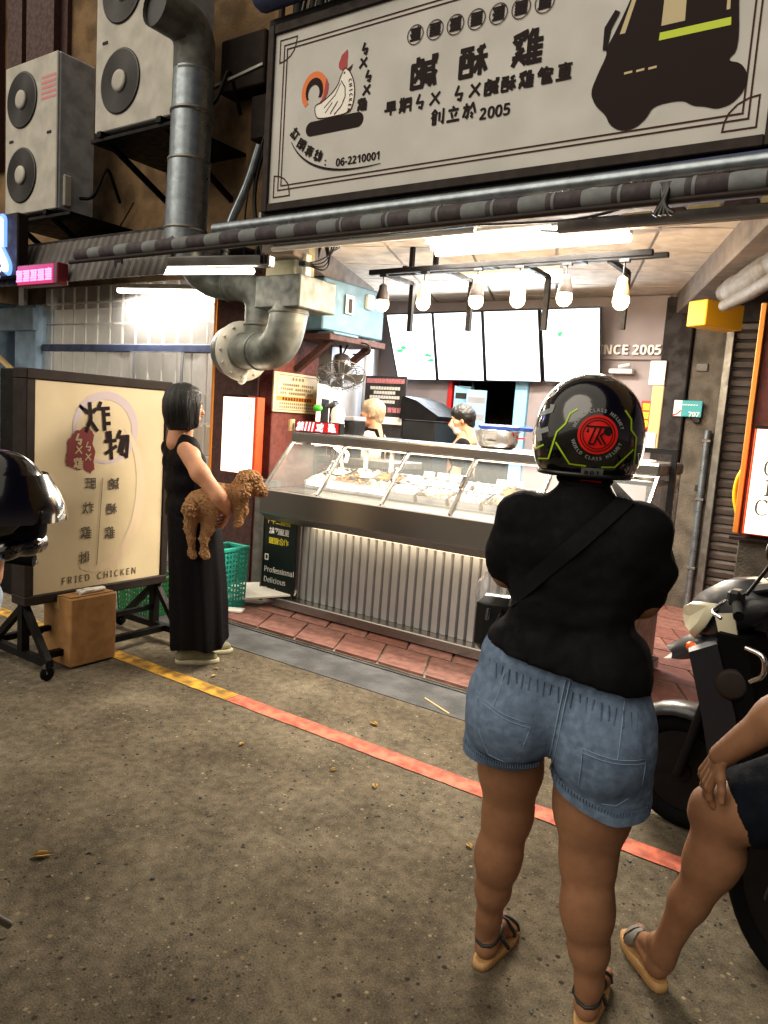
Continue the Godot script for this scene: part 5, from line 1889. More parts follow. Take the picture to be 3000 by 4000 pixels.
	var lo := Vector3(-3.58, 1.410, -4.3415)
	glyph(st, "qing", Vector2(-0.165, 0), 0.060, 0.0075, lo, Vector3(0.985, 0, 0), Vector3(0.22, 1, 0))
	for k in 3: ink(st, [Vector2(-0.105 + k * 0.034, 0.03), Vector2(-0.105 + k * 0.034, -0.03)], 0.013, lo, Vector3.RIGHT, Vector3(0.22, 1, 0))
	glyph(st, "chi", Vector2(0.03, 0), 0.060, 0.0075, lo, Vector3.RIGHT, Vector3(0.22, 1, 0))
	glyph(st, "chun", Vector2(0.145, 0), 0.064, 0.008, lo, Vector3.RIGHT, Vector3(-0.2, 1, 0))
	part("lit_characters", st, M.led_white, t)
	st = S()
	tube(st, [Vector3(-3.845, 1.365, -4.36), Vector3(-3.845, 1.455, -4.36)], 0.024, 12)
	single("cream_cup", st, M.wood_pale, "small cream cup standing left of the red LED sign", "cup")
	t = thing("steel_pot", "wide steel pot on the counter rail left of the helmet", "pot", Vector3(-2.17, 1.363, -4.52))
	st = S()
	lathe(st, Vector3(-2.17, 1.363, -4.52), Vector3.UP, [[0.10, 0], [0.128, 0.012], [0.138, 0.05], [0.142, 0.11], [0.150, 0.115], [0.150, 0.12], [0.138, 0.12], [0.134, 0.05], [0.10, 0.02], [0.001, 0.02]], 32)
	part("pot_body", st, M.chrome, t)
	st = S()
	tube(st, bend([Vector3(-2.02, 1.44, -4.50), Vector3(-1.985, 1.44, -4.47), Vector3(-1.985, 1.44, -4.55), Vector3(-2.02, 1.44, -4.54)], 0.02), 0.007, 6)
	part("handle", st, M.red_plastic, t)
	st = S()
	box(st, Vector3(-2.13, 1.503, -4.55), Vector3(0.30, 0.035, 0.24), 0.012)
	single("blue_tray", st, worn("tray_blue", Color(0.12, 0.24, 0.55), 0.4, 0, 0.1), "blue plastic tray resting on top of the steel pot", "tray")
	# grey shelf board and jars at the right end
	st = S()
	span(st, -1.42, -1.08, 1.225, 1.25, -4.82, -4.40, 0.006)
	single("grey_shelf_board", st, M.dark_frame, "grey shelf board at the right end of the counter beside the helmet", "shelf")
	st = S()
	lathe(st, Vector3(-1.20, 1.252, -4.62), Vector3.UP, [[0.05, 0], [0.055, 0.02], [0.055, 0.10], [0.04, 0.12], [0.001, 0.122]], 16)
	single("pale_jar", st, M.inner_grey, "pale round jar on the grey shelf board", "jar")
	st = S()
	span(st, -1.36, -1.27, 1.252, 1.36, -4.66, -4.56, 0.01)
	single("teal_box", st, M.cabinet_blue, "blue grey box on the grey shelf board near the helmet", "box")

func counter_side():
	# steel side panel, black menu sign, baskets
	var st := S()
	span(st, -4.12, -3.90, 0.10, 0.97, -4.34, -4.28, 0.005)
	var t: Node3D = single("steel_side_panel", st, M.steel_dull, "dull steel panel standing between the pillar and the counter", "panel")
	st = S()
	bar(st, Vector3(-3.90, 0.05, -4.26), Vector3(-3.88, 0.82, -4.26), 0.03, 0.03)
	part("post", st, M.steel, t)
	t = thing("black_menu_sign", "black standing sign with yellow and white writing left of the ribbed counter front", "sign", Vector3(-3.8, 0.05, -4.24))
	st = S()
	span(st, -3.88, -3.56, 0.10, 0.72, -4.17, -4.15, 0.003)
	part("board", st, M.black_plastic, t)
	st = S()
	span(st, -3.885, -3.56, 0.075, 0.10, -4.175, -4.14, 0.003)
	span(st, -3.895, -3.88, 0.05, 0.73, -4.175, -4.14, 0.003)
	part("frame", st, M.steel_dull, t)
	var o := Vector3(-3.875, 0.10, -4.148)
	var rows := [["xia", "wu5", "er", "", ""], ["qing", "wu6", "", "che"], ["", "", "he", "zuo"]]
	for j in 3:
		st = S()
		for k in rows[j].size(): glyph(st, rows[j][k], Vector2(0.035 + k * 0.05 + (0.04 if j else 0.0), 0.585 - j * 0.075), 0.045, 0.007, o, Vector3.RIGHT, Vector3(0, 1, 0), 0, 210 + j * 5 + k)
		part("writing", st, M.ink_white if j == 1 else M.ink_yellow, t)
	st = S()
	ink(st, [Vector2(0.02, 0.28), Vector2(0.05, 0.28), Vector2(0.05, 0.32), Vector2(0.02, 0.32)], 0.008, o, Vector3.RIGHT, Vector3.UP, true)
	words(st, "Professional", 0.055, o + Vector3(0.02, 0.205, 0), Vector3.RIGHT, Vector3.UP, false, 0.001, false, false)
	words(st, "Delicious", 0.055, o + Vector3(0.02, 0.125, 0), Vector3.RIGHT, Vector3.UP, false, 0.001, false, false)
	words(st, "Fresh", 0.055, o + Vector3(0.03, 0.045, 0), Vector3.RIGHT, Vector3.UP, false, 0.001, false, false)
	part("white_writing", st, M.ink_white, t)
	basket("teal_basket", Vector3(-3.98, 0.04, -3.86), Vector3(0.20, 0.44, 0.26), M.teal_plastic, "tall teal plastic basket with round holes beside the black dress")
	basket("green_crate", Vector3(-4.30, 0.015, -3.42), Vector3(0.34, 0.26, 0.30), M.green_plastic, "dark green plastic crate behind the cream sign stand")

func basket(called: String, at: Vector3, s: Vector3, m: Material, label: String):
	var t := thing(called, label, "basket", at)
	var st := S()
	var h := s * 0.5
	for side in 4:                                   # walls as a lattice: uprights and hoops leave the holes open
		var ax := Vector3.RIGHT if side % 2 == 0 else Vector3.BACK
		var nn := (Vector3.BACK if side % 2 == 0 else Vector3.RIGHT) * (1 if side < 2 else -1)
		var wa: float = h.x if side % 2 == 0 else h.z
		var wn: float = h.z if side % 2 == 0 else h.x
		var n := int(wa * 2 / 0.030)
		for k in n + 1:
			var f := lerpf(-wa, wa, float(k) / n)
			var p := at + ax * f * 0.9 + nn * wn * 0.9
			var q := at + ax * f + nn * wn + Vector3(0, s.y, 0)
			bar(st, p, q, 0.013, 0.005, 0.0, nn)
		var rows := int(s.y / 0.034)
		for k in rows + 1:
			var fy := float(k) / rows
			var sc := lerpf(0.9, 1.0, fy)
			var c := at + nn * wn * sc + Vector3(0, s.y * fy, 0)
			bar(st, c - ax * wa * sc, c + ax * wa * sc, 0.005, 0.014)
	part("lattice_wall", st, m, t)
	st = S()
	box(st, at + Vector3(0, 0.006, 0), Vector3(s.x * 0.9, 0.01, s.z * 0.9))
	part("bottom", st, m, t)
	st = S()
	for q in [[1, 0], [-1, 0], [0, 1], [0, -1]]:
		if q[0]: bar(st, at + Vector3(q[0] * h.x, s.y, -h.z - 0.01), at + Vector3(q[0] * h.x, s.y, h.z + 0.01), 0.025, 0.03, 0.006)
		else: bar(st, at + Vector3(-h.x, s.y - 0.002, q[1] * h.z), at + Vector3(h.x, s.y - 0.002, q[1] * h.z), 0.024, 0.03, 0.006)
	part("rim", st, m, t)

# ---------------------------------------------------------------- left of the counter
func left_side():
	# window of white bars with plastic sheets over it, and the room behind
	var t := thing("plastic_covered_window", "wide white barred window covered with clear plastic sheets, lit from inside", "window", Vector3(-6.1, 1.0, -4.62))
	for k in 15:
		var st := S()
		var x := -7.50 + k * 0.2
		bar(st, Vector3(x, 1.0, -4.61), Vector3(x, 2.62, -4.61), 0.016, 0.016, 0.0, Vector3.BACK)
		part("upright_bar", st, M.ink_white, t)
	for y in [1.06, 1.35, 1.62, 2.045, 2.25, 2.46]:
		var st := S()
		bar(st, Vector3(-7.55, y, -4.594), Vector3(-4.70, y, -4.594), 0.012, 0.017)
		part("cross_bar", st, M.ink_white, t)
	var sheets := [[-7.56, -6.40, 2.02, 2.62, -4.60], [-6.42, -4.70, 2.02, 2.62, -4.595], [-7.56, -6.05, 0.95, 1.98, -4.59], [-6.10, -5.35, 0.95, 1.98, -4.575], [-5.40, -4.68, 0.95, 1.98, -4.59]]
	var ns := fnoise(1.6, 8, 3)
	for s in sheets:
		var st := S()
		st.set_smooth_group(0)
		var nx := 26
		var ny := 14
		for i in nx:
			for j in ny:
				var v := []
				for c in [[0, 0], [1, 0], [1, 1], [0, 1]]:
					var x := lerpf(s[0], s[1], float(i + c[0]) / nx)
					var y := lerpf(s[2], s[3], float(j + c[1]) / ny)
					v.append(Vector3(x, y, s[4] + 0.020 + 0.012 * ns.get_noise_2d(x * 1.6, y * 0.9)))
				quad(st, v[0], v[1], v[2], v[3])
		part("plastic_sheet", st, M.film, t)
	var st := S()
	span(st, -7.60, -4.75, 1.975, 2.045, -4.63, -4.56, 0.006)
	part("dark_rail", st, M.tarp, t)
	st = S()
	for x in [-6.06, -5.38]: bar(st, Vector3(x, 0.95, -4.57), Vector3(x, 1.98, -4.57), 0.025, 0.01, 0.0, Vector3.BACK)
	part("dark_tape", st, M.tarp, t)
	st = S()
	span(st, -7.7, -4.7, 0.0, 0.98, -4.75, -4.66)
	single("low_wall", st, M.inner_grey, "low grey wall under the plastic covered window", "wall")
	st = S()                                          # the lit room behind
	span(st, -8.2, -4.5, 0.0, 2.9, -6.3, -6.2)
	span(st, -8.3, -8.2, 0.0, 2.9, -6.3, -4.7)
	span(st, -8.2, -4.8, 2.75, 2.85, -6.2, -4.76)
	single("side_room_wall", st, M.white_plastic, "white walls of the lit room behind the plastic sheets", "wall")
	st = S()
	span(st, -6.9, -6.2, 1.0, 1.45, -5.6, -5.2, 0.02)
	span(st, -5.9, -5.2, 1.0, 1.32, -5.7, -5.25, 0.02)
	single("stacked_goods", st, M.wood_pale, "blurred stacked cartons standing behind the plastic sheets", "cartons")
	# blue posts and clutter at the far left
	st = S()
	span(st, -8.02, -7.62, 0.0, 2.45, -4.72, -4.50, 0.008)
	single("pale_blue_post", st, M.post_blue, "pale blue painted post left of the plastic covered window", "post")
	st = S()
	span(st, -8.55, -8.40, 0.0, 2.5, -4.72, -4.5, 0.008)
	single("second_blue_post", st, M.post_blue, "narrower pale blue post at the far left edge beyond the dark gap", "post")
	st = S()
	span(st, -8.6, -7.6, 2.18, 2.42, -4.52, -4.46, 0.006)
	single("blue_lintel", st, M.post_blue, "pale blue board across the top of the two blue posts", "board")
	st = S()
	bar(st, Vector3(-8.8, 2.2, -4.40), Vector3(-7.65, 1.72, -4.30), 0.05, 0.04, 0.004)
	single("leaning_plank", st, M.wood_pale, "pale wooden plank leaning across the blue posts at the left edge", "plank")
	st = S()
	span(st, -12.0, -8.6, 0.0, 2.4, -5.6, -4.9)
	single("wooden_hoarding", st, M.brown_stone, "dark brown hoarding at the far left edge", "hoarding")
	# exhaust: pipe, blower, elbow, box, column
	t = thing("exhaust_blower", "grey painted exhaust blower with a round housing and bent pipes in front of the pillar", "blower", Vector3(-4.1, 1.8, -4.2))
	st = S()
	var path := bend([Vector3(-4.56, 2.66, -3.86), Vector3(-4.64, 2.46, -4.16), Vector3(-4.10, 2.44, -4.22), Vector3(-4.10, 2.06, -4.22)], 0.26, 10)
	tube(st, path, 0.115, 22)
	part("inlet_pipe", st, M.duct_grey, t)
	for q in [[Vector3(-4.42, 2.452, -4.185), Vector3(1, -0.02, -0.1)], [Vector3(-4.10, 2.16, -4.22), Vector3.DOWN], [Vector3(-4.10, 2.06, -4.22), Vector3.DOWN]]:
		st = S()
		lathe(st, q[0], q[1], [[0.114, 0], [0.124, 0.004], [0.124, 0.02], [0.114, 0.024]], 22)
		part("pipe_seam", st, M.duct_grey, t)
	st = S()
	var axd := Vector3(0.94, -0.03, 0.34).normalized()
	lathe(st, Vector3(-4.42, 1.955, -4.26), axd, [[0.08, -0.06], [0.08, 0.0], [0.17, 0.01], [0.20, 0.03], [0.20, 0.17], [0.175, 0.185]], 32)
	part("fan_housing", st, M.duct_grey, t)
	st = S()
	lathe(st, Vector3(-4.42, 1.955, -4.26) + axd * 0.186, axd, [[0.225, 0], [0.23, 0.01], [0.225, 0.022], [0.14, 0.024]], 32)
	for k in 12:
		var fb := frame_of(axd)
		var r := fb.x * cos(TAU * k / 12) + fb.z * sin(TAU * k / 12)
		lathe(st, Vector3(-4.42, 1.955, -4.26) + axd * 0.208 + r * 0.195, axd, [[0.012, 0], [0.012, 0.01], [0.001, 0.012]], 6)
	part("flange_ring", st, M.ac_white, t)
	st = S()
	lathe(st, Vector3(-4.32, 1.83, -4.085), Vector3(0.1, -0.4, 0.9), [[0.05, 0], [0.055, 0.01], [0.045, 0.014], [0.001, 0.014]], 16)
	part("red_cap", st, M.red_stone, t)
	st = S()
	var o1 := Vector3(-4.42, 1.955, -4.26) + axd * 0.20
	tube(st, bend([o1, Vector3(-3.66, 1.93, -4.0), Vector3(-3.64, 2.30, -4.06)], 0.24, 10), 0.135, 22)
	part("outlet_elbow", st, M.duct_grey, t)
	for q in [[o1 + axd * 0.02, axd], [Vector3(-3.648, 2.19, -4.045), Vector3.UP], [o1 + axd * 0.28, axd]]:
		st = S()
		lathe(st, q[0], q[1], [[0.134, 0], [0.143, 0.004], [0.143, 0.018], [0.134, 0.022]], 22)
		part("elbow_seam", st, M.duct_grey, t)
	st = S()
	box(st, Vector3(-3.66, 2.335, -4.12), Vector3(0.42, 0.22, 0.40), 0.008)
	part("silencer_box", st, M.duct_grey, t)
	st = S()
	box(st, Vector3(-3.78, 2.60, -4.18), Vector3(0.28, 0.32, 0.22), 0.006)
	part("upper_shaft", st, worn("shaft_cream", Color(0.62, 0.60, 0.47), 0.6, 0, 0.3), t)
	st = S()
	span(st, -3.60, -3.56, 2.46, 2.62, -4.16, -4.10, 0.005)
	single("white_socket", st, M.white_plastic, "white power socket with black plug beside the cream shaft", "socket")
	st = S()
	span(st, -3.59, -3.53, 2.53, 2.56, -4.12, -4.05, 0.005)
	for k in 4: tube(st, bend([Vector3(-3.57, 2.55, -4.1), Vector3(-3.45 - 0.02 * k, 2.50 + 0.03 * k, -4.2), Vector3(-3.50, 2.72, -4.3 - 0.03 * k)], 0.08), 0.006, 6)
	single("black_plug_leads", st, M.black_plastic, "black plug and tangled leads at the cream shaft", "leads")
	# bag under the blower
	st = S()
	var bag := [cap(Vector3(-4.30, 1.775, -4.22), Vector3(-4.25, 1.74, -4.20), 0.03, 0.045, Vector3.BACK, 1.5), cap(Vector3(-4.22, 1.78, -4.22), Vector3(-4.20, 1.82, -4.22), 0.018, 0.012), cap(Vector3(-4.33, 1.80, -4.22), Vector3(-4.38, 1.83, -4.22), 0.014, 0.01)]
	body(st, bag, 0.008, 0.02, fnoise(30.0, 3), 0.006)
	single("white_plastic_bag", st, M.white_plastic, "crumpled white plastic bag hanging under the round blower", "bag")
	# glowing sign boxes
	lightbox("glowing_sign_box", -4.52, -4.135, 0.99, 1.605, -4.36, -4.27, "tall glowing white sign box with orange edge behind the black dress", 0)
	lightbox("right_glowing_sign", -0.635, 0.0, 1.005, 1.60, -4.61, -4.55, "glowing white sign reading Crispy Fried Chicken on the right pillar", 1)

func lightbox(called: String, x0: float, x1: float, y0: float, y1: float, z0: float, z1: float, label: String, kind: int):
	var t := thing(called, label, "light box", Vector3((x0 + x1) / 2, y0, z0))
	var st := S()
	span(st, x0, x1, y0, y1, z0, z1 - 0.004, 0.004)
	part("case", st, M.orange_paint, t)
	st = S()
	span(st, x0 + 0.012, x1 - (0.03 if kind == 0 else 0.012), y0 + 0.008, y1 - 0.008, z1 - 0.004, z1)
	part("lit_face", st, M.lightbox_white, t)
	st = S()
	span(st, x0 - 0.004, x1 - 0.10, y1 - 0.004, y1 + 0.012, z0, z1 + 0.002)
	part("cap_strip", st, M.dark_frame, t)
	st = S()
	var o := Vector3(x0, y0, z1 + 0.001)
	if kind == 0:
		for k in 2: glyph(st, "", Vector2(0.315, 0.53 - k * 0.08), 0.05, 0.006, o, Vector3.RIGHT, Vector3.UP, 0.1, 230 + k)
		ink(st, [Vector2(0.085, 0.52), Vector2(0.11, 0.525)], 0.006, o, Vector3.RIGHT, Vector3.UP)
		ink(st, [Vector2(0.12, 0.40), Vector2(0.125, 0.405)], 0.006, o, Vector3.RIGHT, Vector3.UP)
		ink(st, [Vector2(0.11, 0.31), Vector2(0.12, 0.31)], 0.006, o, Vector3.RIGHT, Vector3.UP)
	else:
		words(st, "Crispy", 0.12, o + Vector3(0.07, 0.375, 0), Vector3.RIGHT, Vector3.UP, false, 0.001, true, false)
		words(st, "Fried", 0.12, o + Vector3(0.085, 0.265, 0), Vector3.RIGHT, Vector3.UP, false, 0.001, true, false)
		words(st, "Chicken", 0.12, o + Vector3(0.05, 0.155, 0), Vector3.RIGHT, Vector3.UP, false, 0.001, true, false)
	part("lettering", st, M.ink_grey, t)
	area_light("sign_box_light", Vector3((x0 + x1) / 2, (y0 + y1) / 2, z1 + 0.02), Vector3.BACK, Vector2(x1 - x0 - 0.06, y1 - y0 - 0.06), 0.22, Color(1.0, 0.90, 0.74))

func cream_sign():
	# the standing sign faces along the street; its board lies in a plane across it
	var X := -3.75
	var t := thing("cream_standing_sign", "large cream standing sign reading FRIED CHICKEN with a red seal, on a wheeled black frame", "sign", Vector3(X, 0, -2.65))
	var st := S()
	span(st, X - 0.27, X - 0.012, 0.40, 1.635, -3.105, -2.175, 0.006)
	part("sign_box", st, M.black_metal, t)
	st = S()
	for q in [[1.585, 1.640, -3.115, -2.165], [0.365, 0.418, -3.115, -2.165]]: span(st, X - 0.125, X + 0.012, q[0], q[1], q[2], q[3], 0.005)
	for z in [[-2.215, -2.165], [-3.115, -3.065]]: span(st, X - 0.124, X + 0.010, 0.419, 1.584, z[0], z[1], 0.004)
	part("rim", st, M.dark_frame, t)
	st = S()
	span(st, X - 0.012, X, 0.42, 1.583, -3.063, -2.217)
	part("board", st, M.cream_board, t)
	var o := Vector3(X + 0.0015, 0, 0)
	var fx := Vector3(0, 0, -1)
	st = S()
	var p := []
	var w := []
	for k in 41:
		var a := TAU * k / 40.0 + 2.5
		p.append(Vector2(2.648, 1.336) + Vector2(cos(a) * 0.198, sin(a) * 0.192))
		w.append(0.034 + 0.016 * sin(a * 1.0 + 0.6))
	ink(st, p, w, o, fx, Vector3.UP)
	part("brushed_ring", st, M.ink_lilac, t)
	st = S()                                          # faint big swirl
	p = []
	w = []
	for k in 24:
		var a := lerpf(0.9, -1.9, k / 23.0)
		p.append(Vector2(2.60, 0.98) + Vector2(cos(a) * 0.30, sin(a) * 0.46))
		w.append(0.02 + 0.05 * sin(k / 23.0 * PI))
	ink(st, p, w, o, fx, Vector3.UP)
	part("faint_swirl", st, M.ink_swoosh, t)
	st = S()
	var seal := [Vector2(2.518, 1.345), Vector2(2.545, 1.335), Vector2(2.572, 1.30), Vector2(2.566, 1.25), Vector2(2.578, 1.205), Vector2(2.572, 1.13), Vector2(2.578, 1.10), Vector2(2.55, 1.085), Vector2(2.515, 1.105), Vector2(2.48, 1.10), Vector2(2.44, 1.118), Vector2(2.402, 1.13), Vector2(2.398, 1.165), Vector2(2.408, 1.21), Vector2(2.405, 1.255), Vector2(2.43, 1.29), Vector2(2.45, 1.315), Vector2(2.49, 1.33)]
	var rough := []
	var R := RandomNumberGenerator.new()
	R.seed = 21
	for k in seal.size():
		var a: Vector2 = seal[k]
		var b: Vector2 = seal[(k + 1) % seal.size()]
		for j in 4: rough.append(a.lerp(b, j / 4.0) + Vector2(R.randf_range(-0.005, 0.005), R.randf_range(-0.005, 0.005)))
	patch(st, rough, o + Vector3(0.0012, 0, 0), fx, Vector3.UP)
	part("red_seal", st, M.ink_seal, t)
	st = S()
	var so := o + Vector3(0.0022, 0, 0)
	glyph(st, "bo", Vector2(2.475, 1.275), 0.055, 0.009, so, fx, Vector3.UP)
	glyph(st, "wu", Vector2(2.475, 1.215), 0.050, 0.009, so, fx, Vector3.UP)
	glyph(st, "bo", Vector2(2.535, 1.235), 0.050, 0.008, so, fx, Vector3.UP)
	glyph(st, "wu", Vector2(2.535, 1.175), 0.045, 0.008, so, fx, Vector3.UP)
	glyph(st, "ji", Vector2(2.475, 1.14), 0.055, 0.006, so, fx, Vector3.UP)
	part("seal_characters", st, M.ink_cream, t)
	st = S()
	glyph(st, "zha", Vector2(2.590, 1.405), 0.155, 0.017, so, fx, Vector3.UP, 0.1)
	glyph(st, "wu4", Vector2(2.725, 1.247), 0.155, 0.017, so, fx, Vector3.UP, 0.1)
	part("brush_characters", st, M.ink, t)
	st = S()
	var c1 := ["xianz", "zha", "ji", "pai"]
	var c2 := ["xian", "su", "ji"]
	for k in 4: glyph(st, c1[k], Vector2(2.553 - k * 0.010, 1.027 - k * 0.143), 0.062, 0.0058, so, fx, Vector3.UP)
	for k in 3: glyph(st, c2[k], Vector2(2.708 - k * 0.009, 1.018 - k * 0.145), 0.062, 0.0058, so, fx, Vector3.UP)
	ink(st, [Vector2(2.632, 1.052), Vector2(2.605, 0.544)], 0.004, so, fx, Vector3.UP)
	words(st, "FRIED CHICKEN", 0.052, o + Vector3(0, 0.474, -2.642), fx, Vector3.UP, false, 0.001, false, true, 0.017)
	part("lettering", st, M.ink_grey, t)
	# frame on castors
	for z in [-2.20, -3.08]:
		st = S()
		bar(st, Vector3(X - 0.06, 0.40, z), Vector3(X - 0.06, 0.10, z), 0.045, 0.045, 0.0, Vector3.BACK)
		part("upright", st, M.black_metal, t)
		for e in [0.18, -0.36]:
			st = S()
			bar(st, Vector3(X - 0.05, 0.36, z), Vector3(X + e, 0.09, z), 0.035, 0.035)
			part("brace", st, M.black_metal, t)
		st = S()
		bar(st, Vector3(X - 0.40, 0.085, z), Vector3(X + 0.20, 0.085, z), 0.04, 0.04)
		part("foot_bar", st, M.black_metal, t)
	st = S()
	for x in [X - 0.38, X + 0.06]: bar(st, Vector3(x, 0.088, -2.2), Vector3(x, 0.088, -3.1), 0.038, 0.036, 0.0)
	bar(st, Vector3(X - 0.06, 0.20, -2.2), Vector3(X - 0.06, 0.20, -3.1), 0.03, 0.03)
	part("long_bar", st, M.black_metal, t)
	for q in [[X + 0.205, -2.18], [X + 0.20, -3.08], [X - 0.40, -2.20], [X - 0.40, -3.08]]:
		st = S()
		lathe(st, Vector3(q[0] - 0.012, 0.04, q[1]), Vector3.RIGHT, [[0.028, 0], [0.038, 0.005], [0.038, 0.019], [0.028, 0.024]], 16)
		var cst := part("castor", st, M.rubber, t)
		st = S()
		bar(st, Vector3(q[0], 0.04, q[1] + 0.0), Vector3(q[0] - 0.01, 0.085, q[1] + 0.012), 0.034, 0.012)
		part("fork", st, M.steel_dull, cst)
	# carton under it, with a pair of tongs on top
	var cb := thing("cardboard_box", "brown cardboard box standing under the cream sign board", "box", Vector3(-3.80, 0, -2.50))
	st = S()
	box(st, Vector3(-3.74, 0.205, -2.50), Vector3(0.27, 0.39, 0.29), 0.006)
	part("carton", st, M.cardboard, cb)
	st = S()
	box(st, Vector3(-3.74, 0.4015, -2.50), Vector3(0.05, 0.002, 0.294))
	box(st, Vector3(-3.74, 0.36, -2.354), Vector3(0.05, 0.07, 0.002))
	part("tape", st, M.tape, cb)
	st = S()
	box(st, Vector3(-3.68, 0.4035, -2.50), Vector3(0.11, 0.003, 0.27), 0.0, Basis(Vector3.BACK, 0.03))
	part("flap", st, M.cardboard, cb)
	st = S()
	tube(st, [Vector3(-3.66, 0.416, -2.44), Vector3(-3.66, 0.42, -2.60)], 0.012, 8)
	tube(st, [Vector3(-3.70, 0.416, -2.45), Vector3(-3.675, 0.42, -2.60)], 0.012, 8)
	box(st, Vector3(-3.665, 0.427, -2.50), Vector3(0.05, 0.012, 0.05), 0.004)
	single("white_tongs", st, M.white_plastic, "white plastic tongs lying on top of the cardboard box", "tongs")

# ---------------------------------------------------------------- people
func head_prims(t: Transform3D, s := 1.0) -> Array:       # local axes: z to the front, y up; origin at mid-head
	var x := t.basis.x.normalized()
	var L := [[0, .022, -.018, 0, .03, -.03, .087, .084], [0, -.02, .022, 0, -.055, .03, .064, .05], [0, -.075, .035, 0, -.088, .048, .042, .028], [-.03, .028, .066, .03, .028, .066, .016, .016],
		[0, .004, .088, 0, -.026, .105, .008, .013], [-.017, -.060, .080, .017, -.060, .080, .0085, .0085], [-.078, .006, -.012, -.080, -.026, -.008, .013, .010], [.078, .006, -.012, .080, -.026, -.008, .013, .010],
		[0, -.07, -.03, 0, -.20, -.048, .052, .058], [-.045, -.02, .045, -.04, -.035, .05, .026, .02], [.045, -.02, .045, .04, -.035, .05, .026, .02]]
	var out := []
	for q in L: out.append(cap(t * (Vector3(q[0], q[1], q[2]) * s), t * (Vector3(q[3], q[4], q[5]) * s), q[6] * s, q[7] * s, x, 1.10 if q[6] > .08 else 1.0))
	return out

func face_parts(t: Transform3D, person: Node3D):
	for sx in [-1, 1]:
		var st := S()
		ball(st, t * Vector3(sx * .031, .010, .074), Vector3(.012, .009, .010), t.basis, 10, 6)
		var e := part("eye", st, M.ink_white, person)
		st = S()
		ball(st, t * Vector3(sx * .031, .010, .0815), Vector3(.0052, .0056, .004), t.basis, 8, 5)
		part("pupil", st, M.ink, e)
		st = S()
		tube(st, [t * Vector3(sx * .016, .030, .086), t * Vector3(sx * .034, .035, .083), t * Vector3(sx * .050, .029, .072)], 0.0035, 5)
		part("eyebrow", st, M.hair_black, person)
	var st := S()
	tube(st, [t * Vector3(-.020, -.060, .0845), t * Vector3(0, -.0605, .0895), t * Vector3(.020, -.060, .0845)], 0.0035, 5)
	part("lips", st, M.ink_pink, person)

func hand_prims(w: Vector3, d: Vector3, n: Vector3, thumb: float, curl: Array, s := 1.0, spread := 0.10) -> Array:   # wrist, finger direction, back-of-hand normal, thumb side +-1
	d = d.normalized()
	n = (n - d * n.dot(d)).normalized()
	var x := d.cross(n)
	var p := []
	for k in 4:
		var off := (k - 1.5) * 0.0195 * s
		p.append(cap(w + x * off * 0.7, w + d * 0.084 * s + x * off, 0.0125 * s, 0.0105 * s))
		var q := w + d * (0.086 - absf(k - 1.2) * 0.004) * s + x * off
		var len_: float = [0.066, 0.075, 0.070, 0.055][k if thumb < 0 else 3 - k] * s
		var f := d.rotated(n, -(k - 1.5) * spread)
		var a := 0.0
		for j in 3:
			a += curl[j]
			var dir := f.rotated(x, -a)
			if dir.dot(n) > f.rotated(x, a).dot(n): dir = f.rotated(x, a)
			var seg: float = len_ * [0.46, 0.31, 0.25][j]
			p.append(cap(q, q + dir * seg, (0.0092 - j * 0.0008) * s, (0.0086 - j * 0.0008) * s))
			q += dir * seg
	p.append(cap(w - d * 0.03, w + d * 0.02, 0.026 * s, 0.024 * s, n, 1.35))
	var tb := w + d * 0.022 * s + x * thumb * 0.026 * s
	var td := (d * 0.75 + x * thumb * 0.62 - n * 0.25).normalized()
	p.append(cap(w + d * 0.012 * s + x * thumb * 0.012, tb + td * 0.022 * s, 0.014 * s, 0.0125 * s))
	p.append(cap(tb + td * 0.022 * s, tb + td * 0.052 * s, 0.0115 * s, 0.010 * s))
	var t2 := (td + d * 0.35 - n * 0.1).normalized()
	p.append(cap(tb + td * 0.052 * s, tb + td * 0.052 * s + t2 * 0.026 * s, 0.0098 * s, 0.008 * s))
	return p

func foot_prims(heel: Vector3, dir: Vector3, inner: float, h := 0.02) -> Array:   # heel point on the sole, toe direction, inner side +-1
	dir = dir.normalized()
	var x := dir.cross(Vector3.UP)
	var p := [cap(heel + dir * 0.028 + Vector3(0, h + 0.026, 0), heel + dir * 0.034 + Vector3(0, h + 0.030, 0), 0.029, 0.030),
		cap(heel + dir * 0.035 + Vector3(0, h + 0.035, 0), heel + dir * 0.045 + Vector3(0, h + 0.085, 0), 0.028, 0.031),
		cap(heel + dir * 0.04 + Vector3(0, h + 0.028, 0), heel + dir * 0.165 + Vector3(0, h + 0.018, 0), 0.030, 0.026, Vector3.UP, 1.35),
		cap(heel + dir * 0.07 + Vector3(0, h + 0.062, 0), heel + dir * 0.155 + Vector3(0, h + 0.026, 0), 0.026, 0.020),
		cap(heel + dir * 0.155 - x * 0.022 + Vector3(0, h + 0.014, 0), heel + dir * 0.165 + x * 0.022 + Vector3(0, h + 0.014, 0), 0.018, 0.018)]
	for k in 5:
		var off: float = [0.030, 0.013, -0.002, -0.016, -0.029][k] * inner
		var ln: float = [0.048, 0.050, 0.044, 0.036, 0.028][k]
		var r: float = [0.0125, 0.0090, 0.0085, 0.0080, 0.0080][k]
		var b := heel + dir * (0.170 - 0.012 * k * 0.6) + x * off
		p.append(cap(b + Vector3(0, h + 0.014, 0), b + dir * ln * 0.55 + Vector3(0, h + 0.013, 0), r, r))
		p.append(cap(b + dir * ln * 0.55 + Vector3(0, h + 0.013, 0), b + dir * ln + Vector3(0, h + 0.008, 0), r, r * 0.85))
	return p

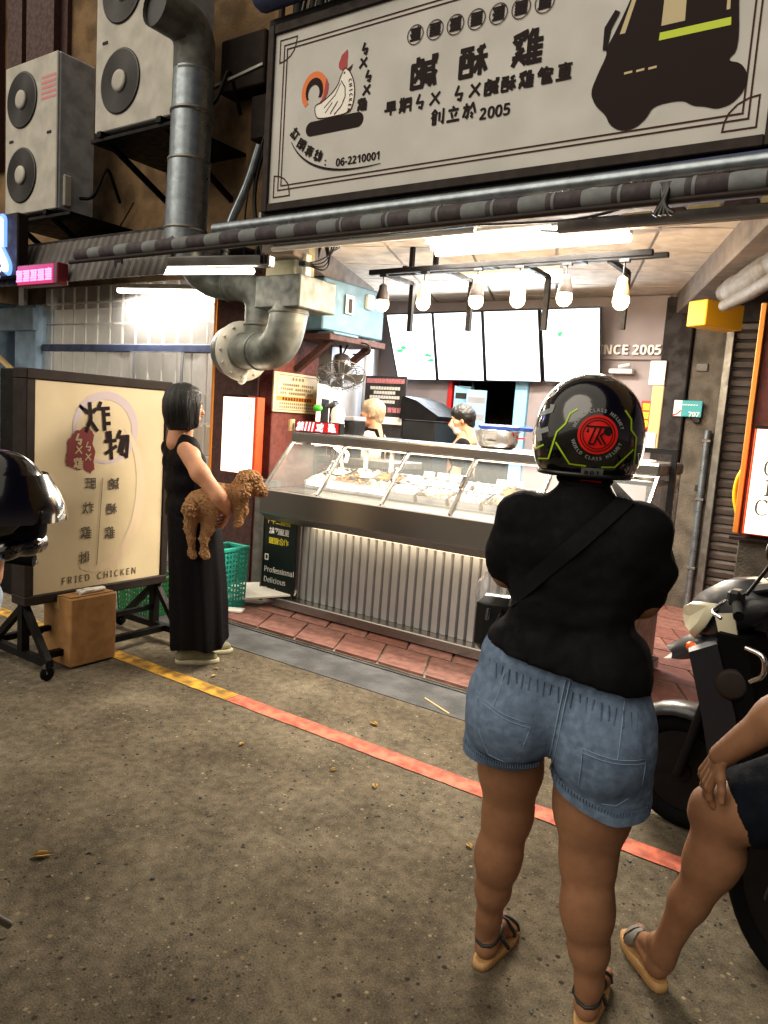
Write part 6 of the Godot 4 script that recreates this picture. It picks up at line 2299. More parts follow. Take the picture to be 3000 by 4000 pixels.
func sole(st: SurfaceTool, heel: Vector3, dir: Vector3, h: float, y0 := 0.0, len_ := 0.235, wd := 0.043):
	dir = dir.normalized()
	var x := dir.cross(Vector3.UP)
	var poly := []
	for k in 28:
		var a := TAU * k / 28
		var f := 0.5 - cos(a) * 0.5
		var w := wd * (0.78 + 0.30 * smoothstep(0.25, 0.75, f)) * pow(absf(sin(a)), 0.55) * signf(sin(a))
		poly.append(Vector2(f * len_ - 0.012, w))
	var rings := []
	for lv in [[0.0, 0.94], [0.004, 1.0], [h - 0.004, 1.0], [h, 0.95]]:
		var r := []
		for p in poly: r.append(heel + dir * ((p.x - len_ / 2) * lv[1] + len_ / 2) + x * p.y * lv[1] + Vector3(0, y0 + lv[0], 0))
		rings.append(r)
	loft(st, rings)

func onto(prims: Array, p: Vector3, d: Vector3, k := 0.03) -> Vector3:       # where a ray from outside meets the body
	for i in 40:
		var e := far(prims, p, k)
		if e < 0.0006: break
		p += d * minf(e, 0.05)
	return p

func stitch(st: SurfaceTool, prims: Array, pts: Array, d: Vector3, r: float, out := 0.001, k := 0.03):   # a seam laid on a body
	var line := []
	for i in range(pts.size() - 1):
		var n := maxi(2, int(pts[i].distance_to(pts[i + 1]) / 0.02))
		for j in n: line.append(onto(prims, pts[i].lerp(pts[i + 1], float(j) / n), d, k) - d * out)
	line.append(onto(prims, pts[-1], d, k) - d * out)
	tube(st, line, r, 5)

func band(st: SurfaceTool, prims: Array, a: Array, b: Array, d: Vector3, out: float, k := 0.03):   # a band between two lines, laid on a body
	st.set_smooth_group(0)
	var pa := []
	var pb := []
	for i in range(a.size() - 1):
		var n := maxi(1, int(maxf(a[i].distance_to(a[i + 1]), b[i].distance_to(b[i + 1])) / 0.012))
		for j in n + (1 if i == a.size() - 2 else 0):
			var f := float(j) / n
			pa.append(onto(prims, a[i].lerp(a[i + 1], f), d, k) - d * out)
			pb.append(onto(prims, b[i].lerp(b[i + 1], f), d, k) - d * out)
	for i in range(pa.size() - 1):
		var na: Vector3 = (pa[i + 1] - pa[i]).cross(pb[i] - pa[i])
		if na.dot(d) < 0.0: quad(st, pa[i], pa[i + 1], pb[i + 1], pb[i])
		else: quad(st, pa[i], pb[i], pb[i + 1], pa[i + 1])

# ---------------------------------------------------------------- the woman in the helmet
func helmet_woman():
	var base := Vector3(-0.62, 0, -1.72)
	var f := Vector3(base.x, 0, base.z).normalized()
	var r := Vector3(-f.z, 0, f.x)
	var w := func(a: float, y: float, b: float) -> Vector3: return base + r * a + Vector3(0, y, 0) + f * b
	var t := thing("person", "person seen from behind in a black shirt and blue denim shorts wearing a black helmet", "person", base)
	# skin
	var st := S()
	var mott := fnoise(9.0, 71, 3)
	var tint := func(p: Vector3) -> Color:
		var k := smoothstep(0.115, 0.05, p.y)
		var m := 1.06 + 0.10 * mott.get_noise_3dv(p) + 0.05 * mott.get_noise_3dv(p * 5.0)
		return Color(m * 1.02, m, m * 0.98).lerp(Color(1.75, 1.05, 1.0), k)
	var hl: Vector3 = w.call(-0.118, 0, 0.10)
	var hr: Vector3 = w.call(0.160, 0, -0.035)
	var legs := [
		cap(w.call(-0.090, 0.80, 0.03), w.call(-0.083, 0.62, 0.05), 0.096, 0.079), cap(w.call(-0.083, 0.62, 0.05), w.call(-0.079, 0.49, 0.066), 0.079, 0.062),
		cap(w.call(-0.079, 0.49, 0.066), w.call(-0.095, 0.36, 0.072), 0.062, 0.058), cap(w.call(-0.095, 0.36, 0.072), w.call(-0.101, 0.25, 0.092), 0.058, 0.044), cap(w.call(-0.101, 0.25, 0.092), w.call(-0.106, 0.15, 0.118), 0.044, 0.031),
		cap(w.call(-0.106, 0.15, 0.118), w.call(-0.112, 0.085, 0.135), 0.031, 0.031),
		cap(w.call(0.115, 0.80, -0.01), w.call(0.128, 0.58, 0.0), 0.110, 0.092), cap(w.call(0.128, 0.58, 0.0), w.call(0.130, 0.45, 0.0), 0.092, 0.066),
		cap(w.call(0.130, 0.45, 0.0), w.call(0.141, 0.32, -0.008), 0.066, 0.062), cap(w.call(0.141, 0.32, -0.008), w.call(0.156, 0.21, -0.006), 0.062, 0.047), cap(w.call(0.156, 0.21, -0.006), w.call(0.166, 0.12, -0.002), 0.047, 0.032),
		cap(w.call(0.166, 0.12, -0.002), w.call(0.166, 0.085, 0.0), 0.032, 0.031),
		cap(w.call(0.01, 0.86, 0.02), w.call(0.025, 1.22, 0.02), 0.075, 0.065), cap(w.call(0.03, 1.28, 0.02), w.call(0.03, 1.44, 0.03), 0.050, 0.050), cap(w.call(0.027, 1.50, 0.05), w.call(0.027, 1.53, 0.04), 0.075, 0.08),
		cap(w.call(-0.125, 1.27, 0.0), w.call(-0.135, 1.14, 0.06), 0.045, 0.04), cap(w.call(-0.135, 1.14, 0.06), w.call(0.04, 1.12, 0.20), 0.038, 0.028),
		cap(w.call(0.185, 1.27, 0.0), w.call(0.19, 1.11, 0.05), 0.05, 0.043), cap(w.call(0.19, 1.11, 0.05), w.call(0.03, 1.10, 0.21), 0.042, 0.03),
	]
	# the two heads of the calf and the tendons round the hollow of the knee
	for q in [[-0.105, 0.40, 0.055, -0.105, 0.33, 0.060, 0.030], [-0.072, 0.39, 0.055, -0.078, 0.32, 0.062, 0.030], [0.118, 0.36, -0.035, 0.126, 0.28, -0.030, 0.033], [0.158, 0.37, -0.035, 0.166, 0.29, -0.028, 0.032]]: legs.append(cap(w.call(q[0], q[1], q[2]), w.call(q[3], q[4], q[5]), q[6], q[6] * 0.9))
	for q in [[-0.112, 0.55, 0.028, -0.118, 0.46, 0.045, 0.016], [-0.055, 0.55, 0.028, -0.050, 0.46, 0.045, 0.016], [0.085, 0.52, -0.040, 0.088, 0.42, -0.030, 0.017], [0.165, 0.52, -0.040, 0.170, 0.42, -0.030, 0.017]]: legs.append(cap(w.call(q[0], q[1], q[2]), w.call(q[3], q[4], q[5]), q[6], q[6] * 0.7))
	body(st, legs, 0.011, 0.03, null, 0.0, Vector3.ONE, tint)
	var dl := (f * 0.94 + r * 0.32).normalized()
	var dr := (f * 0.97 + r * 0.18).normalized()
	var fl := foot_prims(hl, dl, -1.0, 0.022)
	fl.append(cap(w.call(-0.110, 0.16, 0.118), w.call(-0.112, 0.10, 0.132), 0.031, 0.030))
	body(st, fl, 0.0045, 0.012, null, 0.0, Vector3.ONE, tint)
	var fr := foot_prims(hr, dr, -1.0 * -1.0, 0.022)
	fr.append(cap(w.call(0.166, 0.16, -0.004), w.call(0.166, 0.10, 0.0), 0.033, 0.031))
	body(st, fr, 0.0045, 0.012, null, 0.0, Vector3.ONE, tint)
	var hp := hand_prims(w.call(0.05, 1.12, 0.20), -r, f, 1.0, [0.3, 0.4, 0.3], 0.9)
	body(st, hp, 0.005, 0.006, null, 0.0, Vector3.ONE, tint)
	hp = hand_prims(w.call(0.02, 1.10, 0.215), r, f, -1.0, [0.3, 0.4, 0.3], 0.9)
	body(st, hp, 0.005, 0.006, null, 0.0, Vector3.ONE, tint)
	part("body", st, M.skin_tan, t)
	# shirt
	var shirt := [
		cap(w.call(-0.100, 1.290, 0.0), w.call(0.148, 1.292, 0.0), 0.058, 0.060), cap(w.call(0.0, 1.335, 0.005), w.call(0.055, 1.335, 0.005), 0.045, 0.045), cap(w.call(0.028, 1.30, 0.01), w.call(0.028, 1.385, 0.014), 0.075, 0.056),
		cap(w.call(-0.070, 1.225, 0.01), w.call(0.125, 1.225, 0.01), 0.092, 0.098, f, 0.95), cap(w.call(-0.058, 1.14, 0.01), w.call(0.110, 1.14, 0.01), 0.076, 0.084, f, 0.85),
		cap(w.call(-0.050, 1.06, 0.01), w.call(0.100, 1.06, 0.01), 0.072, 0.078, f, 0.8), cap(w.call(-0.085, 0.965, 0.01), w.call(0.130, 0.950, 0.01), 0.086, 0.098, f, 0.8),
		cap(w.call(-0.05, 0.945, 0.0), w.call(0.125, 0.93, 0.0), 0.095, 0.105, f, 0.8),
		cap(w.call(-0.118, 1.285, 0.0), w.call(-0.134, 1.185, 0.035), 0.058, 0.056), cap(w.call(-0.134, 1.185, 0.035), w.call(-0.135, 1.155, 0.06), 0.056, 0.05),
		cap(w.call(0.178, 1.285, 0.0), w.call(0.196, 1.19, 0.025), 0.062, 0.060), cap(w.call(0.196, 1.19, 0.025), w.call(0.188, 1.125, 0.055), 0.060, 0.052),
		cap(w.call(0.188, 1.125, 0.055), w.call(0.12, 1.11, 0.13), 0.052, 0.045),
	]
	st = S()
	var up := Vector3(0, -1, 0) - r * 0.20
	body(st, shirt, 0.011, 0.028, fnoise(7.0, 5, 3), 0.010, Vector3(1, 1.7, 1), null, Vector4(up.x, up.y, up.z, up.dot(w.call(-0.0, 0.945, 0.0))))
	part("shirt", st, M.black_cloth, t)
	st = S()
	var nk := []
	for k in 25:
		var a := TAU * k / 24
		nk.append(w.call(0.028 + cos(a) * 0.060, 1.392 + 0.012 * sin(a), 0.014 + sin(a) * 0.056))
	tube(st, nk, 0.007, 8)
	part("collar", st, M.black_cloth, t)
	# denim shorts
	var sh := [
		cap(w.call(-0.080, 0.93, 0.02), w.call(0.125, 0.92, 0.02), 0.105, 0.108, f, 0.85), cap(w.call(-0.085, 0.84, 0.0), w.call(0.130, 0.83, 0.0), 0.118, 0.118),
		cap(w.call(-0.085, 0.80, -0.035), w.call(-0.085, 0.79, -0.03), 0.118, 0.118), cap(w.call(0.130, 0.78, -0.045), w.call(0.130, 0.76, -0.045), 0.122, 0.122),
		cap(w.call(-0.100, 0.76, 0.02), w.call(-0.112, 0.50, 0.035), 0.104, 0.106), cap(w.call(0.135, 0.76, 0.0), w.call(0.146, 0.42, 0.0), 0.120, 0.126),
	]
	var hemy := func(a: float) -> float: return (0.676 + a * 0.02) if a < 0.006 else 0.652 - a * 0.30 + maxf(0.0, a - 0.17) * 0.35
	var carve := func(p: Vector3) -> float: return hemy.call((p - base).dot(r)) - p.y
	st = S()
	body(st, sh, 0.009, 0.020, fnoise(9.0, 15, 3), 0.006, Vector3(1, 0.8, 1), null, Vector4.ZERO, carve)
	var shorts := part("shorts", st, M.denim, t)
	st = S()
	var from := func(a: float, y: float) -> Vector3: return w.call(a, y, -0.45)
	for q in [[[0.03, 0.93], [0.022, 0.86], [0.012, 0.74], [0.008, 0.665]], [[0.040, 0.93], [0.032, 0.86], [0.022, 0.74], [0.016, 0.665]]]:
		var pp := []
		for c in q: pp.append(from.call(c[0], c[1]))
		stitch(st, sh, pp, f, 0.0019, 0.0006, 0.020)
	for q in [[[-0.175, 0.865], [-0.10, 0.84], [-0.035, 0.825], [-0.055, 0.755], [-0.062, 0.705]], [[-0.175, 0.865], [-0.165, 0.80], [-0.13, 0.725], [-0.062, 0.705]], [[0.082, 0.795], [0.15, 0.785], [0.222, 0.782], [0.222, 0.70], [0.17, 0.655], [0.115, 0.66], [0.082, 0.70], [0.082, 0.795]], [[0.083, 0.785], [0.15, 0.776], [0.220, 0.772]], [[-0.17, 0.856], [-0.10, 0.831], [-0.037, 0.816]], [[-0.112, 0.92], [-0.125, 0.86], [-0.128, 0.85]], [[0.165, 0.90], [0.160, 0.83], [0.158, 0.785]]]:
		var pp := []
		for c in q: pp.append(from.call(c[0], c[1]))
		stitch(st, sh, pp, f, 0.0013, 0.0006, 0.020)
	part("seam", st, M.denim_seam, shorts)
	st = S()
	for k in 22:                                     # gathers under the waist band
		var a := -0.15 + k * 0.0165
		var y := 0.945 - (a + 0.15) * 0.20
		stitch(st, sh, [from.call(a, y), from.call(a + 0.003 * sin(k * 2.0), y - 0.016 - 0.02 * absf(sin(k * 1.7)))], f, 0.0019, 0.0, 0.022)
	part("gathers", st, M.denim_dark, shorts)
	st = S()                                          # turned-up hems
	for q in [[-0.204, -0.012], [0.026, 0.258]]:
		var lo := []
		var hi := []
		for k in 15:
			var a := lerpf(q[0], q[1], k / 14.0)
			lo.append(from.call(a, hemy.call(a) + 0.003))
			hi.append(from.call(a, hemy.call(a) + 0.040))
		band(st, sh, lo, hi, f, 0.004, 0.02)
	part("hem", st, M.denim, shorts)
	st = S()
	for q in [[-0.204, -0.012], [0.026, 0.258]]:
		for k in 34:
			var a := lerpf(q[0], q[1], k / 33.0)
			var p: Vector3 = onto(sh, from.call(a, hemy.call(a) + 0.038), f, 0.02) - f * 0.005
			tube(st, [p, p - Vector3(0, 0.010, 0)], 0.0016, 4)
	part("hem_stitches", st, M.denim_dark, shorts).set_meta("kind", "stuff")
	# cross-body bag
	var bag := thing("crossbody_bag", "black bag with a wide strap running across the back of the black shirt", "bag", w.call(-0.15, 0.95, 0.1))
	st = S()
	band(st, shirt, [from.call(0.145, 1.352), from.call(0.06, 1.262), from.call(-0.03, 1.165), from.call(-0.125, 1.06), from.call(-0.150, 1.02)], [from.call(0.113, 1.368), from.call(0.028, 1.283), from.call(-0.062, 1.187), from.call(-0.146, 1.085), from.call(-0.167, 1.045)], f, 0.006)
	part("strap", st, M.strap_black, bag)
	st = S()
	box(st, w.call(-0.135, 0.98, 0.135), Vector3(0.16, 0.15, 0.07), 0.02, Basis(r, Vector3.UP, -f))
	part("pouch", st, M.black_plastic, bag)
	st = S()
	tube(st, [w.call(-0.178, 1.03, 0.08), w.call(-0.182, 1.00, 0.08)], 0.006, 6)
	part("buckle", st, M.chrome, bag)
	st = S()
	var cb := [cap(w.call(-0.185, 1.12, 0.14), w.call(-0.19, 1.06, 0.15), 0.02, 0.045, r, 1.4), cap(w.call(-0.19, 1.06, 0.15), w.call(-0.185, 1.0, 0.15), 0.045, 0.035, r, 1.4)]
	body(st, cb, 0.008, 0.02, fnoise(25.0, 4), 0.008)
	single("clear_plastic_bag", st, M.wrap, "clear crinkled plastic bag held at the left side of the black shirt", "bag")
	# sandals
	for q in [[hl, dl, "left"], [hr, dr, "right"]]:
		var sd := thing("sandal", "tan soled sandal on the %s foot of the person in denim shorts" % q[2], "sandal", q[0], "sandals of the person in denim shorts")
		st = S()
		sole(st, q[0], q[1], 0.024)
		part("sole", st, M.sandal_sole, sd)
		st = S()
		var fp: Array = fl if q[2] == "left" else fr
		var x: Vector3 = q[1].cross(Vector3.UP)
		for s in [[0.135, 0.05], [0.165, 0.042]]:
			var ar := []
			for k in 9:
				var a := PI * k / 8
				ar.append(onto(fp, q[0] + q[1] * (s[0] + 0.012 * cos(a)) + x * cos(a) * 0.12 + Vector3(0, 0.03 + sin(a) * 0.14, 0), (-x * cos(a) * 0.86 - Vector3(0, sin(a), 0)).normalized() , 0.012))
			tube(st, ar, 0.007, 6)
		var ank := []
		for k in 13:
			var a := TAU * k / 12
			var dd: Vector3 = q[1] * sin(a) + x * cos(a)
			ank.append(onto(fp, q[0] + q[1] * 0.045 + Vector3(0, 0.080 + 0.012 * sin(a), 0) + dd * 0.15, -dd, 0.012))
		tube(st, ank, 0.0055, 6)
		for sg in [-1.0, 1.0]: tube(st, [q[0] + q[1] * 0.06 + x * sg * 0.035 + Vector3(0, 0.075, 0), q[0] + q[1] * 0.10 + x * sg * 0.042 + Vector3(0, 0.022, 0)], 0.006, 6)
		part("strap", st, M.sandal_strap, sd)
	helmet(w, f, r)

func helmet(w, f: Vector3, r: Vector3):
	var hm := [cap(w.call(0.027, 1.520, 0.035), w.call(0.027, 1.520, 0.045), 0.1245, 0.1245, f, 0.86), cap(w.call(-0.020, 1.455, 0.03), w.call(0.074, 1.455, 0.03), 0.075, 0.075, f, 0.72), cap(w.call(0.027, 1.46, 0.10), w.call(0.027, 1.455, 0.13), 0.085, 0.06)]
	var t := thing("motorcycle_helmet", "glossy black full face helmet with a round red emblem on its back", "helmet", w.call(0.027, 1.40, 0.03))
	var st := S()
	body(st, hm, 0.0065, 0.05, null, 0.0, Vector3.ONE, null, Vector4(0, -1, 0, -1.402))
	part("shell", st, M.helmet_black, t)
	st = S()
	var rim := []
	for k in 33:
		var a := TAU * k / 32
		rim.append(onto(hm, w.call(0.027 + cos(a) * 0.3, 1.406, 0.04 + sin(a) * 0.3), -(r * cos(a) + f * sin(a)), 0.05))
	tube(st, rim, 0.007, 8)
	part("lower_rim", st, M.black_plastic, t)
	var from := func(zx: float, zy: float) -> Vector3: return w.call(0.0267 + (zx - 1000.0) * 0.00039, 1.50 - (zy - 470.0) * 0.00039, -0.45)
	var lay := func(s: SurfaceTool, poly: Array, out: float, wd: float):
		var a := []
		var b := []
		for i in poly.size():
			var p: Vector2 = poly[i]
			var q: Vector2 = poly[mini(i + 1, poly.size() - 1)] - poly[maxi(i - 1, 0)]
			var n := Vector2(-q.y, q.x).normalized() * wd
			a.append(from.call(p.x + n.x, p.y + n.y))
			b.append(from.call(p.x - n.x, p.y - n.y))
		band(s, hm, a, b, f, out, 0.05)
	st = S()                                          # emblem
	band(st, hm, _arc(from, 1045, 470, 112, 13, 0), _arc(from, 1045, 470, 1, 13, 0), f, 0.0015, 0.05)
	part("emblem", st, M.helmet_red, t)
	st = S()
	for q in [98, 84]: band(st, hm, _arc(from, 1045, 470, q, 24, 0), _arc(from, 1045, 470, q - 5, 24, 0), f, 0.0024, 0.05)
	for q in [[[975, 425], [1110, 425]], [[1030, 430], [1000, 525]], [[1060, 430], [1030, 525]], [[1000, 525], [1030, 525]], [[1115, 428], [1060, 475]], [[1060, 475], [1095, 525]], [[1040, 480], [1070, 525]]]:
		var pp := []
		for c in q: pp.append(Vector2(c[0], c[1]))
		lay.call(st, pp, 0.0024, 5.0)
	part("emblem_letter", st, M.ink, t)
	st = S()
	for half in 2:
		var tx := "WORLD CLASS HELMET"
		for k in tx.length():
			if tx[k] == " ": continue
			var span_ := 2.45
			var a := (PI if half else 0.0) + lerpf(-span_ / 2, span_ / 2, k / 17.0) * (-1.0 if half else 1.0)
			var rr := 138.0
			var p := onto(hm, from.call(1045 + sin(a) * rr, 470 - cos(a) * rr), f, 0.05) - f * 0.0015
			var n := _grad(hm, p)
			var turn := -a + (PI if half else 0.0)
			var bx := (r - n * r.dot(n)).normalized().rotated(n, turn)
			words(st, tx[k], 0.0115, p, bx, n.cross(bx), true, 0.0006)
	part("emblem_text", st, M.helmet_grey, t)
	st = S()                                          # lime lines
	for q in [[[920, 330], [880, 360], [860, 420], [815, 470], [780, 630], [715, 638]], [[815, 530], [905, 650], [1000, 655]], [[1185, 320], [1225, 370], [1230, 430], [1265, 470], [1270, 630], [1305, 632]], [[1255, 540], [1160, 650], [1085, 655]], [[660, 600], [745, 550]]]:
		var pp := []
		for c in q: pp.append(Vector2(c[0], c[1]))
		lay.call(st, pp, 0.0015, 5.0)
	part("lime_line", st, M.helmet_lime, t)
	st = S()                                          # grey slashes at both sides
	for q in [[[725, 265], [775, 235], [800, 180]], [[700, 370], [770, 345], [775, 310]], [[690, 330], [690, 395]], [[700, 480], [765, 455]], [[665, 500], [725, 490]], [[690, 420], [720, 530]], [[675, 590], [690, 690]], [[1240, 230], [1290, 280], [1300, 300]], [[1300, 320], [1330, 380], [1350, 385]], [[1320, 430], [1335, 500]], [[1300, 560], [1315, 610]], [[1340, 420], [1345, 520]]]:
		var pp := []
		for c in q: pp.append(Vector2(c[0], c[1]))
		lay.call(st, pp, 0.0013, 15.0)
	part("grey_slash", st, M.helmet_grey, t)
	st = S()
	for q in [[[930, 112], [965, 105]], [[1075, 105], [1105, 115]], [[800, 165], [830, 140]]]:
		var pp := []
		for c in q: pp.append(Vector2(c[0], c[1]))
		lay.call(st, pp, 0.0013, 10.0)
	lay.call(st, [Vector2(980, 752), Vector2(1100, 752)], 0.0015, 9.0)
	part("red_mark", st, M.helmet_red, t)
	st = S()
	lay.call(st, [Vector2(975, 683), Vector2(1100, 683)], 0.0015, 19.0)
	part("approval_patch", st, M.helmet_grey, t)
	st = S()
	for k in 3:
		var p := onto(hm, from.call(1005 + k * 32, 683), f, 0.05) - f * 0.003
		var n := _grad(hm, p)
		var bx := (r - n * r.dot(n)).normalized()
		words(st, "DOT"[k], 0.014, p - n.cross(bx) * 0.005, bx, n.cross(bx), true, 0.0008)
	part("approval_text", st, M.ink, t)
	st = S()                                          # visor in front
	var vis := []
	for a in [0.05, 0.0, -0.05]:
		var row := []
		for k in 15:
			var g := lerpf(-1.2, 1.2, k / 14.0)
			row.append(onto(hm, w.call(0.027 + sin(g) * 0.4, 1.53 + a, 0.05 + cos(g) * 0.4), -(r * sin(g) + f * cos(g)), 0.05) + (r * sin(g) + f * cos(g)) * 0.004)
		vis.append(row)
	st.set_smooth_group(0)
	for i in 2:
		for k in 14: quad(st, vis[i][k], vis[i + 1][k], vis[i + 1][k + 1], vis[i][k + 1])
	part("visor", st, M.visor, t)

func _arc(from, cx: float, cy: float, rad: float, n: int, _a: int) -> Array:
	var p := []
	for k in n * 2 + 1: p.append(from.call(cx + cos(PI * k / n) * rad, cy + sin(PI * k / n) * rad))
	return p

func _grad(prims: Array, p: Vector3, k := 0.05) -> Vector3:
	var e := 0.004
	return Vector3(far(prims, p + Vector3(e, 0, 0), k) - far(prims, p - Vector3(e, 0, 0), k), far(prims, p + Vector3(0, e, 0), k) - far(prims, p - Vector3(0, e, 0), k), far(prims, p + Vector3(0, 0, e), k) - far(prims, p - Vector3(0, 0, e), k)).normalized()

# ---------------------------------------------------------------- the woman in the long dress with the poodle
func dress_woman():
	var base := Vector3(-3.24, 0, -2.96)
	var f := Vector3(base.x, 0, base.z).normalized()
	var r := Vector3(-f.z, 0, f.x)
	var w := func(a: float, y: float, b: float) -> Vector3: return base + r * a + Vector3(0, y, 0) + f * b
	var t := thing("person", "person with black bobbed hair in a long black sleeveless dress holding a brown dog", "person", base)
	var g := (r * 0.88 + f * 0.48).normalized()       # the way she faces
	var s := g.cross(Vector3.UP)                       # her right-hand side
	var st := S()
	var sk := [
		cap(w.call(-0.130, 1.40, 0.0), w.call(-0.133, 1.30, 0.0), 0.048, 0.050), cap(w.call(-0.13, 1.235, 0.0) + s * 0.12, w.call(-0.13, 1.225, 0.0) - s * 0.10, 0.035, 0.03), cap(w.call(-0.12, 1.2, 0.02), w.call(-0.08, 0.9, 0.02), 0.07, 0.08),
		cap(w.call(-0.115, 1.255, -0.10), w.call(-0.035, 1.14, -0.19), 0.050, 0.049), cap(w.call(-0.035, 1.14, -0.19), w.call(0.070, 1.020, -0.235), 0.049, 0.039),
		cap(w.call(0.070, 1.020, -0.235), w.call(0.092, 0.985, -0.21), 0.038, 0.038), cap(w.call(0.092, 0.985, -0.21), w.call(0.125, 0.925, -0.15), 0.037, 0.029),
		cap(w.call(-0.06, 0.12, 0.0), w.call(-0.075, 0.06, 0.0), 0.036, 0.033), cap(w.call(0.02, 0.5, 0.05), w.call(0.04, 0.06, 0.06), 0.05, 0.035), cap(w.call(-0.04, 0.5, 0.0), w.call(-0.062, 0.1, 0.0), 0.05, 0.036),
		cap(w.call(-0.12, 1.20, 0.13), w.call(0.02, 1.02, 0.15), 0.036, 0.036), cap(w.call(0.02, 1.02, 0.15), w.call(0.16, 0.95, -0.02), 0.036, 0.027),
	]
	body(st, sk, 0.011, 0.03)
	var hd := Transform3D(Basis(-s, Vector3.UP, g), w.call(-0.128, 1.492, 0.01))
	body(st, head_prims(hd, 1.0), 0.006, 0.016)
	body(st, hand_prims(w.call(0.127, 0.925, -0.15), (r * -0.15 - Vector3(0, 0.7, 0) + f * 0.75), r, 1.0, [0.35, 0.45, 0.3], 0.9), 0.004, 0.006)
	part("body", st, M.skin_fair, t)
	face_parts(hd, t)
	# bob
	st = S()
	var c := hd.origin
	var hb := [cap(c + Vector3(0, 0.040, 0) - g * 0.020, c + Vector3(0, 0.028, 0) - g * 0.03, 0.096, 0.098), cap(c - g * 0.050 + Vector3(0, -0.04, 0), c - g * 0.050 + Vector3(0, -0.085, 0), 0.078, 0.066)]
	for sg in [-1.0, 1.0]:
		hb.append(cap(c + s * sg * 0.055 - g * 0.035 + Vector3(0, -0.02, 0), c + s * sg * 0.062 - g * 0.03 + Vector3(0, -0.095, 0), 0.05, 0.042))
		hb.append(cap(c + s * sg * 0.066 + g * 0.012 + Vector3(0, 0.02, 0), c + s * sg * 0.070 + g * 0.024 + Vector3(0, -0.095, 0), 0.028, 0.018))
	hb.append(cap(c + g * 0.03 + Vector3(0, 0.075, 0) - s * 0.03, c + g * 0.03 + Vector3(0, 0.075, 0) + s * 0.03, 0.042, 0.042))
	body(st, hb, 0.0065, 0.03, fnoise(40.0, 9, 2), 0.0022, Vector3(1, 0.1, 1), null, Vector4(g.x * 0.22, -1, g.z * 0.22, Vector3(g.x * 0.22, -1, g.z * 0.22).dot(c + Vector3(0, -0.118, 0))))
	var hr := part("hair", st, M.hair_black, t)
	st = S()
	for k in 96:                                      # locks laid over the bob
		var a := TAU * (k + 0.35 * sin(k * 7.3)) / 96.0
		var dir := g * cos(a) + s * sin(a)
		if dir.dot(g) > 0.72: continue
		var pts := []
		var rd := []
		var ln := 0.118 + 0.012 * sin(k * 3.7) + (0.022 * dir.dot(g))
		for j in 8:
			var v := j / 7.0
			var y: float = lerpf(0.125, -ln, v)
			var p: Vector3 = onto(hb, c + Vector3(0, y, 0) - g * 0.03 + (dir * lerpf(0.02, 0.25, minf(1.0, v * 2.4)) + Vector3(0, 0.2 * (1.0 - minf(1.0, v * 2.4)), 0)), -(dir * lerpf(0.05, 1.0, minf(1.0, v * 2.4)) + Vector3(0, 1.0 - minf(1.0, v * 2.4), 0)).normalized(), 0.03)
			pts.append(p + dir * 0.001)
			rd.append(0.0062 * (1.0 - 0.5 * v * v))
		tube(st, pts, rd, 5)
	part("locks", st, M.hair_black, hr).set_meta("kind", "stuff")
	# dress, pleated towards the hem
	var rows := [[0.98, -0.090, 0.10, 0.11], [0.93, -0.082, 0.128, 0.140], [0.86, -0.068, 0.147, 0.162], [0.78, -0.054, 0.155, 0.170], [0.66, -0.042, 0.158, 0.175], [0.50, -0.030, 0.162, 0.18], [0.34, -0.020, 0.163, 0.185], [0.20, -0.012, 0.162, 0.19], [0.125, -0.008, 0.162, 0.19], [0.112, -0.008, 0.158, 0.186]]
	var rings := []
	for i in rows.size():
		var q: Array = rows[i]
		var fold := smoothstep(1.0, 0.1, q[0])
		var rg := []
		for k in 96:
			var a := TAU * k / 96.0
			var p := 1.0 + fold * (0.055 * sin(a * 9.0 + 0.6 + q[0] * 1.2) + 0.040 * sin(a * 5.0 + 1.9 - q[0] * 0.8) + 0.014 * sin(a * 17.0 + q[0])) + 0.008 * sin(a * 4.0 + q[0] * 20.0)
			rg.append(w.call(q[1] + cos(a) * q[2] * p, q[0] + (0.014 * sin(a * 3.0 + 1.0) + 0.012 * cos(a) if q[0] < 0.2 else 0.0), sin(a) * q[3] * p))
		rings.append(rg)
	st = S()
	loft(st, rings, true, false)
	var bod := [cap(w.call(-0.138, 1.262, 0.0) + s * 0.075, w.call(-0.138, 1.252, 0.0) - s * 0.130, 0.064, 0.062), cap(w.call(-0.137, 1.305, 0.0) + s * 0.035, w.call(-0.137, 1.305, 0.0) - s * 0.045, 0.052), cap(w.call(-0.125, 1.18, 0.0) + s * 0.05, w.call(-0.125, 1.18, 0.0) - s * 0.06, 0.098), cap(w.call(-0.11, 1.06, 0.0) + s * 0.04, w.call(-0.11, 1.06, 0.0) - s * 0.04, 0.108), cap(w.call(-0.082, 0.92, 0.0) + s * 0.03, w.call(-0.082, 0.92, 0.0) - s * 0.03, 0.134)]
	body(st, bod, 0.011, 0.03, fnoise(9.0, 2), 0.005, Vector3(1, 0.6, 1), null, Vector4(g.x * 0.25, 1, g.z * 0.25, Vector3(g.x * 0.25, 1, g.z * 0.25).dot(w.call(-0.135, 1.335, 0.0))))
	part("dress", st, M.dress_black, t)
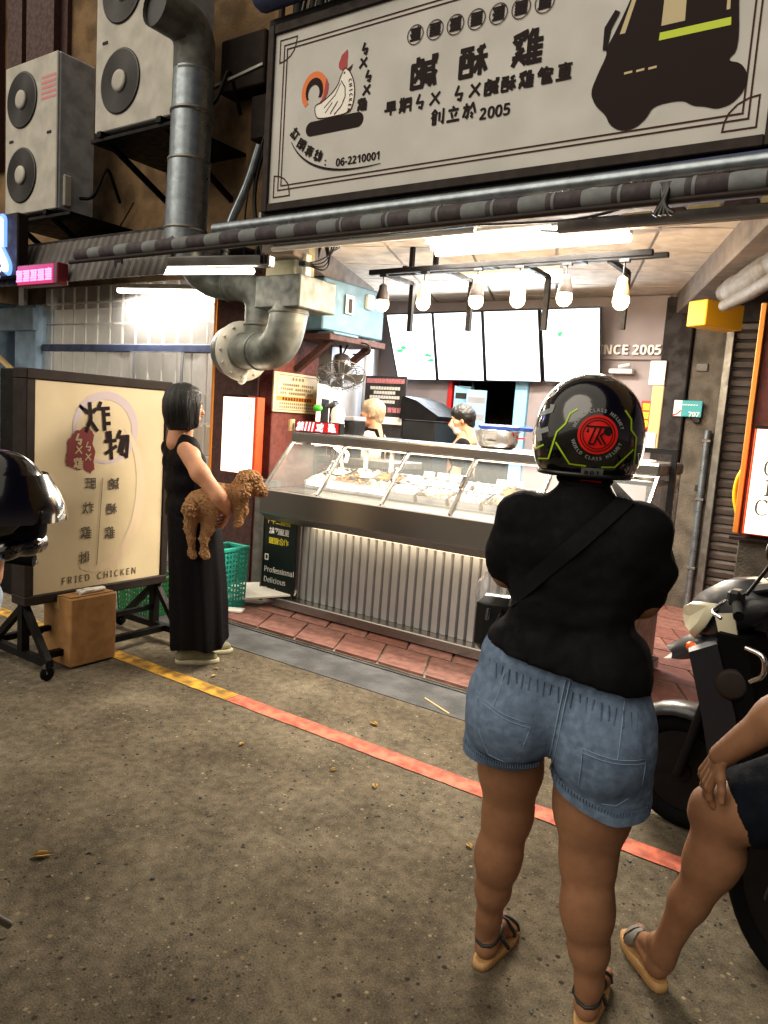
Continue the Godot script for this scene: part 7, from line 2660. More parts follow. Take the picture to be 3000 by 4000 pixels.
	# shoes
	for q in [[w.call(-0.125, 0, -0.03), r * 0.93 + f * 0.02, "nearer"], [w.call(-0.03, 0, 0.10), r * 0.9 + f * 0.3, "farther"]]:
		var shoe := thing("shoe", "olive canvas shoe on the %s foot under the black dress" % q[2], "shoe", q[0], "shoes of the person in the black dress")
		st = S()
		sole(st, q[0], q[1], 0.026, 0.0, 0.255, 0.046)
		part("sole", st, M.shoe_sole, shoe)
		st = S()
		var d: Vector3 = q[1].normalized()
		var u := [cap(q[0] + d * 0.035 + Vector3(0, 0.045, 0), q[0] + d * 0.20 + Vector3(0, 0.035, 0), 0.034, 0.030), cap(q[0] + d * 0.03 + Vector3(0, 0.06, 0), q[0] + d * 0.10 + Vector3(0, 0.065, 0), 0.032, 0.030), cap(q[0] + d * 0.02 + Vector3(0, 0.04, 0), q[0] + d * 0.06 + Vector3(0, 0.05, 0), 0.03, 0.032)]
		body(st, u, 0.006, 0.02, fnoise(30.0, 2), 0.002, Vector3.ONE, null, Vector4(0, -1, 0, -0.022))
		part("upper", st, M.shoe_olive, shoe)
		st = S()
		for k in 4:
			var e: Vector3 = q[0] + d * (0.11 + k * 0.022) + Vector3(0, 0.09 - k * 0.009, 0)
			var x := d.cross(Vector3.UP)
			tube(st, [onto(u, e + x * 0.02 + Vector3(0, 0.05, 0), Vector3.DOWN, 0.02), onto(u, e - x * 0.02 + Vector3(0, 0.05, 0), Vector3.DOWN, 0.02)], 0.003, 5)
		part("lace", st, M.shoe_sole, shoe)
	poodle(w, r, f)

func poodle(w, r: Vector3, f: Vector3):
	var o := -0.155
	var t := thing("dog", "small brown poodle carried under the arm of the person in the black dress", "dog", w.call(0.08, 0.67, o))
	var st := S()
	var b := [
		cap(w.call(-0.030, 0.960, o), w.call(0.07, 1.005, o), 0.082, 0.078), cap(w.call(0.07, 1.005, o), w.call(0.175, 1.015, o), 0.074, 0.062),
		cap(w.call(-0.065, 0.925, o - 0.01), w.call(-0.075, 0.83, o - 0.01), 0.052, 0.032), cap(w.call(-0.075, 0.83, o - 0.01), w.call(-0.066, 0.775, o - 0.02), 0.028, 0.020), cap(w.call(-0.066, 0.775, o - 0.02), w.call(-0.060, 0.69, o - 0.01), 0.018, 0.016), cap(w.call(-0.060, 0.685, o - 0.01), w.call(-0.050, 0.672, o - 0.025), 0.019, 0.016),
		cap(w.call(0.025, 0.925, o - 0.03), w.call(0.020, 0.835, o - 0.03), 0.056, 0.034), cap(w.call(0.020, 0.835, o - 0.03), w.call(0.000, 0.775, o - 0.04), 0.030, 0.021), cap(w.call(0.000, 0.775, o - 0.04), w.call(0.004, 0.695, o - 0.03), 0.019, 0.016), cap(w.call(0.004, 0.69, o - 0.03), w.call(0.016, 0.676, o - 0.045), 0.020, 0.016),
		cap(w.call(0.175, 1.0, o - 0.02), w.call(0.180, 0.93, o - 0.03), 0.036, 0.022), cap(w.call(0.180, 0.93, o - 0.03), w.call(0.186, 0.875, o - 0.03), 0.019, 0.016), cap(w.call(0.186, 0.872, o - 0.03), w.call(0.176, 0.852, o - 0.045), 0.017, 0.014),
		cap(w.call(0.20, 1.0, o + 0.04), w.call(0.215, 0.93, o + 0.03), 0.034, 0.020), cap(w.call(0.215, 0.93, o + 0.03), w.call(0.20, 0.875, o + 0.03), 0.018, 0.015),
		cap(w.call(0.17, 1.03, o), w.call(0.225, 1.075, o), 0.056, 0.050), cap(w.call(0.230, 1.097, o), w.call(0.245, 1.097, o), 0.066, 0.062), cap(w.call(0.262, 1.075, o - 0.01), w.call(0.305, 1.052, o - 0.03), 0.036, 0.027),
	]
	body(st, b, 0.006, 0.025, fnoise(75.0, 7, 3), 0.0045)
	part("body", st, M.fur, t)
	st = S()
	var e := [cap(w.call(0.212, 1.10, o - 0.055), w.call(0.205, 1.045, o - 0.075), 0.024, 0.032), cap(w.call(0.236, 1.10, o + 0.055), w.call(0.24, 1.045, o + 0.07), 0.024, 0.03)]
	body(st, e, 0.0055, 0.02, fnoise(100.0, 4, 3), 0.010)
	part("ear", st, M.fur_dark, t)
	var rr := RandomNumberGenerator.new()
	rr.seed = 44
	for kind in 2:                                    # curls: short on the trunk, thick on the head, ears and tail
		var mm := MultiMesh.new()
		mm.transform_format = MultiMesh.TRANSFORM_3D
		var sp := SphereMesh.new()
		sp.radius = 1.0
		sp.height = 2.0
		sp.radial_segments = 7
		sp.rings = 4
		mm.mesh = sp
		var where := []
		var hosts := b if kind == 0 else [b[15], b[16], b[17], e[0], e[1], cap(w.call(-0.072, 0.965, o - 0.055), w.call(-0.080, 0.940, o - 0.085), 0.026, 0.038)]
		for k in (1500 if kind == 0 else 1100):
			var q: Array = hosts[rr.randi() % hosts.size()]
			var dir := Vector3(rr.randfn(), rr.randfn(), rr.randfn()).normalized()
			var p: Vector3 = onto(hosts, q[0] + q[1] * rr.randf() + dir * 0.16, -dir, 0.025)
			var size := rr.randf_range(0.0035, 0.0055) if kind == 0 else rr.randf_range(0.006, 0.0105)
			where.append(Transform3D(Basis(Vector3(rr.randfn(), rr.randfn(), rr.randfn()).normalized(), rr.randf() * TAU).scaled_local(Vector3(1.5, 0.8, 1.0) * size), p + dir * size * 0.15))
		mm.instance_count = where.size()
		for k in where.size(): mm.set_instance_transform(k, where[k])
		var cu := MultiMeshInstance3D.new()
		cu.name = "curls"
		cu.multimesh = mm
		cu.material_override = M.fur
		cu.set_meta("kind", "stuff")
		t.add_child(cu, true)
		cu.position = -t.position
	st = S()
	body(st, [cap(w.call(-0.072, 0.965, o - 0.055), w.call(-0.080, 0.940, o - 0.085), 0.026, 0.038)], 0.0055, 0.02, fnoise(100.0, 8, 3), 0.010)
	part("tail", st, M.fur, t)
	st = S()
	ball(st, w.call(0.331, 1.050, o - 0.04), Vector3(0.010, 0.008, 0.010))
	part("nose", st, M.rubber, t)
	st = S()
	for q in [[0.272, 1.098, -0.045], [0.290, 1.098, 0.020]]: ball(st, w.call(q[0], q[1], o + q[2]), Vector3(0.008, 0.008, 0.008))
	part("eye", st, M.black_plastic, t)
	st = S()
	tube(st, [w.call(0.30, 1.034, o - 0.055), w.call(0.325, 1.032, o - 0.045)], 0.004, 5)
	part("mouth", st, M.rubber, t)

# ---------------------------------------------------------------- the two cooks behind the counter
func cook(label: String, at: Vector3, face: Vector3, hair: String, masked: bool):
	var t := thing("person", label, "person", Vector3(at.x, 0.03, at.z))
	var g := Vector3(face.x, 0, face.z).normalized()
	var s := g.cross(Vector3.UP)
	var hd := Transform3D(Basis(-s, Vector3.UP, g).rotated(s, -0.25 if masked else -0.08), at)
	if hd.basis.z.y > 0.0: hd.basis = Basis(-s, Vector3.UP, g).rotated(s, 0.25 if masked else 0.08)
	var st := S()
	var c := Vector3(at.x, 0, at.z) - g * 0.03
	var y := func(v: float) -> Vector3: return c + Vector3(0, v, 0)
	var sh := at.y - 0.185                              # shoulder height
	var sk := [cap(y.call(sh + 0.06), y.call(sh - 0.02), 0.052, 0.07), cap(y.call(sh - 0.02) + s * 0.14, y.call(sh - 0.02) - s * 0.14, 0.05), cap(y.call(sh - 0.1), y.call(0.95), 0.12, 0.12), cap(y.call(0.9) + s * 0.09, y.call(0.08) + s * 0.1, 0.085, 0.05), cap(y.call(0.9) - s * 0.09, y.call(0.08) - s * 0.1, 0.085, 0.05)]
	var hands := []
	for sg in [-1.0, 1.0]:
		var a: Vector3 = y.call(sh - 0.03) + s * sg * 0.17
		var el: Vector3 = y.call(sh - 0.27) + s * sg * 0.19 + g * 0.04
		var wr: Vector3 = el + g * 0.20 + Vector3(0, -0.02, 0.10) - s * sg * 0.05
		if masked: wr = el + g * 0.08 + Vector3(0, -0.18, 0.10)
		sk.append(cap(a, el, 0.046, 0.038))
		sk.append(cap(el, wr, 0.038, 0.026))
		hands.append([wr, (wr - el).normalized(), sg])
	body(st, sk, 0.013, 0.03)
	body(st, head_prims(hd, 1.0), 0.006, 0.016)
	for h in hands: body(st, hand_prims(h[0], h[1], Vector3.UP, h[2], [0.3, 0.4, 0.3], 0.92), 0.005, 0.006)
	part("body", st, M.skin_fair, t)
	face_parts(hd, t)
	st = S()
	var top := [cap(y.call(sh - 0.025) + s * 0.15, y.call(sh - 0.025) - s * 0.15, 0.058), cap(y.call(sh - 0.12) + s * 0.07, y.call(sh - 0.12) - s * 0.07, 0.115), cap(y.call(sh - 0.3) + s * 0.05, y.call(sh - 0.3) - s * 0.05, 0.115), cap(y.call(0.98) + s * 0.06, y.call(0.98) - s * 0.06, 0.125)]
	for sg in [-1.0, 1.0]: top.append(cap(y.call(sh - 0.03) + s * sg * 0.17, y.call(sh - 0.17) + s * sg * 0.185 + g * 0.02, 0.056, 0.054))
	body(st, top, 0.014, 0.03, fnoise(8.0, 5), 0.006)
	part("shirt", st, M.black_cloth if masked else M.white_cloth, t)
	st = S()
	var lg := [cap(y.call(0.96) + s * 0.09, y.call(0.14) + s * 0.10, 0.10, 0.065), cap(y.call(0.96) - s * 0.09, y.call(0.14) - s * 0.10, 0.10, 0.065)]
	body(st, lg, 0.02, 0.03)
	part("trousers", st, M.navy_cloth, t)
	for sg in [-1.0, 1.0]:
		st = S()
		body(st, [cap(y.call(0.08) + s * sg * 0.10 - g * 0.04, y.call(0.075) + s * sg * 0.10 + g * 0.14, 0.05, 0.042)], 0.014, 0.02, null, 0, Vector3.ONE, null, Vector4(0, -1, 0, -0.037))
		part("shoe", st, M.black_plastic, t)
	if not masked:
		st = S()                                       # dark apron straps and bib
		for sg in [-1.0, 1.0]:
			tube(st, [y.call(sh + 0.045) + s * sg * 0.06 + g * 0.05, y.call(sh + 0.045) + s * sg * 0.08 - g * 0.05, y.call(sh - 0.15) + s * sg * 0.07 - g * 0.12, y.call(sh - 0.4) - g * 0.125], 0.016, 6)
		part("apron_strap", st, M.black_cloth, t)
		st = S()
		var bib := []
		for v in [sh - 0.12, sh - 0.25, sh - 0.4, 0.75]:
			var row := []
			for k in 9: row.append(y.call(v) + (g * cos((k - 4) * 0.3) * 1.0 + s * sin((k - 4) * 0.3)) * (0.155 if v > 0.95 else 0.17))
			bib.append(row)
		st.set_smooth_group(0)
		for i in 3:
			for k in 8: quad(st, bib[i][k], bib[i + 1][k], bib[i + 1][k + 1], bib[i][k + 1])
		part("apron", st, M.black_cloth, t)
	# hair
	st = S()
	var q := hd.origin
	var ub := hd.basis.y
	var fb := hd.basis.z
	var hp := [cap(q + ub * 0.045 - fb * 0.022, q + ub * 0.035 - fb * 0.04, 0.094, 0.090), cap(q - fb * 0.055 - ub * 0.005, q - fb * 0.06 - ub * 0.045, 0.066, 0.05), cap(q + fb * 0.035 + ub * 0.078 - s * 0.035, q + fb * 0.035 + ub * 0.078 + s * 0.035, 0.038, 0.038)]
	for sg in [-1.0, 1.0]: hp.append(cap(q + s * sg * 0.066 - fb * 0.025 + ub * 0.045, q + s * sg * 0.068 - fb * 0.03 + ub * (0.0 if masked else -0.01), 0.034, 0.024))
	body(st, hp, 0.0065, 0.02, fnoise(60.0, 3, 3), 0.007, Vector3(1, 0.4, 1))
	part("hair", st, M[hair], t)
	if masked:
		st = S()
		var mk := [cap(q + fb * 0.044 - ub * 0.030, q + fb * 0.040 - ub * 0.080, 0.052, 0.046, s, 0.95), cap(q + fb * 0.080 - ub * 0.012, q + fb * 0.090 - ub * 0.035, 0.012, 0.018)]
		body(st, mk, 0.006, 0.02)
		for sg in [-1.0, 1.0]: tube(st, [q + fb * 0.06 - ub * 0.03 + s * sg * 0.045, q - fb * 0.01 - ub * 0.005 + s * sg * 0.084], 0.002, 4)
		part("face_mask", st, M.white_plastic, t)

# ---------------------------------------------------------------- scooters and their riders
func scooter() -> Node3D:                       # built pointing along +x, wheels on the ground, then moved
	var t := thing("scooter", "scooter", "scooter")
	for x in [0.50, -0.58]:
		var st := S()
		var prof := []
		for k in 15: prof.append([0.205 + 0.045 * cos(TAU * k / 14), 0.045 * sin(TAU * k / 14)])
		lathe(st, Vector3(x, 0.25, 0), Vector3.BACK, prof, 32)
		var wh := part("wheel", st, M.rubber, t)
		st = S()
		lathe(st, Vector3(x, 0.25, -0.03), Vector3.BACK, [[0.165, 0], [0.17, 0.01], [0.17, 0.05], [0.165, 0.06]], 32)
		for k in 5: bar(st, Vector3(x, 0.25, 0), Vector3(x + cos(TAU * k / 5) * 0.165, 0.25 + sin(TAU * k / 5) * 0.165, 0), 0.035, 0.03)
		lathe(st, Vector3(x, 0.25, -0.04), Vector3.BACK, [[0.04, 0], [0.04, 0.08]], 16)
		part("rim", st, M.black_metal, wh)
		st = S()
		lathe(st, Vector3(x, 0.25, 0.036), Vector3.BACK, [[0.05, 0], [0.10, 0.0], [0.10, 0.004], [0.05, 0.004]], 24)
		part("brake_disc", st, M.chrome, wh)
	var st := S()
	for s in [-1, 1]:
		st = S()
		tube(st, [Vector3(0.38, 0.78, s * 0.075), Vector3(0.50, 0.25, s * 0.075)], 0.022, 8)
		part("fork", st, M.black_metal, t)
		st = S()
		bar(st, Vector3(0.02, 0.25, s * 0.09), Vector3(-0.58, 0.25, s * 0.09), 0.04, 0.05)
		part("swing_arm", st, M.black_metal, t)
	st = S()                                        # front mudguard
	var rings := []
	for k in 12:
		var a := lerpf(0.25, 2.7, k / 11.0)
		var c := Vector3(0.50 + cos(a) * 0.275, 0.25 + sin(a) * 0.275, 0)
		var o := Vector3(cos(a), sin(a), 0)
		var wd := 0.075 * (0.55 + 0.45 * sin(PI * k / 11.0))
		rings.append([c - Vector3(0, 0, wd) - o * 0.03, c - Vector3(0, 0, wd * 0.6) + o * 0.006, c + o * 0.014, c + Vector3(0, 0, wd * 0.6) + o * 0.006, c + Vector3(0, 0, wd) - o * 0.03, c + Vector3(0, 0, wd * 0.9) - o * 0.036, c + o * 0.004, c - Vector3(0, 0, wd * 0.9) - o * 0.036])
	loft(st, rings)
	part("front_mudguard", st, M.scooter_blue, t)
	st = S()                                        # nose: a beak over the wheel and a faceted leg shield
	loft(st, [_sect(0.36, 0.80, 0.90, 0.13), _sect(0.46, 0.76, 0.875, 0.125), _sect(0.56, 0.72, 0.82, 0.095), _sect(0.64, 0.70, 0.755, 0.05)])
	part("beak", st, M.scooter_blue, t)
	st = S()
	for sg in [-1, 1]:
		prism(st, [Vector2(0.40, 0.86), Vector2(0.50, 0.80), Vector2(0.42, 0.56), Vector2(0.36, 0.34), Vector2(0.26, 0.32), Vector2(0.30, 0.60)], Vector3(0, 0, sg * 0.12), Vector3.RIGHT, Vector3.UP, Vector3(-0.03, 0, sg * 0.075))
	part("leg_shield", st, M.scooter_blue, t)
	st = S()
	prism(st, [Vector2(0.38, 0.90), Vector2(0.31, 0.62), Vector2(0.27, 0.31), Vector2(0.20, 0.31), Vector2(0.20, 0.60), Vector2(0.27, 0.90)], Vector3(0, 0, -0.185), Vector3.RIGHT, Vector3.UP, Vector3(0, 0, 0.37))
	part("inner_shield", st, M.rubber, t)
	st = S()
	lathe(st, Vector3(0.30, 0.72, -0.187), Vector3(-0.25, 0.1, -1.0), [[0.055, 0], [0.06, 0.006], [0.045, 0.012], [0.001, 0.010]], 20)
	part("speaker_cover", st, M.dark_frame, t)
	st = S()
	tube(st, bend([Vector3(0.27, 0.87, -0.18), Vector3(0.20, 0.86, -0.20), Vector3(0.19, 0.79, -0.20), Vector3(0.24, 0.75, -0.185)], 0.03), 0.011, 8)
	part("bag_hook", st, M.chrome, t)
	for sg in [-1, 1]:
		st = S()
		prism(st, [Vector2(0.34, 0.98), Vector2(0.41, 0.96), Vector2(0.37, 0.84), Vector2(0.30, 0.83)], Vector3(0, 0, sg * 0.132), Vector3.RIGHT, Vector3.UP, Vector3(0, 0, sg * 0.012))
		part("silver_panel", st, M.lens_pale, t)
	st = S()                                        # floor and rear body
	span(st, -0.12, 0.30, 0.26, 0.31, -0.15, 0.15, 0.02)
	part("floorboard", st, M.black_plastic, t)
	st = S()
	body(st, [cap(Vector3(-0.10, 0.45, -0.08), Vector3(-0.10, 0.45, 0.08), 0.12), cap(Vector3(-0.22, 0.58, -0.08), Vector3(-0.72, 0.66, -0.06), 0.12, 0.08), cap(Vector3(-0.22, 0.58, 0.08), Vector3(-0.72, 0.66, 0.06), 0.12, 0.08)], 0.014, 0.06)
	part("rear_body", st, M.scooter_blue, t)
	st = S()
	body(st, [cap(Vector3(-0.10, 0.72, 0), Vector3(-0.40, 0.745, 0), 0.10, 0.12, Vector3.UP, 2.0), cap(Vector3(-0.40, 0.76, 0), Vector3(-0.75, 0.79, 0), 0.12, 0.09, Vector3.UP, 2.0)], 0.013, 0.03)
	part("seat", st, M.rubber, t)
	st = S()
	bar(st, Vector3(-0.72, 0.60, 0), Vector3(-0.90, 0.50, 0), 0.14, 0.02)
	part("rear_mudguard", st, M.black_plastic, t)
	st = S()
	box(st, Vector3(-0.81, 0.68, 0), Vector3(0.05, 0.08, 0.16), 0.02)
	part("tail_lamp", st, M.red_plastic, t)
	# head cowl with headlight, handlebar and mirrors
	st = S()
	loft(st, [_sect(0.27, 0.96, 1.07, 0.10), _sect(0.34, 0.89, 1.10, 0.135), _sect(0.43, 0.83, 1.08, 0.135), _sect(0.51, 0.83, 1.02, 0.10), _sect(0.555, 0.87, 0.97, 0.05)])
	part("head_cowl", st, M.scooter_blue, t)
	for sg in [-1, 1]:
		st = S()
		var up := []
		for q in [[0.40, 1.00, 0.132], [0.50, 0.985, 0.104], [0.552, 0.95, 0.05], [0.562, 0.905, 0.02], [0.53, 0.85, 0.05], [0.485, 0.84, 0.106], [0.44, 0.90, 0.134]]: up.append(Vector3(q[0], q[1], q[2] * sg))
		var c := Vector3(0.52, 0.93, 0.10 * sg)
		var rin := []
		for p in up: rin.append(p.lerp(c, 0.25) + Vector3(0.014, 0, 0.012 * sg))
		var mid := []
		for p in up: mid.append(p + Vector3(0.005, 0, 0.006 * sg))
		loft(st, [up, mid, rin])
		part("headlight", st, M.lens_pale, t)
	st = S()
	box(st, Vector3(0.28, 1.07, 0), Vector3(0.12, 0.05, 0.20), 0.02, Basis(Vector3.BACK, -0.35))
	box(st, Vector3(0.26, 0.97, 0), Vector3(0.10, 0.16, 0.16), 0.03)
	part("dash", st, M.black_plastic, t)
	st = S()
	tube(st, bend([Vector3(0.26, 1.02, -0.34), Vector3(0.33, 1.04, -0.16), Vector3(0.33, 1.04, 0.16), Vector3(0.26, 1.02, 0.34)], 0.08), 0.013, 8)
	part("handlebar", st, M.steel_dull, t)
	for s in [-1, 1]:
		st = S()
		tube(st, [Vector3(0.255, 1.018, s * 0.36), Vector3(0.305, 1.032, s * 0.23)], 0.019, 10)
		part("grip", st, M.rubber, t)
		st = S()
		tube(st, bend([Vector3(0.36, 1.03, s * 0.20), Vector3(0.37, 1.00, s * 0.30), Vector3(0.31, 1.0, s * 0.37)], 0.03), 0.007, 6)
		part("brake_lever", st, M.chrome, t)
		st = S()
		box(st, Vector3(0.325, 1.05, s * 0.19), Vector3(0.05, 0.06, 0.07), 0.012)
		part("switch_block", st, M.black_plastic, t)
		st = S()
		tube(st, bend([Vector3(0.30, 1.06, s * 0.16), Vector3(0.25, 1.15, s * 0.17), Vector3(0.22, 1.20, s * 0.19)], 0.03), 0.007, 6)
		body(st, [cap(Vector3(0.21, 1.24, s * 0.17), Vector3(0.21, 1.25, s * 0.24), 0.046, 0.042, Vector3.RIGHT, 2.2)], 0.008, 0.01)
		var mr := part("mirror", st, M.black_plastic, t)
		st = S()
		ball(st, Vector3(0.190, 1.245, s * 0.205), Vector3(0.003, 0.038, 0.066), Basis.IDENTITY, 14, 6)
		part("mirror_glass", st, M.chrome, mr)
		st = S()
		body(st, [cap(Vector3(0.50, 0.80, s * 0.10), Vector3(0.47, 0.80, s * 0.115), 0.020, 0.015)], 0.008, 0.01)
		part("turn_signal", st, M.amber, t)
	st = S()
	tube(st, [Vector3(-0.05, 0.25, 0.12), Vector3(0.02, 0.03, 0.30)], 0.011, 6)
	part("side_stand", st, M.steel_dull, t)
	return t

func _sect(x: float, y0: float, y1: float, hw: float) -> Array:
	var p := []
	for q in [[0.55, -1.0], [1.0, -0.55], [1.0, 0.35], [0.62, 1.0], [-0.62, 1.0], [-1.0, 0.35], [-1.0, -0.55], [-0.55, -1.0]]: p.append(Vector3(x - 0.05 * absf(q[0]) * q[0] * q[0], lerpf(y0, y1, q[1] * 0.5 + 0.5), q[0] * hw))
	return p

func scooters():
	var a := scooter()
	a.set_meta("label", "dark blue scooter with pale headlight parked behind the red line at the right")
	var b := a.duplicate()
	b.name = numbered("scooter")
	add_child(b)
	b.set_meta("label", "dark scooter at the left edge, mostly outside the picture, with an amber turn signal")
	a.position = Vector3(-0.05, 0, -2.90)
	a.rotation.y = atan2(0.17, -0.985)
	a.scale = Vector3.ONE * 0.93
	var d := b.duplicate()
	d.name = numbered("scooter")
	add_child(d)
	d.set_meta("label", "black scooter under the seated person at the lower right edge")
	d.position = Vector3(0.31, 0, -1.96)
	d.rotation.y = atan2(0.66, -0.75)
	b.position = Vector3(-1.755, 0, -0.985) + Vector3(-0.48, 0, 0.877) * 0.30 - Vector3(-0.877, 0, -0.48) * -0.10
	b.rotation.y = atan2(0.48, -0.877)
	seated_person()
	left_rider()

func seated_person():
	var t := thing("person", "person seated at the right edge, one bare leg down, hand on knee", "person", Vector3(0.26, 0, -2.1))
	var st := S()
	var mott := fnoise(9.0, 72, 3)
	var white := func(_p: Vector3) -> Color: return Color(1.1, 1.1, 1.1)
	var tint := func(p: Vector3) -> Color: return (Color.WHITE * (1.05 + 0.10 * mott.get_noise_3dv(p))).lerp(Color(1.75, 1.05, 1.0), smoothstep(0.10, 0.04, p.y))
	var hip := Vector3(0.26, 0.83, -2.13)
	var knee := Vector3(-0.245, 0.575, -2.00)
	var ank := Vector3(-0.345, 0.10, -2.045)
	var sh := Vector3(0.16, 1.22, -1.93)
	var elb := Vector3(-0.07, 0.965, -1.90)
	var wri := Vector3(-0.252, 0.735, -1.94)
	var sk := [cap(hip, knee + Vector3(0.06, 0.02, 0), 0.10, 0.078), cap(knee + Vector3(0.05, 0.01, 0), knee, 0.072, 0.062), cap(knee + Vector3(0.01, -0.02, 0), knee + Vector3(-0.012, -0.16, -0.02), 0.062, 0.066), cap(knee + Vector3(0.01, -0.13, -0.015), knee + Vector3(-0.05, -0.30, -0.035), 0.064, 0.048), cap(knee + Vector3(-0.05, -0.30, -0.035), ank, 0.046, 0.034),
		cap(knee + Vector3(-0.035, 0.0, 0.0), knee + Vector3(-0.045, -0.03, -0.005), 0.036, 0.032), cap(ank, ank + Vector3(0.0, -0.03, 0.0), 0.033, 0.033),
		cap(sh, elb, 0.056, 0.047), cap(elb, elb.lerp(wri, 0.4), 0.047, 0.045), cap(elb.lerp(wri, 0.4), wri, 0.045, 0.029),
		cap(hip + Vector3(0.04, 0.05, 0.02), Vector3(0.28, 1.15, -2.05), 0.11, 0.12), cap(Vector3(0.26, 1.22, -2.03), Vector3(0.22, 1.38, -2.02), 0.06, 0.055), cap(sh, Vector3(0.36, 1.22, -2.15), 0.055),
		cap(Vector3(0.32, 0.83, -2.26), Vector3(-0.02, 0.70, -2.42), 0.09, 0.07), cap(Vector3(-0.02, 0.70, -2.42), Vector3(0.08, 0.34, -2.40), 0.06, 0.04),
		cap(Vector3(0.36, 1.22, -2.15), Vector3(0.22, 1.02, -2.33), 0.05, 0.042), cap(Vector3(0.22, 1.02, -2.33), Vector3(0.10, 0.86, -2.34), 0.04, 0.028)]
	body(st, sk, 0.012, 0.03, null, 0.0, Vector3.ONE, tint)
	var hdir := (knee + Vector3(-0.075, -0.02, 0.03)) - wri
	body(st, hand_prims(wri, hdir, Vector3(-0.55, 0.60, 0.55), -1.0, [0.35, 0.40, 0.25], 0.98, 0.17), 0.0034, 0.006, null, 0.0, Vector3.ONE, white)
	body(st, hand_prims(Vector3(0.10, 0.86, -2.34), Vector3(-0.8, -0.35, 0.1), Vector3(-0.3, 0.9, 0), 1.0, [0.3, 0.35, 0.2], 0.95), 0.005, 0.006, null, 0.0, Vector3.ONE, white)
	var heel := Vector3(-0.335, 0, -2.015)
	var fd := Vector3(-0.62, 0, -0.78).normalized()
	var fp := foot_prims(heel, fd, 1.0, 0.026)
	fp.append(cap(ank, ank + Vector3(0, -0.03, 0), 0.033, 0.032))
	body(st, fp, 0.0045, 0.012, null, 0.0, Vector3.ONE, tint)
	var hd := Transform3D(Basis.looking_at(Vector3(0.9, 0.25, 0.4), Vector3.UP), Vector3(0.17, 1.47, -2.03))
	body(st, head_prims(hd), 0.007, 0.016, null, 0.0, Vector3.ONE, white)
	part("body", st, M.skin_tan, t)
	st = S()
	body(st, [cap(hip + Vector3(0.05, 0, 0), hip.lerp(knee, 0.55), 0.125, 0.118), cap(hip.lerp(knee, 0.55), hip.lerp(knee, 0.86) + Vector3(0, -0.012, 0), 0.116, 0.100), cap(Vector3(0.34, 0.84, -2.26), Vector3(0.08, 0.74, -2.38), 0.115, 0.10), cap(hip + Vector3(0.06, 0.06, 0), Vector3(0.34, 0.88, -2.22), 0.12)], 0.0065, 0.03, fnoise(8.0, 6), 0.005, Vector3(1, 1.3, 1), null, _plane(hip - knee, hip.lerp(knee, 0.93)))
	part("shorts", st, M.navy_cloth, t)
	st = S()
	body(st, [cap(hip + Vector3(0.06, 0.08, 0), Vector3(0.28, 1.18, -2.05), 0.13, 0.135), cap(sh, Vector3(0.36, 1.23, -2.15), 0.072), cap(sh, sh.lerp(elb, 0.5), 0.075, 0.07), cap(Vector3(0.36, 1.22, -2.15), Vector3(0.22, 1.13, -2.27), 0.07, 0.065)], 0.014, 0.03, fnoise(8.0, 3), 0.006)
	part("shirt", st, M.black_cloth, t)
	st = S()
	body(st, [cap(hd.origin + Vector3(0.03, 0.035, 0.01), hd.origin + Vector3(0.05, 0.02, 0.015), 0.098, 0.09)], 0.009, 0.02, fnoise(40.0, 3), 0.006)
	part("hair", st, M.hair_black, t)
	var sd := thing("sandal", "grey strapped sandal on the foot of the person seated on the scooter", "sandal", heel)
	st = S()
	sole(st, heel, fd, 0.028)
	part("sole", st, M.sandal_sole, sd)
	var x := fd.cross(Vector3.UP)
	st = S()
	for s in [[0.125, 0.0], [0.160, 0.0]]:
		var a := []
		var b := []
		for k in 9:
			var g := PI * k / 8
			var d := (-x * cos(g) * 0.86 - Vector3(0, sin(g), 0)).normalized()
			var p := heel + x * cos(g) * 0.12 + Vector3(0, 0.03 + sin(g) * 0.14, 0)
			a.append(onto(fp, p + fd * s[0], d, 0.012) - d * 0.004)
			b.append(onto(fp, p + fd * (s[0] + 0.026), d, 0.012) - d * 0.004)
		st.set_smooth_group(0)
		for k in 8:
			quad(st, a[k], a[k + 1], b[k + 1], b[k])
	part("strap", st, M.sandal_grey, sd)

func _plane(n: Vector3, p: Vector3) -> Vector4:     # keeps the side that n points to
	n = -n.normalized()
	return Vector4(n.x, n.y, n.z, n.dot(p))

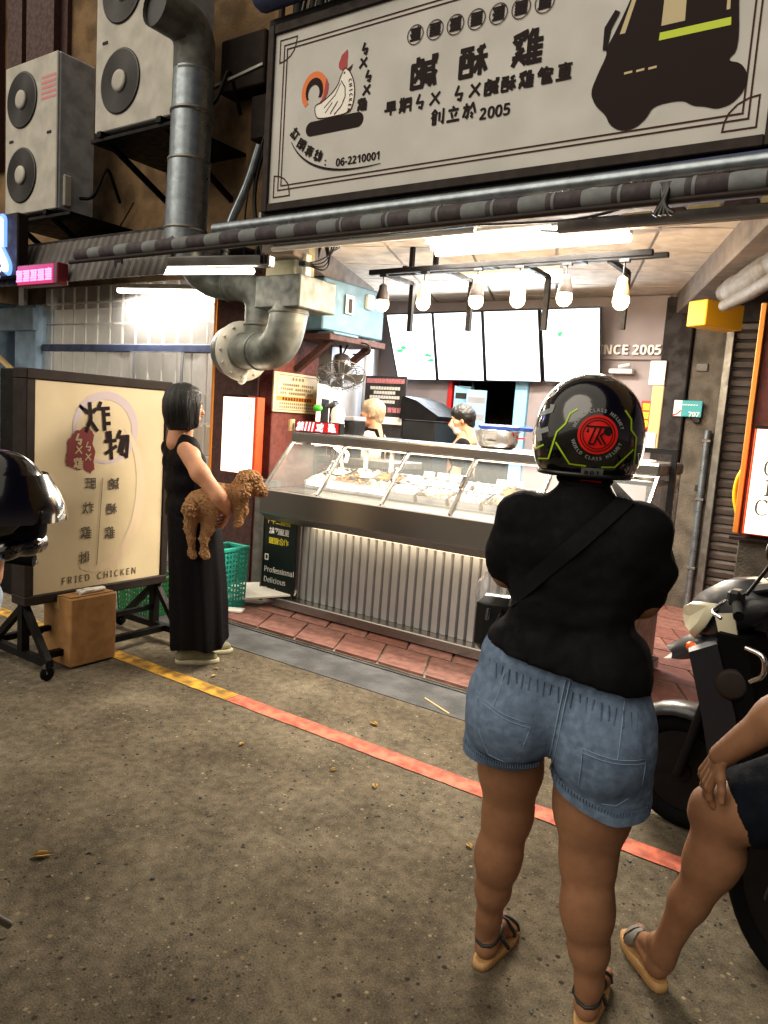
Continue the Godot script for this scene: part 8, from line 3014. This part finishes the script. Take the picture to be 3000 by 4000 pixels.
func left_rider():
	var c := Vector3(-1.79, 1.235, -0.965)
	var g := Vector3(0.80, 0, -0.60).normalized()     # the head looks across the picture to the right
	var s := g.cross(Vector3.UP)
	var hg := Vector3(-0.877, 0, -0.48).normalized()  # the scooter points away along the left edge of the view
	var hs := hg.cross(Vector3.UP)
	var t := thing("person", "rider in a pale blue sleeve at the left edge wearing a dark helmet", "person", Vector3(-2.0, 0, -0.75))
	var st := S()
	var q := func(a: float, y: float, b: float) -> Vector3: return Vector3(c.x, 0, c.z) - hg * 0.04 - hs * 0.29 + hg * a + Vector3(0, y, 0) + hs * b
	var sk := [cap(c + Vector3(0, -0.03, 0), q.call(-0.06, 1.04, 0.06), 0.05, 0.05), cap(q.call(-0.12, 1.0, 0), q.call(-0.24, 0.82, 0), 0.12, 0.13), cap(q.call(-0.20, 0.84, 0.10), q.call(0.14, 0.72, 0.16), 0.09, 0.07), cap(q.call(0.14, 0.72, 0.16), q.call(0.06, 0.36, 0.15), 0.065, 0.045), cap(q.call(-0.20, 0.84, -0.10), q.call(0.14, 0.72, -0.16), 0.09, 0.07), cap(q.call(0.14, 0.72, -0.16), q.call(0.06, 0.36, -0.15), 0.065, 0.045),
		cap(q.call(-0.10, 1.02, 0.16), q.call(0.0, 0.90, 0.22), 0.05, 0.042), cap(q.call(0.0, 0.90, 0.22), q.call(0.14, 0.98, 0.26), 0.04, 0.03), cap(q.call(-0.10, 1.02, -0.16), q.call(0.0, 0.90, -0.22), 0.05, 0.042), cap(q.call(0.0, 0.90, -0.22), q.call(0.14, 0.98, -0.26), 0.04, 0.03)]
	body(st, sk, 0.014, 0.03)
	var hd := Transform3D(Basis(-s, Vector3.UP, g), c + Vector3(0, -0.005, 0))
	body(st, head_prims(hd, 0.90), 0.007, 0.016)
	part("body", st, M.skin_fair, t)
	st = S()
	body(st, [cap(c + g * 0.03 + Vector3(0, -0.01, 0), c + g * 0.045 + Vector3(0, -0.06, 0), 0.082, 0.07), cap(c - Vector3(0, 0.05, 0), q.call(-0.06, 1.03, 0.06), 0.075, 0.08)], 0.009, 0.02)
	part("face_scarf", st, M.black_cloth, t)
	st = S()
	body(st, [cap(q.call(-0.14, 1.0, 0.12), q.call(-0.14, 1.0, -0.12), 0.085), cap(q.call(-0.17, 0.94, 0), q.call(-0.25, 0.84, 0), 0.15, 0.155), cap(q.call(-0.12, 1.02, 0.17), q.call(0.0, 0.92, 0.225), 0.070, 0.062), cap(q.call(0.0, 0.92, 0.225), q.call(0.14, 0.98, 0.26), 0.058, 0.042), cap(q.call(-0.12, 1.02, -0.15), q.call(0.0, 0.92, -0.215), 0.068, 0.060), cap(q.call(0.0, 0.92, -0.215), q.call(0.14, 0.98, -0.26), 0.058, 0.042)], 0.012, 0.03, fnoise(9.0, 5), 0.008)
	part("pale_shirt", st, M.pale_jean, t)
	st = S()
	body(st, [cap(q.call(-0.22, 0.82, 0.10), q.call(0.14, 0.72, 0.16), 0.11, 0.085), cap(q.call(0.14, 0.72, 0.16), q.call(0.07, 0.40, 0.15), 0.08, 0.062), cap(q.call(-0.22, 0.82, -0.10), q.call(0.14, 0.72, -0.16), 0.11, 0.085), cap(q.call(0.14, 0.72, -0.16), q.call(0.07, 0.40, -0.15), 0.08, 0.062)], 0.014, 0.03)
	part("trousers", st, M.navy_cloth, t)
	# helmet
	var hm := [cap(c - g * 0.010 + Vector3(0, 0.012, 0), c + Vector3(0, 0.012, 0), 0.118, 0.118, s, 1.08), cap(c - g * 0.03 + Vector3(0, -0.06, 0) + s * 0.02, c - g * 0.03 + Vector3(0, -0.06, 0) - s * 0.02, 0.092, 0.092)]
	var h := thing("motorcycle_helmet", "dark glossy helmet with a peak at the left edge before the cream sign", "helmet", c)
	st = S()
	body(st, hm, 0.0065, 0.04, null, 0.0, Vector3.ONE, null, Vector4(g.x * 0.80, -0.60, g.z * 0.80, Vector3(g.x * 0.80, -0.60, g.z * 0.80).dot(c + g * 0.082 - Vector3(0, 0.045, 0))))
	part("shell", st, M.helmet_black, h)
	st = S()
	body(st, [cap(c + g * 0.055 + Vector3(0, -0.105, 0) - s * 0.075, c + g * 0.085 + Vector3(0, -0.098, 0) - s * 0.02, 0.020, 0.024), cap(c + g * 0.085 + Vector3(0, -0.098, 0) - s * 0.02, c + g * 0.085 + Vector3(0, -0.098, 0) + s * 0.02, 0.024, 0.024), cap(c + g * 0.055 + Vector3(0, -0.105, 0) + s * 0.075, c + g * 0.085 + Vector3(0, -0.098, 0) + s * 0.02, 0.020, 0.024), cap(c - g * 0.02 + Vector3(0, -0.11, 0) + s * 0.085, c + g * 0.055 + Vector3(0, -0.105, 0) + s * 0.075, 0.026, 0.020), cap(c - g * 0.02 + Vector3(0, -0.11, 0) - s * 0.085, c + g * 0.055 + Vector3(0, -0.105, 0) - s * 0.075, 0.026, 0.020)], 0.0065, 0.02)
	part("chin_bar", st, M.helmet_black, h)
	st = S()                                          # lifted visor standing out as a peak
	st.set_smooth_group(0)
	var row := []
	for i in 6:
		var rr := []
		for k in 17:
			var a := lerpf(-1.25, 1.25, k / 16.0)
			var rad := 0.114 + 0.046 * sin(i / 5.0 * PI / 2)
			rr.append(c + (g * cos(a) + s * sin(a) * 0.92) * (rad if true else 0.0) + Vector3(0, 0.075 - 0.112 * i / 5.0, 0))
		row.append(rr)
	for i in 5:
		for k in 16: quad(st, row[i][k], row[i][k + 1], row[i + 1][k + 1], row[i + 1][k])
	part("visor", st, M.helmet_black, h)
	st = S()
	lathe(st, c + s * 0.108 + Vector3(0, 0.02, 0), s, [[0.018, 0], [0.018, 0.008], [0.001, 0.012]], 14)
	part("visor_screw", st, M.chrome, h)

# ---------------------------------------------------------------- build
func _ready():
	var a := deg_to_rad(SKEW)
	ix = Vector3(cos(a), 0, -sin(a))
	iz = Vector3(-sin(a), 0, -cos(a))
	set_up()
	materials()
	ground()
	walls()
	pillars()
	shutter()
	right_fittings()
	facade()
	lamps()
	screens()
	kitchen()
	counter()
	counter_side()
	left_side()
	cream_sign()
	cook("blond cook in a white shirt seen in profile behind the counter glass", Vector3(-3.835, 1.545, -5.40), Vector3(-0.95, 0, 0.30), "hair_blond", false)
	cook("dark haired cook in a black shirt and white face mask behind the counter", Vector3(-3.04, 1.545, -5.6), Vector3(-0.85, 0, 0.45), "hair_black", true)
	dress_woman()
	helmet_woman()
	scooters()
	litter()
